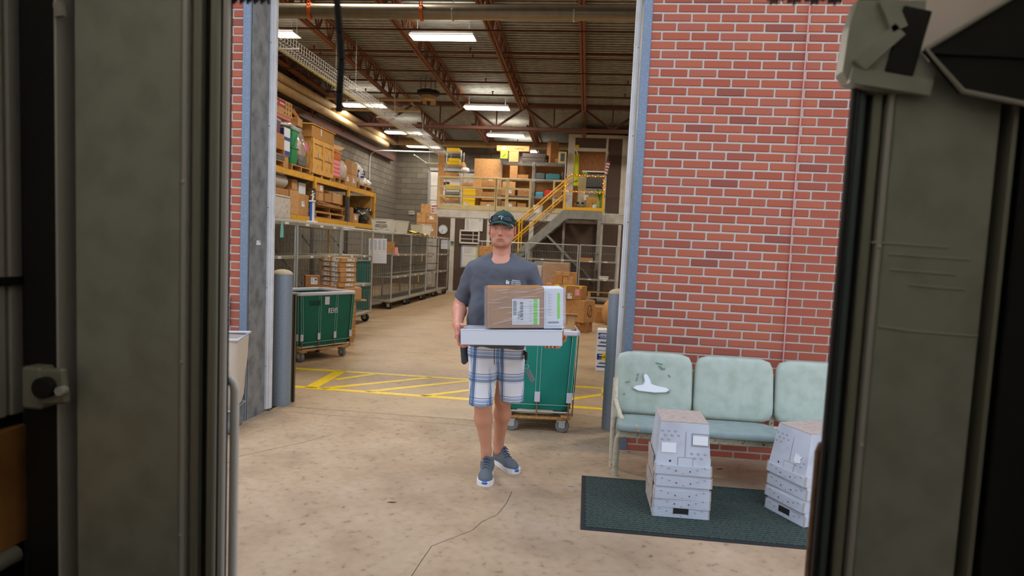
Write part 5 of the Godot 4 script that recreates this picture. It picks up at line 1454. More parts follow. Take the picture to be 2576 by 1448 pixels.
	# pink tote and orange bin
	var pk := thing("pink_tote_stack", "stack of pink plastic totes beside the plywood crate", "totes", Vector3(-5.8, U + 0.124, -14.78), 0.0, "goods on the rack's top level")
	var pm := mat("pink_plastic", rgb(240, 138, 150), 0.35)
	for k in 4:
		part(pk, "tote", mb().box(Vector3(0, 0.05 + k * 0.09, 0), Vector3(0.36, 0.085, 0.42), Basis(), 0.012), pm)
	pallet("pallet under the pink totes on the rack", Vector3(-6.1, U, -14.95), 0.72, 1.0)
	var ob := thing("orange_bin", "orange plastic bin on top of the pink totes", "bin", Vector3(-5.8, U + 0.498, -14.78), 0.0, "goods on the rack's top level")
	tapered_bag(ob, "body", 0.4, 0.44, 0.0, 0.16, 0.85, mat("orange_plastic", rgb(216, 116, 60), 0.4))
	part(ob, "rim", mb().box(Vector3(0, 0.16, 0), Vector3(0.43, 0.025, 0.47), Basis(), 0.01), M.orange_plastic)
	solo("loose_card", mb().box(Vector3.ZERO, Vector3(0.3, 0.008, 0.5), rot(0, 0.35, -0.3)), M.card2, "bent cardboard sheet poking up over the orange bin", "card", Vector3(-5.72, U + 0.76, -14.85))
	var cb := thing("clear_bag", "cloudy plastic bag of odds and ends before the stacked cartons", "bag", Vector3(-5.7, U + 0.104, -15.14), 0.0, "goods on the rack's top level")
	sack(cb, "bag", Vector3(0, 0.2, 0), Vector3(0.16, 0.22, 0.15), mat("bag_grey", rgb(206, 192, 184), 0.4), 0.2, 21)
	for a in [[-15.55, 0, "lower one nearer the clear bag"], [-15.55, 1, "upper one nearer the clear bag"], [-15.96, 0, "lower one nearer the white sack"], [-15.96, 1, "upper one nearer the white sack"]]:
		carton("tall brown carton on the rack, " + a[2], Vector3(-5.82, U + a[1] * 0.3, a[0]), Vector3(0.36, 0.295, 0.4), 0, [0, 2, 1, 2][a[1] * 2 + (1 if a[0] < -15.7 else 0)], "r" if a[1] == 0 else "", "tall cartons on the rack")
	var ws := thing("white_sack", "bulging white plastic sack with a blue printed badge on the rack", "sack", Vector3(-5.95, U + 0.1, -16.62), 0.0, "goods on the rack's top level")
	var wsm := mat("sack_white", rgb(232, 228, 222), 0.4)
	sack(ws, "body", Vector3(0, 0.27, -0.1), Vector3(0.27, 0.29, 0.24), wsm, 0.3, 31)
	sack(ws, "tail", Vector3(0.05, 0.12, -0.45), Vector3(0.26, 0.13, 0.45), wsm, 0.3, 32)
	part(ws, "badge", mb().prism(PackedVector2Array([Vector2(-0.11, -0.08), Vector2(0.08, -0.1), Vector2(0.13, 0.02), Vector2(0.09, 0.1), Vector2(-0.02, 0.08), Vector2(-0.1, 0.1)]), 0.01, Transform3D(rot(1.0), Vector3(0.24, 0.3, -0.02))), bb)
	part(ws, "badge_strokes", mb().box(Vector3(0.257, 0.33, -0.012), Vector3(0.15, 0.03, 0.003), rot(1.0)).box(Vector3(0.257, 0.27, -0.012), Vector3(0.13, 0.03, 0.003), rot(1.0)), M.paper)
	pallet("pallet under the bulging white sack on the rack", Vector3(-6.1, U, -16.72), 1.1, 1.0)
	# lower level
	solo("poly_roll", mb().tube([Vector3(0, 0, 0.9), Vector3(0, 0, 0.6), Vector3(0, 0, -0.5), Vector3(0, 0, -0.62)], [0.12, 0.14, 0.14, 0.09], 20), mat("roll_grey", rgb(188, 180, 172), 0.45), "thick grey roll of plastic sheeting lying on the lower rack cartons", "roll", Vector3(-5.78, 2.575, -11.85))
	var lb := [[Vector3(-5.95, Lw, -11.95), Vector3(0.62, 0.45, 0.9), 1, "", "broad carton under the plastic roll on the lower rack level"],
		[Vector3(-5.85, Lw, -12.62), Vector3(0.45, 0.46, 0.4), 2, "", "open carton left of the trophy on the lower rack level"],
		[Vector3(-5.9, Lw, -13.1), Vector3(0.5, 0.42, 0.5), 0, "r", "printed carton against the first grey rack post"],
		[Vector3(-5.86, Lw + 0.47, -12.7), Vector3(0.4, 0.2, 0.24), 0, "", "small brown carton beside the white box, lower rack"],
		[Vector3(-5.8, 2.33, -13.62), Vector3(0.4, 0.17, 0.24), 1, "p", "lower front carton of the four by the grey rack post"],
		[Vector3(-5.8, 2.33, -13.87), Vector3(0.4, 0.17, 0.24), 2, "p", "lower rear carton of the four by the grey rack post"],
		[Vector3(-5.8, 2.505, -13.62), Vector3(0.4, 0.17, 0.24), 0, "", "upper front carton of the four by the grey rack post"],
		[Vector3(-5.8, 2.505, -13.87), Vector3(0.4, 0.16, 0.24), 2, "r", "upper rear carton of the four by the grey rack post"],
		[Vector3(-5.78, 2.33, -14.25), Vector3(0.36, 0.18, 0.36), 1, "", "plain carton in the middle of the second rack bay"],
		[Vector3(-5.76, 2.33, -14.72), Vector3(0.36, 0.22, 0.46), 2, "p", "larger printed carton in the middle of the second bay"],
		[Vector3(-5.8, 2.33, -15.12), Vector3(0.3, 0.25, 0.28), 0, "", "narrow carton against the second grey rack post"],
		[Vector3(-5.72, Lw, -15.72), Vector3(0.26, 0.34, 0.24), 3, "", "upright carton just past the second grey rack post"],
		[Vector3(-5.75, Lw, -16.05), Vector3(0.3, 0.21, 0.36), 0, "r", "labelled carton under the black bag on the rack"]]
	for a in lb:
		carton(a[4], a[0], a[1], 0, a[2], a[3], "cartons on the rack's lower level")
	var wb := thing("white_box", "plain white box on top of the cartons, lower rack level", "box", Vector3(-5.88, Lw + 0.425, -13.1), 0.0, "cartons on the rack's lower level")
	part(wb, "body", mb().box(Vector3(0, 0.11, 0), Vector3(0.4, 0.22, 0.32), Basis(), 0.005), M.white_card)
	part(wb, "seam", mb().box(Vector3(0, 0.22, 0), Vector3(0.4, 0.003, 0.006)), M.grey_plastic)
	pallet("lower pallet of the pair in the second rack bay", Vector3(-6.1, Lw, -14.42), 1.76, 1.0)
	pallet("upper pallet of the pair in the second rack bay", Vector3(-6.12, Lw + 0.122, -14.4), 1.7, 1.0)
	var fc := thing("flattened_cartons", "pile of flattened cardboard on the pallets in the second bay", "cardboard", Vector3(-6.05, Lw + 0.245, -14.35), 0.0)
	for k in 5:
		part(fc, "sheet", mb().box(Vector3(0.02 * (k % 2), 0.012 + k * 0.02, 0.04 * (k % 3)), Vector3(1.0 - 0.04 * k, 0.014, 1.6 - 0.05 * k), rot(0.02 * k, 0.01 * (k % 2))), M["card%d" % (k % 4)])
	var bg := thing("black_bag", "shiny black plastic bag slumped over the end of the lower rack", "bag", Vector3(-5.75, Lw + 0.01, -16.6), 0.0)
	var bm := mat("bag_black", rgb(26, 25, 25), 0.25)
	sack(bg, "bag", Vector3(0.0, 0.17, -0.1), Vector3(0.22, 0.2, 0.5), bm, 0.2, 41)
	sack(bg, "neck", Vector3(0.05, 0.3, -0.62), Vector3(0.12, 0.1, 0.35), bm, 0.25, 42)
	solo("fibreboard", mb().box(Vector3(0, 0.36, 0), Vector3(1.05, 0.72, 0.02)), M.ply, "brown board standing across the far end of the lower rack", "board", Vector3(-6.15, Lw, -17.22))
	var pic := thing("wall_picture", "small colourful framed picture hung on the block wall past the rack", "picture", Vector3(-7.46, 2.45, -22.2), PI / 2)
	part(pic, "frame", mb().box(Vector3.ZERO, Vector3(0.6, 0.75, 0.03), Basis(), 0.006), M.rack_post)
	var im := canvas(24, 32, rgb(60, 70, 60))
	for i in 60:
		im.fill_rect(Rect2i((i * 7) % 22, (i * 11) % 30, 2 + i % 3, 2 + i % 2), [rgb(200, 190, 180), rgb(50, 110, 70), rgb(150, 90, 100), rgb(30, 34, 34)][i % 4])
	sheet(pic, "print", printed("collage", im), Vector3(0, 0, 0.017), 0.52, 0.67)

# ---------------------------------------------------------------- office block at the back
const ZO := -22.255
func office() -> void:
	var w := struct("wall_office")
	# lower front: brown panels between white posts
	var xs := [-5.12, -4.56, -4.52, -4.40, -3.33, -3.23, -1.95, -1.80, -0.86, -0.78, 0.34, 0.43, 0.93, 1.02, 2.2]
	part(w, "backing", mb().box(Vector3(-1.4, 1.36, ZO - 0.12), Vector3(7.42, 2.72, 0.14)), M.office_white)
	for p in [[-4.985, -4.55], [-4.4, -3.33], [-3.225, -1.95], [-1.8, -0.86], [-0.78, 0.34], [0.435, 0.92], [1.02, 2.2]]:
		part(w, "brown_panel", mb().box(Vector3((p[0] + p[1]) * 0.5, 1.235, ZO - 0.045), Vector3(p[1] - p[0], 2.39, 0.02)), M.office_brown)
	for p in [[-5.12, -4.985], [-4.55, -4.4], [-3.33, -3.225], [-1.95, -1.8], [-0.86, -0.78], [0.34, 0.435], [0.92, 1.02]]:
		part(w, "post", mb().box(Vector3((p[0] + p[1]) * 0.5, 1.22, ZO - 0.03), Vector3(p[1] - p[0], 2.44, 0.06), Basis(), 0.004), M.office_white)
	part(w, "base_rail", mb().box(Vector3(-1.4, 0.03, ZO - 0.03), Vector3(7.4, 0.06, 0.05)), M.office_white)
	for k in 4:
		part(w, "fascia_board", mb().box(Vector3(-5.12 + 0.93 + k * 1.87, 2.6, ZO), Vector3(1.86, 0.265, 0.06), Basis(), 0.003), M.office_white)
	part(w, "return_wall", mb().box(Vector3(-5.08, 1.36, -24.1), Vector3(0.08, 2.72, 3.6)), M.office_white)
	var fl := struct("floor_mezzanine")
	part(fl, "deck", mb().box(Vector3(-1.4, 2.69, -24.14), Vector3(7.44, 0.08, 3.66)), M.stair_grey)
	# upper office
	var u := struct("wall_upstairs")
	for p in [[-0.81, -0.595, 2.735, 5.26], [0.39, 0.46, 2.735, 5.26], [0.905, 0.99, 2.735, 5.26], [-0.595, 0.39, 4.746, 4.84], [-0.595, 0.39, 5.16, 5.26], [0.46, 0.905, 5.16, 5.26], [0.46, 0.905, 2.735, 2.79]]:
		part(u, "post", mb().box(Vector3((p[0] + p[1]) * 0.5, (p[2] + p[3]) * 0.5, ZO - 0.03), Vector3(p[1] - p[0], p[3] - p[2], 0.08), Basis(), 0.004), M.office_white)
	part(u, "groove", mb().box(Vector3(-0.7, 4.0, ZO + 0.011), Vector3(0.02, 2.4, 0.006)), M.office_white)
	part(u, "brown_panel", mb().box(Vector3(-0.1, 5.0, ZO - 0.04), Vector3(0.98, 0.32, 0.02)), M.office_brown)
	part(u, "brown_panel", mb().box(Vector3(0.68, 3.975, ZO - 0.04), Vector3(0.445, 2.37, 0.02)), M.office_brown)
	part(u, "side_panel", mb().box(Vector3(-0.78, 4.0, -24.1), Vector3(0.06, 2.5, 3.6)), M.office_white)
	part(u, "side_panel", mb().box(Vector3(1.6, 4.0, -24.1), Vector3(0.06, 2.5, 3.6)), M.office_white)
	part(u, "side_panel", mb().box(Vector3(1.3, 4.0, ZO - 0.05), Vector3(0.62, 2.5, 0.06)), M.office_white)
	part(u, "roof_panel", mb().box(Vector3(0.4, 5.23, -24.1), Vector3(2.42, 0.06, 3.6)), M.office_white)
	part(u, "back_panel", mb().box(Vector3(0.4, 4.0, -24.6), Vector3(2.4, 2.5, 0.06)), vary(mat("wood_wall", rgb(186, 122, 66), 0.6), M.woodtex, 1.0, false, Vector3(2, 0.4, 2)))
	for k in 3:
		part(u, "ceiling_tile", mb().box(Vector3(-0.3 + k * 0.6, 5.06, -23.4), Vector3(0.585, 0.02, 2.2)), M.white_paint)
	# the lamp inside the upstairs room
	var ol := thing("ceiling_panel_light", "small white panel light in the upstairs room", "light", Vector3(0.1, 5.03, -22.9))
	part(ol, "light_panel", mb().box(Vector3.ZERO, Vector3(0.5, 0.02, 0.5)), M.light_tube)
	var l := AreaLight3D.new()
	l.name = "lamp"
	l.area_size = Vector2(0.48, 0.48)
	l.light_color = rgb(255, 244, 228)
	l.light_energy = 1.4
	l.shadow_enabled = true
	l.rotation_degrees.x = -90
	l.position.y = -0.015
	ol.add_child(l, true)
	# clutter seen through the upstairs doorway
	var cab := thing("beige_cabinet", "tall beige cabinet just inside the upstairs doorway", "cabinet", Vector3(-0.32, 2.73, -22.75))
	part(cab, "body", mb().box(Vector3(0, 0.62, 0), Vector3(0.26, 1.24, 0.4), Basis(), 0.006), mat("cabinet_beige", rgb(214, 196, 162), 0.6))
	part(cab, "door", mb().box(Vector3(0, 0.64, 0.205), Vector3(0.23, 1.14, 0.012), Basis(), 0.004), M.cabinet_beige)
	var gc := thing("grey_cabinet", "grey steel cupboard at the back of the upstairs room", "cabinet", Vector3(0.12, 2.73, -24.2))
	part(gc, "body", mb().box(Vector3(0, 0.5, 0), Vector3(0.72, 1.0, 0.4), Basis(), 0.006), M.grey_plastic)
	part(gc, "upper_hutch", mb().box(Vector3(0, 1.3, -0.05), Vector3(0.8, 0.5, 0.3), Basis(), 0.006), M.rack_post)
	part(gc, "shelf", mb().box(Vector3(0, 1.58, 0.0), Vector3(0.95, 0.04, 0.36)), M.white_paint)
	var hp := thing("half_door", "golden wood half panel at the bottom of the upstairs doorway", "panel", Vector3(0.1, 2.73, ZO - 0.12))
	part(hp, "board", mb().box(Vector3(0, 0.29, 0), Vector3(0.5, 0.58, 0.03), Basis(), 0.004), M.ply)
	part(hp, "knot", mb().ball(Vector3(-0.02, 0.34, 0.015), Vector3(0.03, 0.045, 0.003), 10, 4), M.ink_brown)
	var sh := thing("shoe_rack", "low wire rack of dark shoes inside the upstairs doorway", "rack", Vector3(-0.33, 2.73, ZO - 0.08))
	for y in [0.14, 0.32]:
		part(sh, "shelf", mb().box(Vector3(0, y, 0), Vector3(0.36, 0.012, 0.2)), M.wire)
	for x in [-0.17, 0.17]:
		part(sh, "leg", mb().rod(Vector3(x, 0, 0.08), Vector3(x, 0.36, 0.08), 0.008, 6), M.wire)
	for k in 4:
		solo("dark_shoe", mb().ball(Vector3(0, 0.035, 0), Vector3(0.05, 0.04, 0.1), 10, 6).box(Vector3(0, 0.005, 0), Vector3(0.09, 0.014, 0.2), Basis(), 0.004), M.black, "dark shoe on the doorway rack, " + ["lower shelf outer", "lower shelf inner", "upper shelf outer", "upper shelf inner"][k] + " one", "shoe", Vector3(-0.41 + 0.15 * (k % 2), 2.878 + 0.18 * (k / 2), ZO - 0.08), 0.2, "shoes on the doorway rack")
	solo("white_notice_card", mb().box(Vector3(0, 0.11, 0), Vector3(0.13, 0.22, 0.02), rot(0, -0.1), 0.002).box(Vector3(0, 0.13, 0.013), Vector3(0.09, 0.012, 0.003), rot(0, -0.1)).box(Vector3(0, 0.1, 0.016), Vector3(0.07, 0.008, 0.003), rot(0, -0.1)), M.paper, "white card standing on the stair landing", "card", Vector3(0.13, 2.79, -21.5))
	solo("white_paper_pad", mb().box(Vector3.ZERO, Vector3(0.14, 0.17, 0.02)), M.paper, "white pad fixed above the wood half panel", "pad", Vector3(-0.16, 3.28, ZO - 0.14))
	var ve := thing("safety_vest", "lime yellow safety vest hanging on the upstairs door frame", "vest", Vector3(-0.53, 4.63, ZO + 0.05))
	var g := []
	for i in 9:
		var r := PackedVector3Array()
		for j in 5:
			r.append(Vector3(-0.05 + j * 0.032 + (0.012 * i * 0.3 if j > 2 else 0.0), -i * 0.125, 0.02 + 0.016 * sin(j * 2.1 + i * 0.5)))
		g.append(r)
	part(ve, "fabric", mb().rows(g), mat("lime", rgb(220, 232, 20), 0.6))
	part(ve, "collar", mb().bar(Vector3(-0.04, 0.14, 0.0), Vector3(0.03, 0.0, 0.02), 0.05, 0.02), M.paper)
	part(ve, "stripe", mb().box(Vector3(0.02, -0.86, 0.04), Vector3(0.1, 0.04, 0.01), rot(0, 0, 0.4)), M.rack_post)
	solo("yellow_sign", mb().box(Vector3.ZERO, Vector3(0.14, 0.085, 0.012), Basis(), 0.003).box(Vector3(0, -0.01, 0.007), Vector3(0.09, 0.015, 0.002)), M.yellow_tape, "small yellow sign above the upstairs doorway's left corner", "sign", Vector3(-0.535, 4.88, ZO + 0.02))
	# wall fittings on the lower front
	var ck := thing("wall_clock", "round white wall clock on the brown office panel", "clock", Vector3(-4.788, 2.056, ZO - 0.02))
	var face := Transform3D(rot(0, PI / 2), Vector3.ZERO)
	part(ck, "case", mb().lathe([Vector2(0, 0.0), Vector2(0.155, 0.0), Vector2(0.16, 0.03), Vector2(0.148, 0.045), Vector2(0.142, 0.03), Vector2(0, 0.03)], 32, face), M.zinc)
	part(ck, "dial", mb().lathe([Vector2(0.142, 0.032), Vector2(0.142, 0.034), Vector2(0, 0.034)], 32, face), M.paper)
	for k in 12:
		part(ck, "hour_mark", mb().box(Vector3(sin(k * TAU / 12) * 0.12, cos(k * TAU / 12) * 0.12, 0.036), Vector3(0.01, 0.022, 0.002), rot(0, 0, -k * TAU / 12)), M.ink)
	part(ck, "hand", mb().bar(Vector3(0, 0, 0.038), Vector3(-0.055, -0.075, 0.038), 0.008, 0.002, Vector3.BACK).bar(Vector3(0, 0, 0.038), Vector3(-0.02, -0.1, 0.038), 0.006, 0.002, Vector3.BACK), M.ink)
	var im := canvas(96, 64, rgb(224, 224, 222))
	var inks := [rgb(90, 90, 96), rgb(110, 140, 190), rgb(200, 110, 110)]
	for i in 8:
		im.fill_rect(Rect2i(6, 7 + i * 7, 12 + (i * 5) % 9, 2), inks[0])
		im.fill_rect(Rect2i(30, 7 + i * 7, 8 + (i * 13) % 30, 1), inks[1 + i % 2])
	im.fill_rect(Rect2i(76, 5, 12, 2), inks[0])
	im.fill_rect(Rect2i(76, 11, 10, 2), inks[0])
	var wb := thing("whiteboard", "whiteboard with handwritten notes on the office front behind the man", "whiteboard", Vector3(-3.77, 2.257, ZO - 0.01))
	part(wb, "frame", mb().box(Vector3.ZERO, Vector3(0.63, 0.445, 0.03), Basis(), 0.004), M.rack_post)
	sheet(wb, "board", printed("whiteboard_print", im, 0.3), Vector3(0, 0, 0.0155), 0.595, 0.41)
	var ac := thing("window_louvre_frame", "white barred window unit below the whiteboard", "window unit", Vector3(-3.89, 1.85, ZO + 0.02))
	for y in [-0.2, 0.2]:
		part(ac, "frame_bar", mb().box(Vector3(0, y, 0), Vector3(0.65, 0.05, 0.12), Basis(), 0.004), M.white_paint)
	for x in [-0.31, 0.31]:
		part(ac, "frame_bar", mb().box(Vector3(x, 0, 0), Vector3(0.04, 0.42, 0.12), Basis(), 0.004), M.white_paint)
	for y in [-0.07, 0.06]:
		part(ac, "slat", mb().box(Vector3(0, y, 0.03), Vector3(0.6, 0.018, 0.03)), M.white_paint)
	part(ac, "mullion", mb().box(Vector3(0.12, 0, 0.03), Vector3(0.018, 0.4, 0.03)), M.white_paint)
	part(ac, "recess", mb().box(Vector3(0, 0, -0.05), Vector3(0.6, 0.38, 0.01)), M.office_brown)
	var im2 := canvas(48, 64, rgb(224, 222, 214))
	im2.fill_rect(Rect2i(0, 0, 48, 3), rgb(160, 172, 208))
	im2.fill_rect(Rect2i(0, 0, 4, 64), rgb(160, 172, 208))
	im2.fill_rect(Rect2i(0, 60, 48, 4), rgb(160, 172, 208))
	im2.fill_rect(Rect2i(43, 0, 5, 40), rgb(206, 206, 140))
	im2.fill_rect(Rect2i(6, 30, 36, 2), rgb(180, 186, 214))
	for i in 6:
		im2.fill_rect(Rect2i(8, 8 + i * 3, 30 - (i * 7) % 12, 1), rgb(160, 160, 170))
	var po := thing("wall_planner", "large pale wall planner with blue borders below the window unit", "planner", Vector3(-3.89, 1.215, ZO - 0.025))
	sheet(po, "sheet", printed("planner_print", im2), Vector3.ZERO, 0.55, 0.75)
	var st := thing("colour_sticker", "small green and blue sticker on the white office post", "sticker", Vector3(-4.465, 1.6, ZO + 0.002))
	var im3 := canvas(8, 12, rgb(70, 140, 90))
	im3.fill_rect(Rect2i(0, 0, 8, 3), rgb(60, 60, 60))
	im3.fill_rect(Rect2i(0, 6, 8, 2), rgb(90, 130, 190))
	im3.fill_rect(Rect2i(0, 9, 8, 3), rgb(180, 190, 80))
	sheet(st, "print", printed("sticker_print", im3), Vector3.ZERO, 0.11, 0.16)
	var cal := thing("calendar_sheet", "white calendar sheet below the clock", "calendar", Vector3(-4.71, 1.565, ZO - 0.03))
	sheet(cal, "sheet", M.notice, Vector3.ZERO, 0.28, 0.3)
	# back wall: exit sign and roller door
	var ex := thing("exit_sign", "small lit-lettered exit sign on the block back wall", "sign", Vector3(-6.85, 2.74, -25.96))
	part(ex, "box", mb().box(Vector3.ZERO, Vector3(0.22, 0.14, 0.04), Basis(), 0.004), M.grey_tub)
	letters(ex, "EXIT", 0.085, M.ink, Vector3(0, 0, 0.022), Basis(), 0.8)
	var dr := struct("door_1")
	part(dr, "frame", mb().box(Vector3(-6.19, 2.2, -25.96), Vector3(0.09, 4.4, 0.06)).box(Vector3(-4.6, 4.42, -25.96), Vector3(3.2, 0.1, 0.06)), M.grey_plastic)
	for k in 8:
		part(dr, "section_panel", mb().box(Vector3(-4.65, 0.27 + k * 0.54, -25.95), Vector3(3.0, 0.525, 0.05), Basis(), 0.01), M.office_white if k != 4 else M.office_white)
	part(dr, "pane", mb().box(Vector3(-5.55, 3.9, -25.92), Vector3(0.32, 0.12, 0.02), Basis(), 0.01), M.black)
	part(dr, "track", mb().tube([Vector3(-6.15, 2.0, -25.88), Vector3(-6.15, 4.1, -25.88), Vector3(-6.15, 4.4, -25.75), Vector3(-6.15, 4.55, -25.4), Vector3(-6.15, 4.6, -23.4)], 0.02, 6), M.zinc)
	var bn := thing("striped_banner", "red and white striped cloth on the far sectional door", "banner", Vector3(-5.75, 2.75, -25.9))
	for k in 7:
		part(bn, "stripe", mb().box(Vector3(0, 0.3 - k * 0.1, 0), Vector3(0.6, 0.05, 0.008), rot(0, 0, 0.12)), mat("stripe_red", rgb(170, 60, 60), 0.7))
	part(bn, "ground", mb().box(Vector3(0, 0, -0.008), Vector3(0.6, 0.72, 0.006)), M.paper)
	var he := thing("tube_heater", "slim yellow tube heater hanging before the far door", "heater", Vector3(-5.9, 4.42, -24.6))
	part(he, "tube", mb().rod(Vector3(-0.1, 0, 0), Vector3(0.95, 0.0, 0), 0.04, 10), M.lagging)
	part(he, "reflector", mb().box(Vector3(0.4, 0.05, 0), Vector3(1.1, 0.02, 0.16), Basis(), 0.004), M.zinc)
	for x in [0.0, 0.8]:
		part(he, "hanger", mb().rod(Vector3(x, 0.05, 0), Vector3(x, 0.95, 0), 0.008, 5), M.zinc)

# ---------------------------------------------------------------- mezzanine: rail, stairs, shelves
func mezzanine() -> void:
	var z := -22.2
	var br: Material = M.beige_rail
	var secs := [["long", -4.96, -3.09, "long beige steel guard rail section before the left shelf unit"], ["mid", -3.06, -2.735, "narrow beige guard rail section in the middle of the mezzanine"], ["third", -2.69, -1.965, "beige guard rail section ending at the open gap"], ["last", -1.2, -0.86, "short beige guard rail section behind the yellow stair rails"]]
	for s in secs:
		var t := thing("guard_rail", s[3], "railing", Vector3.ZERO, 0.0, "beige mezzanine railings")
		for y in [3.76, 3.455, 3.15]:
			part(t, "rail", mb().box(Vector3((s[1] + s[2]) * 0.5, y, z), Vector3(s[2] - s[1], 0.06, 0.045), Basis(), 0.006), br)
		for x in [s[1], s[2]]:
			part(t, "post", mb().box(Vector3(x, 3.26, z), Vector3(0.06, 1.06, 0.05), Basis(), 0.006), br)
		part(t, "kick_plate", mb().box(Vector3((s[1] + s[2]) * 0.5, 2.81, z), Vector3(s[2] - s[1], 0.15, 0.012)), br)
	# stairs
	var zf := -21.25
	var zr := -22.12
	var t := thing("steel_stairs", "grey steel stairs with yellow pipe handrails up to the mezzanine office", "stairs")
	for zz in [zf, zr]:
		var poly := PackedVector2Array([Vector2(-0.82, 2.79), Vector2(0.374, 2.79), Vector2(0.374, 2.53), Vector2(-0.71, 2.53), Vector2(-3.45, 0.0), Vector2(-3.75, 0.0)])
		part(t, "stringer", mb().prism(poly, 0.03, Transform3D(Basis(), Vector3(0, 0, zz - 0.015))), M.stair_grey)
	part(t, "landing", mb().box(Vector3(-0.22, 2.755, (zf + zr) * 0.5), Vector3(1.18, 0.04, 0.86)), M.stair_grey)
	for k in 13:
		part(t, "tread", mb().box(Vector3(-0.95 - k * 0.21, 2.55 - k * 0.197, (zf + zr) * 0.5), Vector3(0.24, 0.035, 0.84)), M.stair_grey)
	for zz in [zf, zr]:
		part(t, "column", mb().box(Vector3(0.29, 1.26, zz), Vector3(0.1, 2.52, 0.08)), M.stair_grey)
		part(t, "brace", mb().bar(Vector3(-1.3, 2.0, zz), Vector3(0.25, 0.55, zz), 0.07, 0.06), M.stair_grey)
	for x in [-0.6, 0.1]:
		part(t, "bracket", mb().box(Vector3(x, 2.5, zf + 0.02), Vector3(0.09, 0.05, 0.05)), M.black)
	var r := Node3D.new()
	r.name = "handrail"
	t.add_child(r)
	r.set_meta("label", "bright yellow pipe handrails")
	var Y: Material = M.yellow
	for zz in [zf, zr]:
		var top := [Vector3(-3.3, 1.33, zz), Vector3(-2.42, 2.2, zz), Vector3(-0.82, 3.68, zz), Vector3(-0.74, 3.77, zz), Vector3(-0.64, 3.84, zz)]
		if zz == zf:
			top += [Vector3(0.37, 3.845, zz)]
		part(r, "top_rail", mb().tube(top, 0.024, 10), Y)
		part(r, "mid_rail", mb().tube([Vector3(-3.3, 0.9, zz), Vector3(-2.4, 1.77, zz), Vector3(-0.8, 3.28, zz)], 0.022, 10), Y)
		part(r, "post", mb().rod(Vector3(-2.17, 1.4, zz), Vector3(-2.17, 2.43, zz), 0.024, 8), Y)
	part(r, "mid_rail", mb().rod(Vector3(-0.8, 3.36, zf), Vector3(0.37, 3.365, zf), 0.022, 10), Y)
	for x in [-0.8, 0.375]:
		part(r, "post", mb().box(Vector3(x, 3.25, zf), Vector3(0.055, 1.0 if x > 0 else 0.95, 0.055), Basis(), 0.006), Y)
	part(r, "kick_plate", mb().box(Vector3(-0.21, 2.84, zf), Vector3(1.18, 0.09, 0.02), Basis(), 0.003), Y)
	part(r, "kick_plate", mb().box(Vector3(0.375, 2.84, (zf + zr) * 0.5), Vector3(0.02, 0.09, 0.86)), Y)
	# string of small lights wound on the landing rail
	var sl := thing("string_lights", "string of tiny red and amber lights wound along the landing rail", "string lights")
	var pts := []
	for k in 30:
		pts.append(Vector3(-0.78 + k * 0.04, 3.86 + 0.02 * sin(k * 1.9), zf + 0.03 + 0.01 * cos(k * 1.9)))
	part(sl, "wire", mb().tube(pts, 0.004, 5), mat("wire_green", rgb(40, 70, 44), 0.7))
	var pts2 := []
	for k in 30:
		pts2.append(Vector3(-0.78 + k * 0.04, 3.37 + 0.02 * sin(k * 1.6), zf + 0.03))
	part(sl, "wire", mb().tube(pts2, 0.004, 5), M.wire_green)
	var glow := []
	for c in [rgb(255, 90, 60), rgb(255, 170, 60), rgb(255, 230, 150)]:
		var m := mat("bulb%d" % glow.size(), c, 0.4)
		m.emission_enabled = true
		m.emission = c
		m.emission_energy_multiplier = 1.6
		glow.append(m)
	for k in 15:
		part(sl, "bulb", mb().ball(pts[k * 2] + Vector3(0, -0.01, 0.02), Vector3(0.011, 0.014, 0.011), 6, 4), glow[k % 3])
		part(sl, "bulb", mb().ball(pts2[k * 2] + Vector3(0, -0.02, 0.02), Vector3(0.01, 0.013, 0.01), 6, 4), glow[(k + 1) % 3])
	for k in 6:
		part(sl, "bulb", mb().ball(Vector3(0.34 + 0.05 * (k % 2), 3.75 - k * 0.06, zf + 0.04), Vector3(0.011, 0.014, 0.011), 6, 4), glow[k % 3])
		part(sl, "bulb", mb().ball(Vector3(-0.79 + 0.05 * (k % 2), 3.62 - k * 0.05, zf + 0.04), Vector3(0.011, 0.014, 0.011), 6, 4), glow[k % 3])
	# flag on the landing corner
	var f := thing("small_flag", "small furled striped flag on a stick at the landing corner", "flag", Vector3(0.42, 3.84, zf))
	part(f, "stick", mb().rod(Vector3(-0.04, -0.05, 0), Vector3(0.03, 0.72, 0), 0.007, 6), M.pallet)
	part(f, "finial", mb().ball(Vector3(0.03, 0.74, 0), Vector3(0.014, 0.02, 0.014), 8, 6), M.yellow)
	part(f, "canton", mb().tube([Vector3(0.03, 0.64, 0), Vector3(0.035, 0.5, 0.0), Vector3(0.045, 0.44, 0)], [0.012, 0.035, 0.05], 8), mat("navy", rgb(50, 50, 74), 0.8))
	for k in 9:
		part(f, "stripe", mb().tube([Vector3(0.045 - 0.004 * k, 0.45 - k * 0.045, 0.004 * sin(k * 2.0)), Vector3(0.04 - 0.007 * k, 0.41 - k * 0.045, 0)], [0.062 - 0.003 * k, 0.06 - 0.003 * k], 8), M.paper if k % 2 == 1 else mat("flag_red", rgb(168, 60, 60), 0.8))
	# plants on the landing
	var gl := mat("leaf_green", rgb(112, 150, 40), 0.6)
	var pl := thing("potted_plant", "green leafy plant in a glassy pot at the landing's outer corner", "plant", Vector3(0.27, 2.79, -21.45))
	part(pl, "pot", mb().lathe([Vector2(0, 0), Vector2(0.07, 0), Vector2(0.1, 0.14), Vector2(0.085, 0.32), Vector2(0.0, 0.32)], 16), mat("pot_green", rgb(134, 156, 70), 0.3))
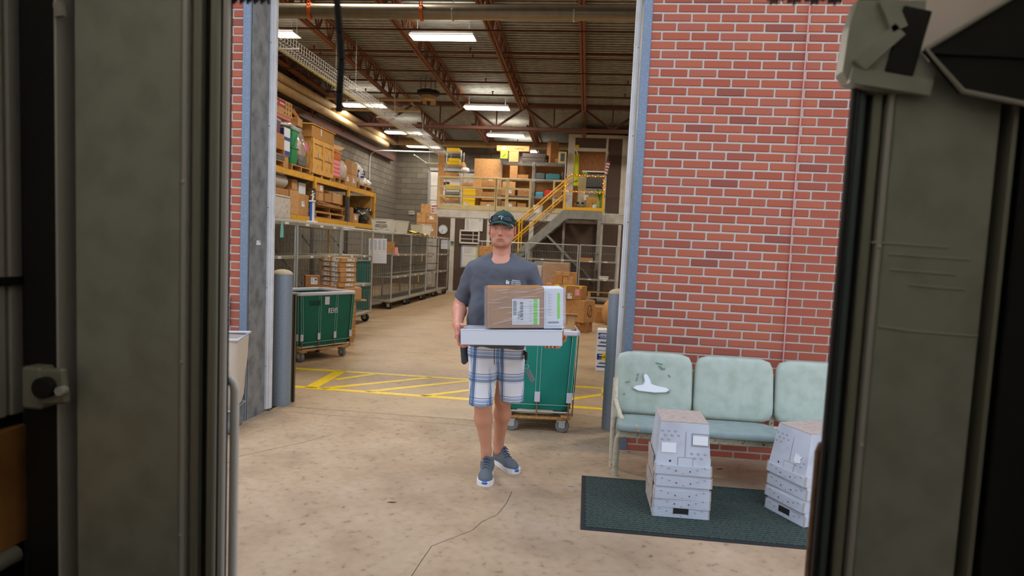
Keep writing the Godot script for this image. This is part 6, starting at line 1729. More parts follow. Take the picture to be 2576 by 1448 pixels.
	for k in 12:
		var a := k * 0.52
		part(pl, "leaf", mb().tube([Vector3(0, 0.3, 0), Vector3(cos(a) * 0.06, 0.45 + 0.02 * (k % 4), sin(a) * 0.06), Vector3(cos(a) * 0.13, 0.5 + 0.09 * (k % 3), sin(a) * 0.1), Vector3(cos(a) * 0.2, 0.4 + 0.08 * (k % 4), sin(a) * 0.12)], [0.006, 0.018, 0.022, 0.004], 6), gl)
	part(pl, "runner", mb().tube([Vector3(0.08, 0.1, 0.2), Vector3(0.2, -0.02, 0.22), Vector3(0.3, -0.1, 0.24)], [0.012, 0.01, 0.004], 6), gl)
	var p2 := thing("trailing_plant", "small trailing plant on top of the beige cabinet upstairs", "plant", Vector3(-0.25, 3.975, -22.75))
	part(p2, "pot", mb().lathe([Vector2(0, 0), Vector2(0.05, 0), Vector2(0.06, 0.08), Vector2(0, 0.08)], 12), M.ply)
	for k in 9:
		var a := k * 0.7
		part(p2, "leaf", mb().tube([Vector3(0, 0.07, 0), Vector3(cos(a) * 0.06, 0.14, sin(a) * 0.06), Vector3(cos(a) * 0.13, 0.05 - 0.03 * (k % 3), sin(a) * 0.13)], [0.005, 0.018, 0.004], 5), gl)
	# wire shelving
	var shelf := func(label: String, x0: float, x1: float, ys: Array, zc: float, d: float, top: float, posts: Array) -> void:
		var s := thing("wire_shelving", label, "shelving", Vector3.ZERO, 0.0, "wire shelving on the mezzanine")
		for x in posts:
			for zz in [zc - d * 0.5, zc + d * 0.5]:
				part(s, "post", mb().rod(Vector3(x, 2.73, zz), Vector3(x, top, zz), 0.016, 8), M.chrome)
		for y in ys:
			var b := mb()
			for zz in [zc - d * 0.5, zc + d * 0.5]:
				b.bar(Vector3(x0, y, zz), Vector3(x1, y, zz), 0.012, 0.012).bar(Vector3(x0, y - 0.04, zz), Vector3(x1, y - 0.04, zz), 0.01, 0.01)
			var n_ := int((x1 - x0) / 0.03)
			for k in n_ + 1:
				b.bar(Vector3(lerpf(x0, x1, float(k) / n_), y, zc - d * 0.5), Vector3(lerpf(x0, x1, float(k) / n_), y, zc + d * 0.5), 0.006, 0.006)
			part(s, "shelf", b, M.chrome, "", "stuff")
	shelf.call("chrome wire shelf unit with yellow boxes at the mezzanine's left end", -5.02, -4.42, [4.69, 4.25, 3.78, 3.44, 3.0], -23.25, 0.5, 4.74, [-5.02, -4.42])
	shelf.call("long chrome wire shelf unit behind the beige railing", -3.07, -0.9, [4.42, 3.87, 3.3, 2.85], -23.25, 0.5, 4.45, [-3.07, -1.98, -1.93, -0.9])
	var gp := "cartons on the mezzanine shelves"
	solo("kraft_backboard", mb().box(Vector3(0, 0.82, 0), Vector3(2.2, 1.64, 0.012)).box(Vector3(0.1, 0.82, 0.008), Vector3(0.008, 1.64, 0.004)), M.card3, "wide brown backboard behind the long shelf unit", "board", Vector3(-1.96, 2.735, -23.56))
	solo("cardboard_sheet", mb().box(Vector3(0, 0.9, 0), Vector3(0.95, 1.8, 0.012)).box(Vector3(0.1, 0.9, 0.007), Vector3(0.006, 1.8, 0.004)), M.card2, "tall plain cardboard sheet standing between the two shelf units", "cardboard", Vector3(-3.53, 2.735, -23.3))
	var tilted := solo("cardboard_flap", mb().box(Vector3(0, 0.95, 0), Vector3(0.22, 1.9, 0.01)), M.card0, "narrow cardboard strip leaning at the left end of the shelves", "cardboard", Vector3(-5.06, 2.735, -22.85), 0.6)
	var list := [
		[-4.78, 3.8, 0.5, 0.2, 0, "", "open brown carton on the left unit's middle shelf"],
		[-4.74, 3.01, 0.56, 0.15, 2, "", "long low carton on the left unit's bottom shelf"],
		[-4.12, 3.445, 0.4, 0.22, 2, "", "upper carton right beside the left unit"],
		[-3.75, 3.2, 0.3, 0.24, 0, "", "carton stacked behind the yellow boxes"],
		[-3.4, 3.47, 0.48, 0.26, 0, "", "top carton in the middle pile before the tall sheet"],
		[-3.38, 3.1, 0.48, 0.27, 1, "", "second carton down in the middle pile"],
		[-3.42, 2.76, 0.48, 0.28, 0, "l", "labelled bottom carton of the middle pile"],
		[-2.78, 3.31, 0.46, 0.22, 1, "l", "labelled carton on the long unit's lower shelf"],
		[-2.76, 3.56, 0.44, 0.2, 0, "", "carton lying on the labelled one, long unit"],
		[-2.74, 2.86, 0.5, 0.24, 3, "l", "double-labelled carton at the bottom of the long unit"],
		[-2.3, 2.86, 0.3, 0.2, 1, "", "small carton at the bottom centre of the long unit"],
		[-2.2, 3.31, 0.5, 0.2, 3, "", "glossy-taped carton on the long unit's lower shelf"],
		[-2.62, 3.88, 0.26, 0.42, 1, "", "upright carton on the long unit's upper shelf"],
		[-2.3, 3.88, 0.36, 0.13, 3, "", "dark-topped low carton on the upper shelf"],
		[-1.1, 3.31, 0.28, 0.3, 3, "", "carton at the right end of the long unit"],
		[-2.64, 4.43, 0.32, 0.34, 0, "p", "printed carton on top of the long unit"],
		[-1.2, 4.43, 0.12, 0.14, 3, "", "little carton near the picture frame on top"],
		[-3.75, 3.79, 0.5, 0.15, 3, "l", "labelled grey-brown carton leaning by the tall sheet"]]
	for a in list:
		if String(a[6]).begins_with("labelled grey-brown"):
			carton(a[6], Vector3(-3.42, 3.735, -23.0), Vector3(0.5, 0.14, 0.24), 0, 3, "l", gp)
			continue
		var s := Vector3(a[2], a[3], 0.38)
		carton(a[6], Vector3(a[0], a[1], -23.2 if a[0] > -3.2 or a[0] < -4.3 else -22.9), s, 0, a[4], a[5], gp)
	carton("long flat carton numbered in black lying on top of the shelves", Vector3(-2.68, 4.78, -23.2), Vector3(1.1, 0.18, 0.3), -0.02, 2, "", gp)
	sheet(get_node("cardboard_box_%03d" % taken["cardboard_box"]), "label", M.label, Vector3(-0.3, 0.1, 0.152), 0.13, 0.09)
	letters(get_node("cardboard_box_%03d" % taken["cardboard_box"]), "130752", 0.07, M.ink_brown, Vector3(0.22, 0.08, 0.153))
	var yb := mat("yellow_card", rgb(238, 196, 22), 0.6)
	var yl := [[-4.72, 4.71, 0.42, 0.12, "top of the left unit"], [-4.7, 4.27, 0.42, 0.1, "second shelf of the left unit, lower"], [-4.68, 4.38, 0.36, 0.1, "second shelf of the left unit, upper"], [-4.7, 3.46, 0.42, 0.14, "low shelf of the left unit"], [-4.05, 3.08, 0.42, 0.36, "tall, beside the left unit"], [-4.05, 2.74, 0.4, 0.33, "tall, at floor level with labels"]]
	for a in yl:
		var t2 := thing("yellow_box", "bright yellow box, " + a[4], "box", Vector3(a[0], a[1], -23.2 if a[0] < -4.3 else -22.85), 0.0, "yellow boxes on the mezzanine")
		part(t2, "body", mb().box(Vector3(0, a[3] * 0.5, 0), Vector3(a[2], a[3], 0.34), Basis(), 0.005), yb)
		part(t2, "lid_edge", mb().box(Vector3(0, a[3] - 0.02, 0), Vector3(a[2] + 0.008, 0.03, 0.348)), yb)
		if a[1] < 3.0:
			sheet(t2, "label", M.label, Vector3(-0.1, a[3] * 0.6, 0.171), 0.1, 0.14)
	var tubs := thing("green_lidded_tub", "grey tub on a dark green tub, left unit's lowest level", "tubs", Vector3(-4.7, 3.165, -23.2), 0.0)
	part(tubs, "green_tub", mb().box(Vector3(0, 0.05, 0), Vector3(0.5, 0.1, 0.36), Basis(), 0.012), mat("dark_green", rgb(24, 74, 52), 0.5))
	part(tubs, "grey_tub", mb().box(Vector3(0, 0.15, 0), Vector3(0.48, 0.09, 0.34), Basis(), 0.012), M.grey_plastic)
	var pf := thing("paper_bundle", "bundle of white wrapped papers sagging off the left unit", "papers", Vector3(-4.28, 4.1, -23.05))
	sack(pf, "wrap", Vector3(0, 0.0, 0), Vector3(0.14, 0.09, 0.2), M.paper, 0.25, 55)
	sack(pf, "wrap", Vector3(-0.08, 0.14, 0), Vector3(0.1, 0.12, 0.16), M.card2, 0.25, 56)
	var gx := thing("green_drill_box", "lime and black power tool box on top of the long unit", "box", Vector3(-2.97, 4.43, -23.15), 0.0)
	part(gx, "body", mb().box(Vector3(0, 0.17, 0), Vector3(0.24, 0.34, 0.3), Basis(), 0.004), mat("lime_box", rgb(176, 204, 20), 0.5))
	part(gx, "band", mb().box(Vector3(0, 0.05, 0), Vector3(0.244, 0.1, 0.304)), M.black)
	part(gx, "tool_print", mb().bar(Vector3(-0.06, 0.14, 0.152), Vector3(0.07, 0.25, 0.152), 0.03, 0.003, Vector3.BACK), M.black)
	var dm := mat("dark_case", rgb(84, 74, 68), 0.6)
	var cz := thing("slatted_cases", "two dark flat cases stacked on top of the long unit", "cases", Vector3(-1.98, 4.435, -23.2))
	for k in 2:
		part(cz, "case", mb().box(Vector3(0.02 * k, 0.07 + 0.145 * k, 0), Vector3(0.78, 0.135, 0.4), Basis(), 0.01), dm)
		part(cz, "ridge", mb().box(Vector3(0.02 * k, 0.07 + 0.145 * k, 0.203), Vector3(0.76, 0.02, 0.01)), dm)
	var tb := solo("cardboard_column", mb().box(Vector3(0, 0.36, 0), Vector3(0.3, 0.72, 0.3), rot(0.5), 0.006), M.card3, "tall cardboard column reaching up to the crossing pipe", "carton", Vector3(-1.36, 4.43, -23.2))
	var pi := thing("beige_shadow_box", "small beige box frame with a dark window at the shelf end", "frame", Vector3(-1.02, 4.43, -23.1))
	part(pi, "case", mb().box(Vector3(0, 0.19, 0), Vector3(0.26, 0.38, 0.2), Basis(), 0.006), br)
	part(pi, "dark_pane", mb().box(Vector3(0.01, 0.19, 0.1), Vector3(0.14, 0.26, 0.01)), M.rack_post)
	var cl := [[-1.72, 3.885, 0.3, 0.2, 0, "teal-grey tool case on the long unit's upper shelf"], [-1.3, 3.885, 0.46, 0.2, 1, "wide teal carry case on the long unit's upper shelf"], [-1.72, 3.315, 0.26, 0.14, 2, "sky blue open tray on the long unit's lower shelf"], [-1.42, 3.315, 0.24, 0.22, 3, "red plastic bin on the long unit's lower shelf"]]
	var cm := [mat("case_grey", rgb(70, 84, 84), 0.5), mat("case_teal", rgb(50, 116, 132), 0.5), mat("case_blue", rgb(60, 150, 180), 0.5), mat("case_red", rgb(200, 40, 40), 0.5)]
	for a in cl:
		var t3 := thing("plastic_case", a[5], "case", Vector3(a[0], a[1], -23.15), 0.0, "coloured plastic cases on the shelves")
		part(t3, "shell", mb().box(Vector3(0, a[3] * 0.45, 0), Vector3(a[2], a[3] * 0.9, 0.3), Basis(), 0.02), cm[a[4]])
		part(t3, "lid", mb().box(Vector3(0, a[3] * 0.92, 0), Vector3(a[2] * 0.8, a[3] * 0.16, 0.26), Basis(), 0.015), M.rack_post if a[4] < 2 else cm[a[4]])
		part(t3, "handle", mb().tube([Vector3(-0.06, a[3] * 0.98, 0), Vector3(-0.04, a[3] * 1.12, 0), Vector3(0.04, a[3] * 1.12, 0), Vector3(0.06, a[3] * 0.98, 0)], 0.009, 6), M.black)
	var fk := thing("drink_flask", "grey-brown flask standing by the office wall", "flask", Vector3(-0.98, 3.885, -23.15))
	part(fk, "body", mb().lathe([Vector2(0, 0), Vector2(0.06, 0), Vector2(0.06, 0.18), Vector2(0.03, 0.24), Vector2(0, 0.24)], 14), dm)
	part(fk, "lid", mb().lathe([Vector2(0.032, 0.24), Vector2(0.032, 0.29), Vector2(0, 0.29)], 12), M.rack_post)
	solo("white_bucket", mb().lathe([Vector2(0, 0), Vector2(0.14, 0), Vector2(0.16, 0.26), Vector2(0.15, 0.26), Vector2(0.13, 0.02), Vector2(0, 0.02)], 20), M.white_paint, "white bucket on the mezzanine floor in the railing gap", "bucket", Vector3(-1.72, 2.735, -22.7))
	var bp := thing("crumpled_wrap", "crumpled pale packing paper at the shelf's bottom right", "paper", Vector3(-2.25, 2.805, -22.75))
	sack(bp, "paper", Vector3.ZERO, Vector3(0.24, 0.08, 0.14), mat("kraft_pale", rgb(206, 184, 152), 0.8), 0.3, 61)

# ---------------------------------------------------------------- cartons on the right of the hall
func far_right() -> void:
	var g := "cartons standing on the hall floor"
	carton("low carton at the bottom of the nearer floor stack", Vector3(-0.06, 0, -13.05), Vector3(0.36, 0.19, 0.36), -0.25, 3, "p", g)
	var b := carton("large carton with a looping logo in the nearer floor stack", Vector3(-0.11, 0.192, -13.05), Vector3(0.48, 0.42, 0.36), -0.6, 0, "", g)
	var lg := mb()
	var lp := []
	for k in 20:
		var a := TAU * k / 20.0
		lp.append(Vector3(0.242, 0.2 + sin(a) * 0.13 * (1.0 if k < 14 else 0.6), cos(a) * 0.07))
	lg.tube(lp, 0.006, 5, true)
	lg.tube([Vector3(0.242, 0.12, 0.03), Vector3(0.242, 0.2, 0.0), Vector3(0.242, 0.26, -0.04)], 0.006, 5)
	part(b, "logo", lg, M.ink_brown)
	var c := carton("taped and stickered carton topping the nearer floor stack", Vector3(-0.2, 0.615, -13.05), Vector3(0.36, 0.255, 0.3), -0.35, 1, "", g)
	sheet(c, "hazard_label", M.label, Vector3(-0.05, 0.06, 0.152), 0.09, 0.1)
	sheet(c, "pink_label", M.pink_paper, Vector3(0.1, 0.14, 0.152), 0.09, 0.12)
	part(c, "yellow_tape", mb().box(Vector3(0.0, 0.257, 0.0), Vector3(0.362, 0.004, 0.07)).box(Vector3(-0.15, 0.235, 0.152), Vector3(0.05, 0.05, 0.003)).box(Vector3(0.16, 0.235, 0.152), Vector3(0.04, 0.05, 0.003)), M.yellow_tape)
	carton("plain carton on the floor near the right-hand bollard", Vector3(0.4, 0, -15.1), Vector3(0.36, 0.34, 0.34), 0.05, 1, "p", g)
	var sc := thing("paper_sack", "round brown paper sack beside the right-hand bollard", "sack", Vector3(0.62, 0.0, -14.6))
	sack(sc, "body", Vector3(0, 0.26, 0), Vector3(0.26, 0.32, 0.24), M.card2, 0.1, 71)
	# paint cartons
	var im := canvas(64, 64, rgb(228, 230, 236))
	var navy := rgb(34, 64, 140)
	im.fill_rect(Rect2i(0, 8, 64, 20), navy)
	im.fill_rect(Rect2i(6, 12, 30, 4), rgb(230, 232, 238))
	im.fill_rect(Rect2i(6, 20, 36, 6), rgb(110, 140, 200))
	im.fill_rect(Rect2i(4, 38, 30, 4), rgb(120, 124, 140))
	im.fill_rect(Rect2i(0, 48, 64, 5), navy)
	var pm := printed("polar_print", im)
	for i in 2:
		var t := thing("polar_carton", ["lower white and blue carton with a yellow square by the right bollard", "upper white and blue lettered carton by the right bollard"][i], "box", Vector3(0.33, i * 0.268, -8.86), 0.0, "white and blue cartons by the bollard")
		part(t, "body", mb().box(Vector3(0, 0.132, 0), Vector3(0.3, 0.264, 0.26), Basis(), 0.004), M.white_card)
		sheet(t, "front_print", pm, Vector3(0, 0.132, 0.131), 0.29, 0.25)
		letters(t, "POLAR", 0.03, M.white_card if i == 1 else M.ink, Vector3(-0.08, 0.185, 0.134))
		letters(t, "POLAR", 0.022, M.ink, Vector3(-0.06, 0.11, 0.134))
		part(t, "yellow_mark", mb().box(Vector3(-0.03, 0.19 if i == 0 else 0.262, 0.132 if i == 0 else 0.1), Vector3(0.11, 0.09 if i == 0 else 0.006, 0.004 if i == 0 else 0.05)), M.yellow_tape)
	# pile of cartons farther back
	var h := "cartons piled before the cages"
	carton("large bottom carton of the far pile behind the man's boxes", Vector3(-0.63, 0, -16.7), Vector3(0.64, 0.6, 0.5), 0, 1, "", h)
	carton("wide yellow-stickered carton in the far pile", Vector3(-0.63, 0.605, -16.7), Vector3(0.68, 0.12, 0.5), 0, 2, "y", h)
	carton("left small carton of the far pile's middle layer", Vector3(-0.71, 0.728, -16.6), Vector3(0.26, 0.19, 0.3), 0, 0, "", h)
	carton("right small carton of the far pile's middle layer", Vector3(-0.44, 0.728, -16.6), Vector3(0.24, 0.18, 0.3), 0, 2, "", h)
	carton("low long carton topping the far pile", Vector3(-0.58, 0.922, -16.6), Vector3(0.32, 0.1, 0.3), 0, 2, "", h)
	carton("tall carton behind the far pile's right side", Vector3(-0.42, 0.605, -17.15), Vector3(0.34, 0.4, 0.3), 0, 0, "", h)
	solo("carton_plinth", mb().box(Vector3(0, 0.3, 0), Vector3(0.4, 0.6, 0.34), Basis(), 0.005), M.card1, "brown carton hidden under the far pile's tall carton", "box", Vector3(-0.42, 0, -17.15))
	var wp := thing("wrapped_crate", "film-wrapped wooden crate behind the far pile of cartons", "crate", Vector3(-0.82, 0, -18.2))
	part(wp, "body", mb().box(Vector3(0, 0.6, 0), Vector3(0.68, 1.2, 0.6), Basis(), 0.005), M.pallet)
	part(wp, "film", mb().box(Vector3(-0.1, 0.62, 0), Vector3(0.95, 1.22, 0.66), Basis(), 0.01), M.film)
	part(wp, "side_pack", mb().box(Vector3(-0.46, 0.55, 0), Vector3(0.2, 1.1, 0.5), Basis(), 0.01), M.grey_tub)

# ---------------------------------------------------------------- the man
# a signed distance field of tapered capsules, ellipsoids and rounded boxes, meshed as surface nets
class Field:
	var prims := []   # [kind, a, b, ra, rb, basis, k, sign]
	var cuts := []    # planes applied to everything: [point, normal]
	var wob: FastNoiseLite
	var wob_amp := 0.0
	func cap(a: Vector3, b: Vector3, ra: float, rb: float, k := 0.02) -> Field:
		prims.append([0, a, b, ra, rb, null, k, 1.0]); return self
	func ell(c: Vector3, r: Vector3, k := 0.02, bas = null) -> Field:
		prims.append([1, c, r, 0.0, 0.0, bas, k, 1.0]); return self
	func rbox(c: Vector3, h: Vector3, r: float, k := 0.02, bas = null) -> Field:
		prims.append([2, c, h, r, 0.0, bas, k, 1.0]); return self
	# capsule ended by a flat cut at b
	func sleeve(a: Vector3, b: Vector3, ra: float, rb: float, k := 0.02, dir = null) -> Field:
		prims.append([3, a, b, ra, rb, dir, k, 1.0]); return self
	func sub(c: Vector3, r: Vector3, k := 0.01, bas = null) -> Field:
		prims.append([1, c, r, 0.0, 0.0, bas, k, -1.0]); return self
	func one(q: Array, p: Vector3) -> float:
		match q[0]:
			0, 3:
				var ab: Vector3 = q[2] - q[1]
				var t := clampf((p - q[1]).dot(ab) / ab.length_squared(), 0.0, 1.15 if q[0] == 3 else 1.0)
				var d: float = (p - q[1] - ab * t).length() - lerpf(q[3], q[4], minf(t, 1.0))
				if q[0] == 3:
					var dd: Vector3 = q[5] if q[5] != null else ab.normalized()
					d = maxf(d, (p - q[2]).dot(dd))
				return d
			1:
				var l: Vector3 = p - q[1]
				if q[5] != null: l = l * q[5]
				var r: Vector3 = q[2]
				var k0 := (l / r).length()
				if k0 < 1e-6: return -minf(r.x, minf(r.y, r.z))
				return k0 * (k0 - 1.0) / (l / (r * r)).length()
			_:
				var l2: Vector3 = p - q[1]
				if q[5] != null: l2 = l2 * q[5]
				var e: Vector3 = l2.abs() - q[2]
				return Vector3(maxf(e.x, 0), maxf(e.y, 0), maxf(e.z, 0)).length() + minf(maxf(e.x, maxf(e.y, e.z)), 0.0) - q[3]
	func value(p: Vector3, act: Array) -> float:
		var d := 1.0
		for q in act:
			var e := one(q, p)
			var k: float = q[6]
			if q[7] > 0.0:
				if d - e > k: d = e
				elif e - d < k:
					var h := clampf(0.5 + 0.5 * (d - e) / k, 0.0, 1.0)
					d = lerpf(d, e, h) - k * h * (1.0 - h)
			else:
				e = -e
				if e - d > k: d = e
				elif d - e < k:
					var h := clampf(0.5 + 0.5 * (e - d) / k, 0.0, 1.0)
					d = lerpf(d, e, h) + k * h * (1.0 - h)
		for c in cuts:
			d = maxf(d, (p - c[0]).dot(c[1]))
		if wob_amp > 0.0 and absf(d) < 0.04:
			d += wob.get_noise_3dv(p) * wob_amp
		return d
	func surface(lo: Vector3, hi: Vector3, cell: float, paint = null) -> ArrayMesh:
		var B := 6
		var n3 := ((hi - lo) / (cell * B)).ceil()
		var nx := int(n3.x) * B + 1; var ny := int(n3.y) * B + 1
		var verts := PackedVector3Array()
		var index := {}
		var edges := PackedInt64Array()
		var half := cell * B * 0.5
		var S := B + 1
		var f := PackedFloat32Array()
		f.resize(S * S * S)
		for bz in int(n3.z):
			for by in int(n3.y):
				for bx in int(n3.x):
					var o := lo + Vector3(bx, by, bz) * cell * B
					var c := o + Vector3.ONE * half
					var act := []
					var near := 1.0
					for q in prims:
						var e := one(q, c)
						if q[7] > 0.0: near = minf(near, e)
						if absf(e) < half * 1.9 + q[6] * 1.5 or (e < 0.0): act.append(q)
					if near > half * 1.8 + 0.03 or act.is_empty():
						continue
					if absf(value(c, act)) > half * 2.2 + 0.03:
						continue
					var i := 0
					for z in S:
						for y in S:
							for x in S:
								f[i] = value(o + Vector3(x, y, z) * cell, act)
								i += 1
					for z in B:
						for y in B:
							for x in B:
								var a := x + S * (y + S * z)
								var v := [f[a], f[a + 1], f[a + S], f[a + S + 1], f[a + S * S], f[a + S * S + 1], f[a + S * S + S], f[a + S * S + S + 1]]
								var neg := 0
								for e in v:
									if e < 0.0: neg += 1
								if neg == 0 or neg == 8:
									continue
								var sum := Vector3.ZERO
								var cnt := 0
								for e in [[0, 1], [2, 3], [4, 5], [6, 7], [0, 2], [1, 3], [4, 6], [5, 7], [0, 4], [1, 5], [2, 6], [3, 7]]:
									var v0: float = v[e[0]]; var v1: float = v[e[1]]
									if (v0 < 0.0) != (v1 < 0.0):
										var t := v0 / (v0 - v1)
										var p0 := Vector3(e[0] & 1, (e[0] >> 1) & 1, e[0] >> 2); var p1 := Vector3(e[1] & 1, (e[1] >> 1) & 1, e[1] >> 2)
										sum += p0.lerp(p1, t); cnt += 1
								var gx := bx * B + x; var gy := by * B + y; var gz := bz * B + z
								var id := gx + nx * (gy + ny * gz)
								index[id] = verts.size()
								verts.append(o + (Vector3(x, y, z) + sum / cnt) * cell)
								for ax in 3:
									var w: float = v[[1, 2, 4][ax]]
									if (v[0] < 0.0) != (w < 0.0):
										edges.append(id * 8 + ax * 2 + (1 if v[0] < 0.0 else 0))
		var idx := PackedInt32Array()
		var st := [1, nx, nx * ny]
		for e in edges:
			var id := e >> 3
			var ax := (e >> 1) & 3
			var u: int = st[(ax + 1) % 3]; var w: int = st[(ax + 2) % 3]
			if not (index.has(id - u) and index.has(id - w) and index.has(id - u - w)):
				continue
			var a: int = index[id]; var b: int = index[id - u]; var c: int = index[id - u - w]; var d: int = index[id - w]
			if (e & 1) == 0: idx.append_array([a, b, c, a, c, d])
			else: idx.append_array([a, c, b, a, d, c])
		var nor := PackedVector3Array()
		nor.resize(verts.size())
		for i in range(0, idx.size(), 3):
			var q := (verts[idx[i + 2]] - verts[idx[i]]).cross(verts[idx[i + 1]] - verts[idx[i]])
			for k in 3: nor[idx[i + k]] += q
		for i in nor.size(): nor[i] = nor[i].normalized()
		var arr := []
		arr.resize(Mesh.ARRAY_MAX)
		arr[Mesh.ARRAY_VERTEX] = verts; arr[Mesh.ARRAY_NORMAL] = nor; arr[Mesh.ARRAY_INDEX] = idx
		if paint != null:
			var cs := PackedColorArray()
			for p in verts: cs.append(paint.call(p))
			arr[Mesh.ARRAY_COLOR] = cs
		var m := ArrayMesh.new()
		m.add_surface_from_arrays(Mesh.PRIMITIVE_TRIANGLES, arr)
		return m

func joined(list: Array) -> ArrayMesh:
	# several indexed meshes as one surface
	var v := PackedVector3Array(); var n := PackedVector3Array(); var c := PackedColorArray(); var ix := PackedInt32Array()
	for m in list:
		var a: Array = m.surface_get_arrays(0)
		var base := v.size()
		v.append_array(a[Mesh.ARRAY_VERTEX]); n.append_array(a[Mesh.ARRAY_NORMAL]); c.append_array(a[Mesh.ARRAY_COLOR])
		for i in a[Mesh.ARRAY_INDEX]: ix.append(i + base)
	var arr := []
	arr.resize(Mesh.ARRAY_MAX)
	arr[Mesh.ARRAY_VERTEX] = v; arr[Mesh.ARRAY_NORMAL] = n; arr[Mesh.ARRAY_COLOR] = c; arr[Mesh.ARRAY_INDEX] = ix
	var o := ArrayMesh.new()
	o.add_surface_from_arrays(Mesh.PRIMITIVE_TRIANGLES, arr)
	return o

func person() -> void:
	var P := thing("person", "man in grey-blue T-shirt, plaid shorts and green cap walking out with boxes", "person", Vector3(-0.563, 0, -4.42))
	# everything below is measured from that point: x to the viewer's right, z toward the viewer
	var skin := mat("skin", Color.WHITE, 0.5)
	skin.vertex_color_use_as_albedo = true
	var tone := Color8(214, 150, 124).srgb_to_linear()
	var leg_tone := Color8(200, 142, 112).srgb_to_linear()
	var flush := Color8(212, 128, 108).srgb_to_linear()
	var stubble := Color8(176, 128, 108).srgb_to_linear()
	var lip := Color8(184, 104, 94).srgb_to_linear()
	var brow := Color8(140, 98, 76).srgb_to_linear()
	# ---- body: legs, trunk, arms
	var HC := Vector3(0.006, 1.63, 0.03)      # head centre at eye height
	var RS := Vector3(-0.176, 1.362, -0.01); var RE := Vector3(-0.27, 1.115, -0.075); var RW := Vector3(-0.236, 1.012, 0.155)
	var LS := Vector3(0.184, 1.366, -0.015); var LE := Vector3(0.285, 1.12, -0.08); var LW := Vector3(0.372, 0.965, 0.13)
	var RK := Vector3(-0.064, 0.505, 0.068); var RA := Vector3(-0.036, 0.105, 0.02)
	var LK := Vector3(0.05, 0.5, -0.06); var LA := Vector3(0.018, 0.105, -0.205)
	var body := Field.new()
	body.rbox(Vector3(0, 1.13, -0.02), Vector3(0.1, 0.22, 0.03), 0.055, 0.05).cap(Vector3(-0.12, 1.385, -0.015), Vector3(0.13, 1.387, -0.015), 0.05, 0.05, 0.05).cap(Vector3(-0.03, 1.4, 0.01), Vector3(0.04, 1.4, 0.01), 0.05, 0.05, 0.04)
	body.rbox(Vector3(0, 0.87, -0.01), Vector3(0.1, 0.06, 0.03), 0.06, 0.05)
	body.cap(Vector3(0.004, 1.4, -0.02), Vector3(0.005, 1.56, 0.0), 0.062, 0.056, 0.03)
	body.cap(RS, RE, 0.052, 0.043, 0.03).cap(RE, RE.lerp(RW, 0.35), 0.044, 0.046, 0.02).cap(RE.lerp(RW, 0.35), RW, 0.046, 0.03, 0.02)
	body.cap(LS, LE, 0.052, 0.043, 0.03).cap(LE, LE.lerp(LW, 0.35), 0.044, 0.045, 0.02).cap(LE.lerp(LW, 0.35), LW, 0.045, 0.03, 0.02)
	body.cap(Vector3(-0.09, 0.86, 0.0), RK, 0.08, 0.054, 0.03).cap(RK + Vector3(0, -0.015, 0.012), RK + Vector3(0, -0.05, 0.004), 0.05, 0.048, 0.02).cap(RK, Vector3(-0.062, 0.385, 0.045), 0.05, 0.056, 0.03).cap(Vector3(-0.062, 0.385, 0.045), RA + Vector3(0, 0.06, 0), 0.056, 0.033, 0.03).cap(RA + Vector3(0, 0.06, 0), RA, 0.033, 0.034, 0.02)
	body.cap(Vector3(0.09, 0.86, -0.02), LK, 0.08, 0.054, 0.03).cap(LK, Vector3(0.045, 0.385, -0.115), 0.05, 0.055, 0.03).cap(Vector3(0.045, 0.385, -0.115), LA + Vector3(0, 0.06, 0.005), 0.055, 0.034, 0.03).cap(LA + Vector3(0, 0.06, 0.005), LA, 0.034, 0.036, 0.02)
	var bm := body.surface(Vector3(-0.34, 0.06, -0.3), Vector3(0.46, 1.56, 0.22), 0.0115, func(p: Vector3) -> Color:
		return leg_tone if p.y < 0.8 else tone.lerp(flush, 0.25 if p.y < 1.2 else 0.0))
	# ---- head
	var hd := Field.new()
	hd.ell(HC + Vector3(0, 0.02, -0.022), Vector3(0.073, 0.094, 0.09), 0.02)
	hd.ell(HC + Vector3(0, -0.026, 0.018), Vector3(0.067, 0.076, 0.064), 0.03)
	hd.cap(HC + Vector3(-0.026, -0.086, 0.042), HC + Vector3(0.026, -0.086, 0.042), 0.023, 0.023, 0.03)
	hd.cap(HC + Vector3(-0.054, -0.052, -0.008), HC + Vector3(-0.028, -0.088, 0.038), 0.02, 0.02, 0.03)
	hd.cap(HC + Vector3(0.054, -0.052, -0.008), HC + Vector3(0.028, -0.088, 0.038), 0.02, 0.02, 0.03)
	hd.ell(HC + Vector3(0, -0.102, 0.054), Vector3(0.019, 0.013, 0.014), 0.015)
	for s in [-1.0, 1.0]:
		hd.ell(HC + Vector3(s * 0.042, -0.028, 0.05), Vector3(0.022, 0.018, 0.02), 0.025)
		hd.cap(HC + Vector3(s * 0.014, 0.021, 0.077), HC + Vector3(s * 0.048, 0.019, 0.06), 0.009, 0.009, 0.015)
		hd.sub(HC + Vector3(s * 0.031, 0.0, 0.087), Vector3(0.017, 0.011, 0.016), 0.012)
		hd.ell(HC + Vector3(s * 0.031, 0.0, 0.064), Vector3(0.013, 0.0125, 0.0125), 0.002)
		hd.cap(HC + Vector3(s * 0.019, 0.0048, 0.0752), HC + Vector3(s * 0.043, 0.004, 0.0712), 0.005, 0.0044, 0.003)
		hd.cap(HC + Vector3(s * 0.019, -0.0075, 0.074), HC + Vector3(s * 0.043, -0.007, 0.07), 0.0036, 0.0032, 0.004)
		hd.ell(HC + Vector3(s * 0.0108, -0.039, 0.083), Vector3(0.0066, 0.0066, 0.01), 0.006)
		hd.sub(HC + Vector3(s * 0.0075, -0.0465, 0.09), Vector3(0.0042, 0.003, 0.005), 0.002)
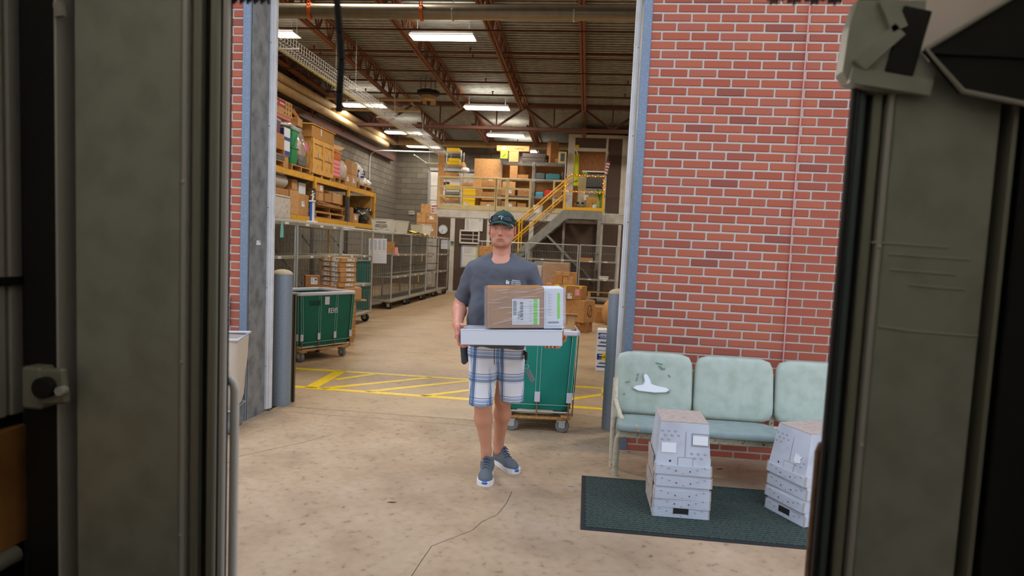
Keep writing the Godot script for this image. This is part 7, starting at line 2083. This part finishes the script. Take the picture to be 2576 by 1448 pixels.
		# ears
		hd.ell(HC + Vector3(s * 0.081, -0.012, -0.018), Vector3(0.0075, 0.031, 0.019), 0.006, rot(s * 0.5))
		hd.sub(HC + Vector3(s * 0.0885, -0.008, -0.008), Vector3(0.004, 0.018, 0.009), 0.005)
	hd.cap(HC + Vector3(0, 0.008, 0.08), HC + Vector3(0, -0.032, 0.099), 0.0068, 0.0092, 0.012)
	hd.ell(HC + Vector3(0, -0.036, 0.1), Vector3(0.0098, 0.0085, 0.0095), 0.007)
	hd.ell(HC + Vector3(0, -0.06, 0.068), Vector3(0.025, 0.014, 0.01), 0.014)
	hd.cap(HC + Vector3(-0.023, -0.0675, 0.075), HC + Vector3(0.023, -0.0675, 0.075), 0.0042, 0.0042, 0.006)
	hd.cap(HC + Vector3(-0.019, -0.0745, 0.0745), HC + Vector3(0.019, -0.0745, 0.0745), 0.0046, 0.0046, 0.007)
	hd.sub(HC + Vector3(0, -0.071, 0.083), Vector3(0.027, 0.0016, 0.007), 0.002)
	hd.cap(Vector3(0.004, 1.40, -0.012), HC + Vector3(0, -0.07, -0.03), 0.06, 0.054, 0.03)
	var hm := hd.surface(HC + Vector3(-0.105, -0.225, -0.13), HC + Vector3(0.105, 0.13, 0.125), 0.0032, func(p: Vector3) -> Color:
		var q := p - HC
		var c := tone
		if absf(q.x) > 0.074: return flush
		# beard shadow, lips, brows, cheeks
		if q.y < -0.048 and q.y > -0.125 and q.z > -0.01: c = tone.lerp(stubble, clampf((-0.046 - q.y) / 0.02, 0.0, 1.0) * 0.5)
		if Vector2(q.x / 0.024, (q.y + 0.071) / 0.0066).length() < 1.0 and q.z > 0.06: c = lip
		if q.z > 0.055 and absf(absf(q.x) - 0.031) < 0.019 and absf(q.y - 0.021) < 0.005: c = brow
		if Vector2((absf(q.x) - 0.043) / 0.02, (q.y + 0.026) / 0.02).length() < 1.0 and q.z > 0.03: c = tone.lerp(flush, 0.5)
		if Vector2(q.x / 0.015, (q.y + 0.038) / 0.014).length() < 1.0 and q.z > 0.08: c = tone.lerp(flush, 0.7)
		return c)
	# ---- hands
	var fr := 0.0088
	var rh := Field.new()
	rh.cap(RE.lerp(RW, 0.6), RW, 0.038, 0.03, 0.01)
	rh.cap(RW, Vector3(-0.214, 0.985, 0.235), 0.03, 0.027, 0.02)
	rh.rbox(Vector3(-0.205, 0.978, 0.27), Vector3(0.006, 0.03, 0.034), 0.012, 0.02, rot(0, 0, -0.12))
	for i in 4:
		var z := 0.318 - i * 0.0215
		var up := [0.0, 0.004, 0.002, -0.006][i] as float
		var k0 := Vector3(-0.203, 0.965 + up, z); var k1 := Vector3(-0.2, 0.935 + up * 0.5, z + 0.004); var k2 := Vector3(-0.192, 0.905, z + 0.004); var k3 := Vector3(-0.168, 0.894, z + 0.002); var k4 := Vector3(-0.15 - 0.004 * (i % 2), 0.897, z)
		rh.cap(Vector3(-0.208, 0.99, z - 0.02), k0, 0.011, 0.0105, 0.01).cap(k0, k1, 0.0102, fr, 0.004).cap(k1, k2, fr, fr, 0.003).cap(k2, k3, fr, 0.0084, 0.003).cap(k3, k4, 0.0084, 0.0076, 0.003)
	rh.cap(Vector3(-0.216, 0.998, 0.255), Vector3(-0.203, 1.017, 0.292), 0.014, 0.012, 0.012).cap(Vector3(-0.203, 1.017, 0.292), Vector3(-0.182, 1.028, 0.322), 0.0112, 0.01, 0.004).cap(Vector3(-0.182, 1.028, 0.322), Vector3(-0.152, 1.029, 0.34), 0.01, 0.008, 0.004)
	var paint_hand := func(p: Vector3) -> Color:
		return tone.lerp(flush, clampf(0.35 + 0.6 * sin(p.y * 90.0) * 0.3, 0.0, 0.7))
	var rm := rh.surface(Vector3(-0.27, 0.87, 0.06), Vector3(-0.13, 1.06, 0.36), 0.0032, paint_hand)
	var lh := Field.new()
	lh.cap(LE.lerp(LW, 0.6), LW, 0.037, 0.03, 0.01).cap(LW, Vector3(0.385, 0.935, 0.22), 0.03, 0.026, 0.02)
	lh.rbox(Vector3(0.385, 0.93, 0.255), Vector3(0.03, 0.006, 0.034), 0.011, 0.02)
	for i in 4:
		var x := 0.42 - i * 0.0215
		lh.cap(Vector3(x, 0.93, 0.26), Vector3(x - 0.006, 0.927, 0.31), 0.0105, fr, 0.01).cap(Vector3(x - 0.006, 0.927, 0.31), Vector3(x - 0.012, 0.928, 0.35), fr, fr, 0.003).cap(Vector3(x - 0.012, 0.928, 0.35), Vector3(x - 0.014, 0.933, 0.385 - 0.006 * absf(i - 1.5)), fr, 0.0078, 0.003)
	lh.cap(Vector3(0.408, 0.945, 0.235), Vector3(0.448, 0.962, 0.26), 0.014, 0.011, 0.012).cap(Vector3(0.448, 0.962, 0.26), Vector3(0.456, 0.99, 0.285), 0.0105, 0.009, 0.004)
	var lm := lh.surface(Vector3(0.31, 0.89, 0.02), Vector3(0.48, 1.03, 0.4), 0.0036, paint_hand)
	part(P, "body", joined([bm, hm, rm, lm]), skin)
	# eyes
	var eye := mat("eye_white", rgb(206, 196, 188), 0.2)
	var iris := mat("iris", rgb(92, 96, 92), 0.2)
	for s in [-1.0, 1.0]:
		var e := part(P, "eye", mb().ball(HC + Vector3(s * 0.031, -0.001, 0.0652), Vector3(0.0128, 0.0108, 0.0124), 16, 10), eye)
		part(e, "iris", mb().ball(HC + Vector3(s * 0.0315, -0.001, 0.0752), Vector3(0.0056, 0.0056, 0.003), 12, 6), iris)
		part(e, "pupil", mb().ball(HC + Vector3(s * 0.0315, -0.001, 0.0772), Vector3(0.0026, 0.0026, 0.0016), 8, 5), M.black)
	# ---- T-shirt
	var fold := FastNoiseLite.new()
	fold.seed = 5
	fold.frequency = 5.5
	fold.fractal_octaves = 3
	fold.fractal_gain = 0.55
	var sh := Field.new()
	sh.wob = fold
	sh.wob_amp = 0.012
	sh.rbox(Vector3(0, 1.2, -0.02), Vector3(0.112, 0.16, 0.038), 0.07, 0.04)
	sh.rbox(Vector3(0, 0.98, -0.005), Vector3(0.114, 0.13, 0.045), 0.07, 0.06)
	sh.cap(Vector3(-0.05, 1.428, -0.02), RS + Vector3(0.01, -0.003, 0), 0.054, 0.057, 0.04).cap(Vector3(0.06, 1.428, -0.02), LS + Vector3(-0.01, -0.003, 0), 0.054, 0.057, 0.04)
	var rd := (RE - RS).normalized()
	var ld := (LE - LS).normalized()
	sh.sleeve(RS, RS + rd * 0.235, 0.059, 0.058, 0.016, (rd + Vector3(-0.35, 0, 0)).normalized())
	sh.sleeve(LS, LS + ld * 0.235, 0.059, 0.058, 0.016, (ld + Vector3(0.35, 0, 0)).normalized())
	sh.sub(Vector3(0.004, 1.515, 0.025), Vector3(0.077, 0.055, 0.095), 0.008, rot(0, 0.25))
	sh.cuts.append([Vector3(0, 0.862, 0), Vector3.DOWN])
	var cloth := vary(mat("shirt", rgb(97, 100, 110), 0.85), noise_tex(0.3, 2, 51, [0.0, rgb(226, 226, 226), 1.0, Color.WHITE], 256), 3.0)
	cloth.rim_enabled = true
	cloth.rim = 0.15
	var shirt := part(P, "t_shirt", sh.surface(Vector3(-0.32, 0.84, -0.16), Vector3(0.33, 1.53, 0.16), 0.0085), cloth)
	var collar := []
	var open_c := Vector3(0.004, 1.515, 0.025)
	var open_b := rot(0, 0.25)
	var solid := sh.prims.filter(func(q): return q[7] > 0.0)
	for k in 28:
		var a := TAU * k / 28.0
		var lo_f := -1.5
		var hi_f := 1.2
		for it in 18:
			var mid := (lo_f + hi_f) * 0.5
			var pp := open_c + open_b * (Vector3(cos(mid) * cos(a), sin(mid), cos(mid) * sin(a)) * Vector3(0.077, 0.055, 0.095))
			if sh.value(pp, solid) < 0.0: lo_f = mid
			else: hi_f = mid
		collar.append(open_c + open_b * (Vector3(cos(lo_f) * cos(a), sin(lo_f), cos(lo_f) * sin(a)) * Vector3(0.079, 0.056, 0.097)))
	part(shirt, "collar", mb().tube(collar, 0.0095, 8, true), cloth)
	var seam := []
	for k in 28:
		var a := TAU * k / 28.0
		var rr := Vector3(0.077, 0.055, 0.095) * 1.2
		var lo_f := -1.5
		var hi_f := 1.2
		for it in 18:
			var mid := (lo_f + hi_f) * 0.5
			if sh.value(open_c + open_b * (Vector3(cos(mid) * cos(a), sin(mid), cos(mid) * sin(a)) * rr), solid) < 0.0: lo_f = mid
			else: hi_f = mid
		seam.append(open_c + open_b * (Vector3(cos(lo_f) * cos(a), sin(lo_f), cos(lo_f) * sin(a)) * rr))
	part(shirt, "collar_seam", mb().tube(seam, 0.0022, 6, true), mat("shirt_seam", rgb(76, 84, 100), 0.85))
	# chest print
	var front := func(f: Field, x: float, y: float) -> float:
		var z := 0.25
		for i in 60:
			var d := f.value(Vector3(x, y, z), f.prims)
			if d < 0.0006: break
			z -= maxf(d * 0.7, 0.0008)
		return z
	var lx := 0.105
	var ly := 1.292
	var fz: float = front.call(sh, lx, ly)
	var tilt := atan2(front.call(sh, lx - 0.04, ly) - front.call(sh, lx + 0.045, ly), 0.085)
	var bz := rot(tilt, -0.05, -0.08)
	var badge := part(shirt, "chest_print", mb().prism(helmet(), 0.001, Transform3D(bz * Basis.from_scale(Vector3.ONE * 0.03), Vector3(lx - 0.042, ly, front.call(sh, lx - 0.042, ly) + 0.002))), M.paper)
	var words := ["UNIVERSITY", "PROCUREMENT", "AND LOGISTICS"]
	for i in 3:
		letters(shirt, words[i], 0.0075, M.paper, Vector3(lx + 0.012, ly + 0.011 - i * 0.0115, fz + 0.004) , bz, [0.9, 0.82, 0.82][i])
	# ---- shorts
	var so := Field.new()
	so.wob = fold
	so.wob_amp = 0.006
	so.rbox(Vector3(0, 0.875, -0.012), Vector3(0.105, 0.05, 0.035), 0.075, 0.05)
	var r0 := Vector3(-0.088, 0.83, 0.0); var r1 := Vector3(-0.078, 0.482, 0.072)
	var l0 := Vector3(0.09, 0.83, -0.02); var l1 := Vector3(0.105, 0.492, -0.055)
	so.sleeve(r0, r1, 0.1, 0.078, 0.03, Vector3(0.03, -1, 0.0).normalized()).sleeve(l0, l1, 0.098, 0.082, 0.03, Vector3(0.0, -1, -0.0).normalized())
	so.cuts.append([Vector3(0, 0.945, 0), Vector3.UP])
	var pm := mat("plaid", Color.WHITE, 0.85)
	pm.albedo_texture = picture(plaid())
	pm.uv1_triplanar = true
	pm.uv1_triplanar_sharpness = 6.0
	pm.uv1_scale = Vector3(1.0 / 0.175, 1.0 / 0.155, 1.0 / 0.175)
	pm.uv1_offset = Vector3(0.12, 0.42, 0.0)
	part(P, "shorts", so.surface(Vector3(-0.22, 0.46, -0.17), Vector3(0.22, 0.96, 0.19), 0.0085), pm)
	# ---- cap
	var cg := mat("cap_green", rgb(24, 66, 58), 0.8)
	var navy := mat("cap_navy", rgb(34, 44, 60), 0.8)
	var lid := Field.new()
	lid.ell(HC + Vector3(0, 0.024, -0.02), Vector3(0.084, 0.096, 0.1), 0.01)
	lid.cuts.append([HC + Vector3(0, 0.028, 0.02), Vector3(0.03, -1, 0.22).normalized()])
	var crown := part(P, "cap", lid.surface(HC + Vector3(-0.1, -0.01, -0.13), HC + Vector3(0.1, 0.13, 0.1), 0.005), cg)
	part(crown, "button", mb().ball(HC + Vector3(0, 0.121, -0.02), Vector3(0.008, 0.004, 0.008), 8, 5), cg)
	var g := []
	var g2 := []
	for i in 8:
		var v := i / 7.0
		var r := PackedVector3Array()
		var r2 := PackedVector3Array()
		for j in 21:
			var u := -1.0 + j * 0.1
			var ang := u * 1.12
			var base := Vector3(sin(ang) * 0.083, 0, -0.02 + cos(ang) * 0.099)
			var tip := Vector3(u * 0.078, 0, -0.005 + 0.142 * sqrt(maxf(0.0, 1.0 - 0.52 * u * u)))
			var p := base.lerp(tip, v)
			p.y = 0.05 - 0.033 * u * u - v * 0.016 * (1.0 - 0.5 * u * u) - 0.006 * u
			r.append(HC + p)
			r2.append(HC + p - Vector3(0, 0.004, 0))
		g.append(r)
		g2.append(r2)
	var bb := mb().rows(g)
	bb.rows(g2)
	for j in 20:
		bb.quad(g[7][j], g[7][j + 1], g2[7][j + 1], g2[7][j], Vector3(0, -0.3, 1).normalized())
	part(crown, "brim", bb, cg)
	# sunglasses resting on the cap
	var sg := thing("sunglasses", "dark mirrored sunglasses resting on the man's green cap", "sunglasses", P.position + HC)
	var lens := mat("lens_dark", rgb(30, 38, 54), 0.08)
	lens.metallic = 0.35
	for s in [-1.0, 1.0]:
		var lg := []
		for i in 7:
			var r := PackedVector3Array()
			for j in 10:
				var u := j / 9.0
				var v := i / 6.0
				var a: float = s * (0.16 + u * 0.72)
				var h := 0.033 * pow(sin(PI * (0.12 + 0.8 * u)), 0.5)
				r.append(Vector3(sin(a) * 0.091, 0.066 + (v - 0.5) * h - 0.006 * u, -0.02 + cos(a) * 0.109 - (v - 0.5) * 0.012))
			lg.append(r)
		part(sg, "lens", mb().rows(lg, false, false, s > 0.0), lens)
		var rimp := []
		for j in 10: rimp.append(lg[6][j] + Vector3(0, 0.0005, 0.0005))
		part(sg, "rim", mb().tube(rimp, 0.002, 6), M.black)
		part(sg, "temple", mb().tube([lg[3][9], Vector3(s * 0.089, 0.05, 0.0), Vector3(s * 0.09, 0.036, -0.05), Vector3(s * 0.084, 0.02, -0.08)], 0.0032, 6), M.black)
	part(sg, "bridge", mb().tube([Vector3(-0.0155, 0.07, 0.088), Vector3(0, 0.077, 0.093), Vector3(0.0155, 0.07, 0.088)], 0.003, 6), M.chrome)
	part(sg, "nose_pad", mb().bar(Vector3(0.002, 0.072, 0.094), Vector3(0.004, 0.056, 0.092), 0.005, 0.004), M.chrome)
	# ---- shoes
	shoe(P, Vector3(-0.03, 0, -0.045), 0.06)
	shoe(P, Vector3(-0.006, 0, -0.285), 0.6)
	# ---- things he carries
	var bk := Vector3(-0.563, 0, -4.42)
	var wb := thing("flat_white_box", "flat white cardboard box held level in the man's hands", "box", Vector3(-0.428, 0.925, -4.15), 0.0, "boxes the man carries")
	wb.rotation.z = 0.045
	part(wb, "body", mb().box(Vector3(0, 0.05, 0), Vector3(0.61, 0.094, 0.24), Basis(), 0.003), M.white_card)
	part(wb, "lid_edge", mb().box(Vector3(0, 0.094, 0), Vector3(0.614, 0.006, 0.244), Basis(), 0.002), M.white_card)
	part(wb, "end_tab", mb().box(Vector3(0.306, 0.05, 0), Vector3(0.004, 0.07, 0.2)), M.card1)
	part(wb, "end_tab", mb().box(Vector3(-0.306, 0.05, 0.05), Vector3(0.004, 0.08, 0.12)), mat("tab_grey", rgb(160, 160, 190), 0.6))
	var cb := thing("wrapped_carton", "film-wrapped brown carton with label, on the flat white box", "box", Vector3(-0.425, 1.025, -4.17), 0.16, "boxes the man carries")
	cb.rotation.z = 0.045
	var side := mb().box(Vector3(0, 0.13, 0), Vector3(0.335, 0.245, 0.24), Basis(), 0.004)
	part(cb, "carton", side, M.card1)
	for k in 3:
		part(cb, "inner_sheet", mb().box(Vector3(-0.172 - 0.0, 0.13, 0.08 - k * 0.08), Vector3(0.012, 0.24, 0.02 + 0.012 * k)), M.card3 if k != 1 else M.tab_grey)
	var l1m := canvas(64, 64, rgb(226, 228, 236))
	for i in 7: l1m.fill_rect(Rect2i(3 + i, 4, 1, 36), rgb(60, 60, 70) if i % 2 == 0 else rgb(226, 228, 236))
	for i in 5: l1m.fill_rect(Rect2i(14 + i * 2, 30, 1, 24 - i * 3), rgb(120, 120, 130))
	l1m.fill_rect(Rect2i(50, 0, 9, 64), rgb(120, 220, 40))
	for i in 9: l1m.fill_rect(Rect2i(40, 6 + i * 6, 7, 1), rgb(130, 130, 140))
	sheet(cb, "shipping_label", printed("label_green", l1m), Vector3(0.06, 0.105, 0.122), 0.165, 0.155)
	letters(cb, "6925781", 0.016, M.ink, Vector3(0.035, 0.11, 0.1245), rot(0, 0, -PI / 2), 1.3)
	# white carton strapped to its end
	var we := thing("white_label_carton", "upright white carton with a green-striped label beside the wrapped carton", "box", Vector3(-0.2, 1.035, -4.205), 0.16, "boxes the man carries")
	we.rotation.z = 0.045
	part(we, "body", mb().box(Vector3(0, 0.125, 0), Vector3(0.118, 0.245, 0.24), Basis(), 0.003), M.white_card)
	var l2 := canvas(48, 96, rgb(224, 228, 238))
	l2.fill_rect(Rect2i(32, 6, 8, 70), rgb(126, 222, 44))
	for i in 16: l2.fill_rect(Rect2i(5, 6 + i * 4, 6 + (i * 7) % 14, 1), rgb(150, 154, 170))
	for i in 16: l2.fill_rect(Rect2i(5 + i * 2, 84, 1 + i % 2, 5), rgb(90, 92, 104))
	sheet(we, "shipping_label", printed("label_tall", l2), Vector3(0.004, 0.125, 0.121), 0.1, 0.21)
	# wrap: creased clear film round both
	var fm := thing("stretch_film", "clear stretch film wound tightly round the carried cartons", "film", Vector3(-0.368, 1.03, -4.18), 0.16)
	fm.rotation.z = 0.045
	var ff := FastNoiseLite.new()
	ff.seed = 77
	ff.frequency = 14.0
	var fg := []
	for i in 15:
		var r := PackedVector3Array()
		var y := 0.004 + i * 0.0172
		for k in 64:
			var a := TAU * k / 64.0
			var c := Vector2(cos(a), sin(a))
			var e := pow(pow(absf(c.x), 16.0) + pow(absf(c.y), 16.0), -1.0 / 16.0)
			var w := 0.0025 * ff.get_noise_3d(c.x * 0.25 + y * 0.6, y * 2.2, c.y * 0.25)
			r.append(Vector3(c.x * e * (0.246 + w), y, c.y * e * (0.129 + w) ))
		fg.append(r)
	part(fm, "wrap", mb().rows(fg, true), M.film)
	var crease := mat("film_glint", Color(0.95, 0.96, 0.98, 0.4), 0.15)  # pale streaks along creases: white highlights of the film put into colour
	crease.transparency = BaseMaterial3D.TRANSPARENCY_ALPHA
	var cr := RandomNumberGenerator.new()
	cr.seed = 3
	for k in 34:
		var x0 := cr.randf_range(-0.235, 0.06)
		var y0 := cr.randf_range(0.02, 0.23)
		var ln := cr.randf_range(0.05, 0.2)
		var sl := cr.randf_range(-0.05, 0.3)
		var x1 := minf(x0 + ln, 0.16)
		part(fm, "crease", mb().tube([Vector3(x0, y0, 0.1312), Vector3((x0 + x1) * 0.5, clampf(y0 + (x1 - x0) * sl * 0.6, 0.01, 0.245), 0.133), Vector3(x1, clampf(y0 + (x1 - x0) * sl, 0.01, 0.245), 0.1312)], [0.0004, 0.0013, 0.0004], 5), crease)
	# phone holster and key reel
	var ho := thing("phone_holster", "dark grey phone holster on the man's right hip", "holster", Vector3(-0.775, 0.81, -4.4))
	part(ho, "case", mb().box(Vector3(0, 0, 0), Vector3(0.038, 0.15, 0.07), rot(0, 0, 0.12), 0.012), mat("holster_grey", rgb(58, 60, 68), 0.6))
	part(ho, "clip", mb().box(Vector3(0.022, 0.03, 0), Vector3(0.01, 0.08, 0.03)), M.black)
	var kr := thing("key_reel", "black key reel with a clear badge hanging at the man's left hip", "key reel", Vector3(-0.362, 0.83, -4.36))
	part(kr, "reel", mb().box(Vector3(0.0, -0.01, 0), Vector3(0.018, 0.055, 0.03), rot(0, 0, 0.05), 0.006), M.black)
	part(kr, "clip", mb().box(Vector3(-0.012, 0.01, 0), Vector3(0.012, 0.03, 0.012)), M.black)
	part(kr, "cord", mb().rod(Vector3(0, -0.035, 0), Vector3(0.0, -0.065, 0), 0.003, 6), M.black)
	var ring := []
	for k in 14: ring.append(Vector3(0.006 + cos(TAU * k / 14) * 0.014, -0.08 + sin(TAU * k / 14) * 0.016, 0))
	part(kr, "ring", mb().tube(ring, 0.002, 6, true), M.chrome)
	part(kr, "badge", mb().box(Vector3(0.034, -0.137, 0.0), Vector3(0.03, 0.085, 0.006), rot(0, 0, 0.5), 0.002), mat("badge_clear", rgb(128, 132, 132), 0.25))

func helmet() -> PackedVector2Array:
	# crested helmet in profile, about one unit tall
	return PackedVector2Array([Vector2(-0.25, -0.5), Vector2(-0.42, -0.1), Vector2(-0.38, 0.25), Vector2(-0.15, 0.47), Vector2(0.2, 0.5), Vector2(0.42, 0.38), Vector2(0.38, 0.3), Vector2(0.12, 0.38), Vector2(-0.12, 0.28), Vector2(-0.24, 0.08), Vector2(-0.2, -0.1), Vector2(-0.12, 0.1), Vector2(0.05, 0.24), Vector2(0.26, 0.22), Vector2(0.38, 0.05), Vector2(0.4, -0.1), Vector2(0.2, -0.08), Vector2(0.24, -0.2), Vector2(0.38, -0.24), Vector2(0.34, -0.42), Vector2(0.14, -0.46), Vector2(0.02, -0.25), Vector2(-0.08, -0.5)])

func plaid() -> Image:
	var n_ := 160
	var im := Image.create(n_, n_, false, Image.FORMAT_RGB8)
	var band := func(t: float) -> Array:
		# [darkness, blue share]
		for q in [[0.1, 0.13, 0.9, 0.1], [0.17, 0.24, 0.6, 1.0], [0.25, 0.27, 0.85, 0.2], [0.28, 0.31, 0.45, 0.9], [0.33, 0.46, 0.78, 0.4], [0.5, 0.51, 0.5, 0.3]]:
			if t >= q[0] and t < q[1]: return [q[2], q[3]]
		return [0.0, 0.0]
	var white := Color8(232, 232, 238)
	var ink := Color8(40, 50, 76)
	var blue := Color8(70, 124, 190)
	for y in n_:
		var by: Array = band.call(float(y) / n_)
		for x in n_:
			var bx: Array = band.call(float(x) / n_)
			var c := white
			var d1: float = bx[0]
			var d2: float = by[0] * 0.85
			if d1 > 0.0: c = c.lerp(ink.lerp(blue, bx[1]), d1)
			if d2 > 0.0: c = c.lerp(ink.lerp(blue, by[1]), d2 * 0.8)
			if (x + y) % 2 == 0: c = c.lerp(white, 0.06)
			im.set_pixel(x, y, c)
	return im

func shoe(parent: Node3D, heel: Vector3, yaw: float) -> void:
	# heel: ground point under the back of the shoe; the toe points along +z turned by yaw
	var T := Transform3D(rot(yaw), heel)
	var f := Field.new()
	f.ell(T * Vector3(0, 0.06, 0.05), Vector3(0.037, 0.05, 0.055), 0.02, T.basis)
	f.cap(T * Vector3(0, 0.06, 0.06), T * Vector3(0.0, 0.045, 0.2), 0.041, 0.036, 0.02)
	f.ell(T * Vector3(0.004, 0.035, 0.225), Vector3(0.046, 0.034, 0.06), 0.03, T.basis)
	f.sleeve(T * Vector3(0, 0.06, 0.05), T * Vector3(0, 0.115, 0.045), 0.042, 0.043, 0.02)
	f.cap(T * Vector3(0, 0.105, 0.085), T * Vector3(0, 0.075, 0.15), 0.024, 0.024, 0.02)
	f.cuts.append([Vector3(0, 0.02, 0), Vector3.DOWN])
	var lo := T * Vector3(0, 0, 0.12) - Vector3(0.22, 0, 0.22)
	var up := part(parent, "shoe", f.surface(Vector3(lo.x, 0.0, lo.z), lo + Vector3(0.44, 0.16, 0.44), 0.0055), vary(mat("shoe_grey", rgb(112, 120, 128), 0.85), noise_tex(0.3, 2, 53, [0.0, rgb(190, 190, 190), 1.0, Color.WHITE], 128), 8.0))
	var out := PackedVector2Array()
	for q in [[0.0, -0.012], [0.022, -0.008], [0.036, 0.01], [0.04, 0.05], [0.036, 0.11], [0.043, 0.17], [0.054, 0.22], [0.048, 0.262], [0.03, 0.286], [0.004, 0.294], [-0.022, 0.286], [-0.04, 0.262], [-0.046, 0.22], [-0.042, 0.17], [-0.036, 0.11], [-0.038, 0.05], [-0.034, 0.01], [-0.022, -0.008]]:
		out.append(Vector2(q[0] * 1.12, -(q[1] * 1.03 - 0.004)))
	part(up, "sole", mb().prism(out, 0.03, T * Transform3D(rot(0, -PI / 2), Vector3(0, 0.0, 0))), M.white_paint)
	var blue := mat("shoe_blue", rgb(30, 96, 184), 0.6)
	part(up, "toe_bumper", mb().ball(T * Vector3(0.004, 0.022, 0.285), Vector3(0.024, 0.012, 0.017), 10, 6), blue)
	part(up, "heel_tab", mb().bar(T * Vector3(0, 0.09, 0.002), T * Vector3(0, 0.14, -0.008), 0.022, 0.008, T.basis.z, 0.003), blue)
	for k in 4:
		var z := 0.105 + k * 0.022
		var y := 0.128 - k * 0.0125
		part(up, "lace", mb().tube([T * Vector3(-0.024, y - 0.01, z), T * Vector3(0, y + 0.004, z + 0.008), T * Vector3(0.024, y - 0.01, z + 0.014)], 0.0032, 6), M.shirt)
		part(up, "lace", mb().tube([T * Vector3(0.024, y - 0.01, z), T * Vector3(0, y + 0.004, z + 0.006), T * Vector3(-0.024, y - 0.01, z + 0.014)], 0.0032, 6), M.shirt)
	part(up, "bow", mb().tube([T * Vector3(-0.03, 0.118, 0.11), T * Vector3(-0.012, 0.136, 0.105), T * Vector3(0.012, 0.136, 0.105), T * Vector3(0.034, 0.112, 0.115)], 0.0034, 6), M.shirt)
	part(up, "tongue_tag", mb().box(T * Vector3(0, 0.118, 0.14), Vector3(0.012, 0.012, 0.004), T.basis), blue)
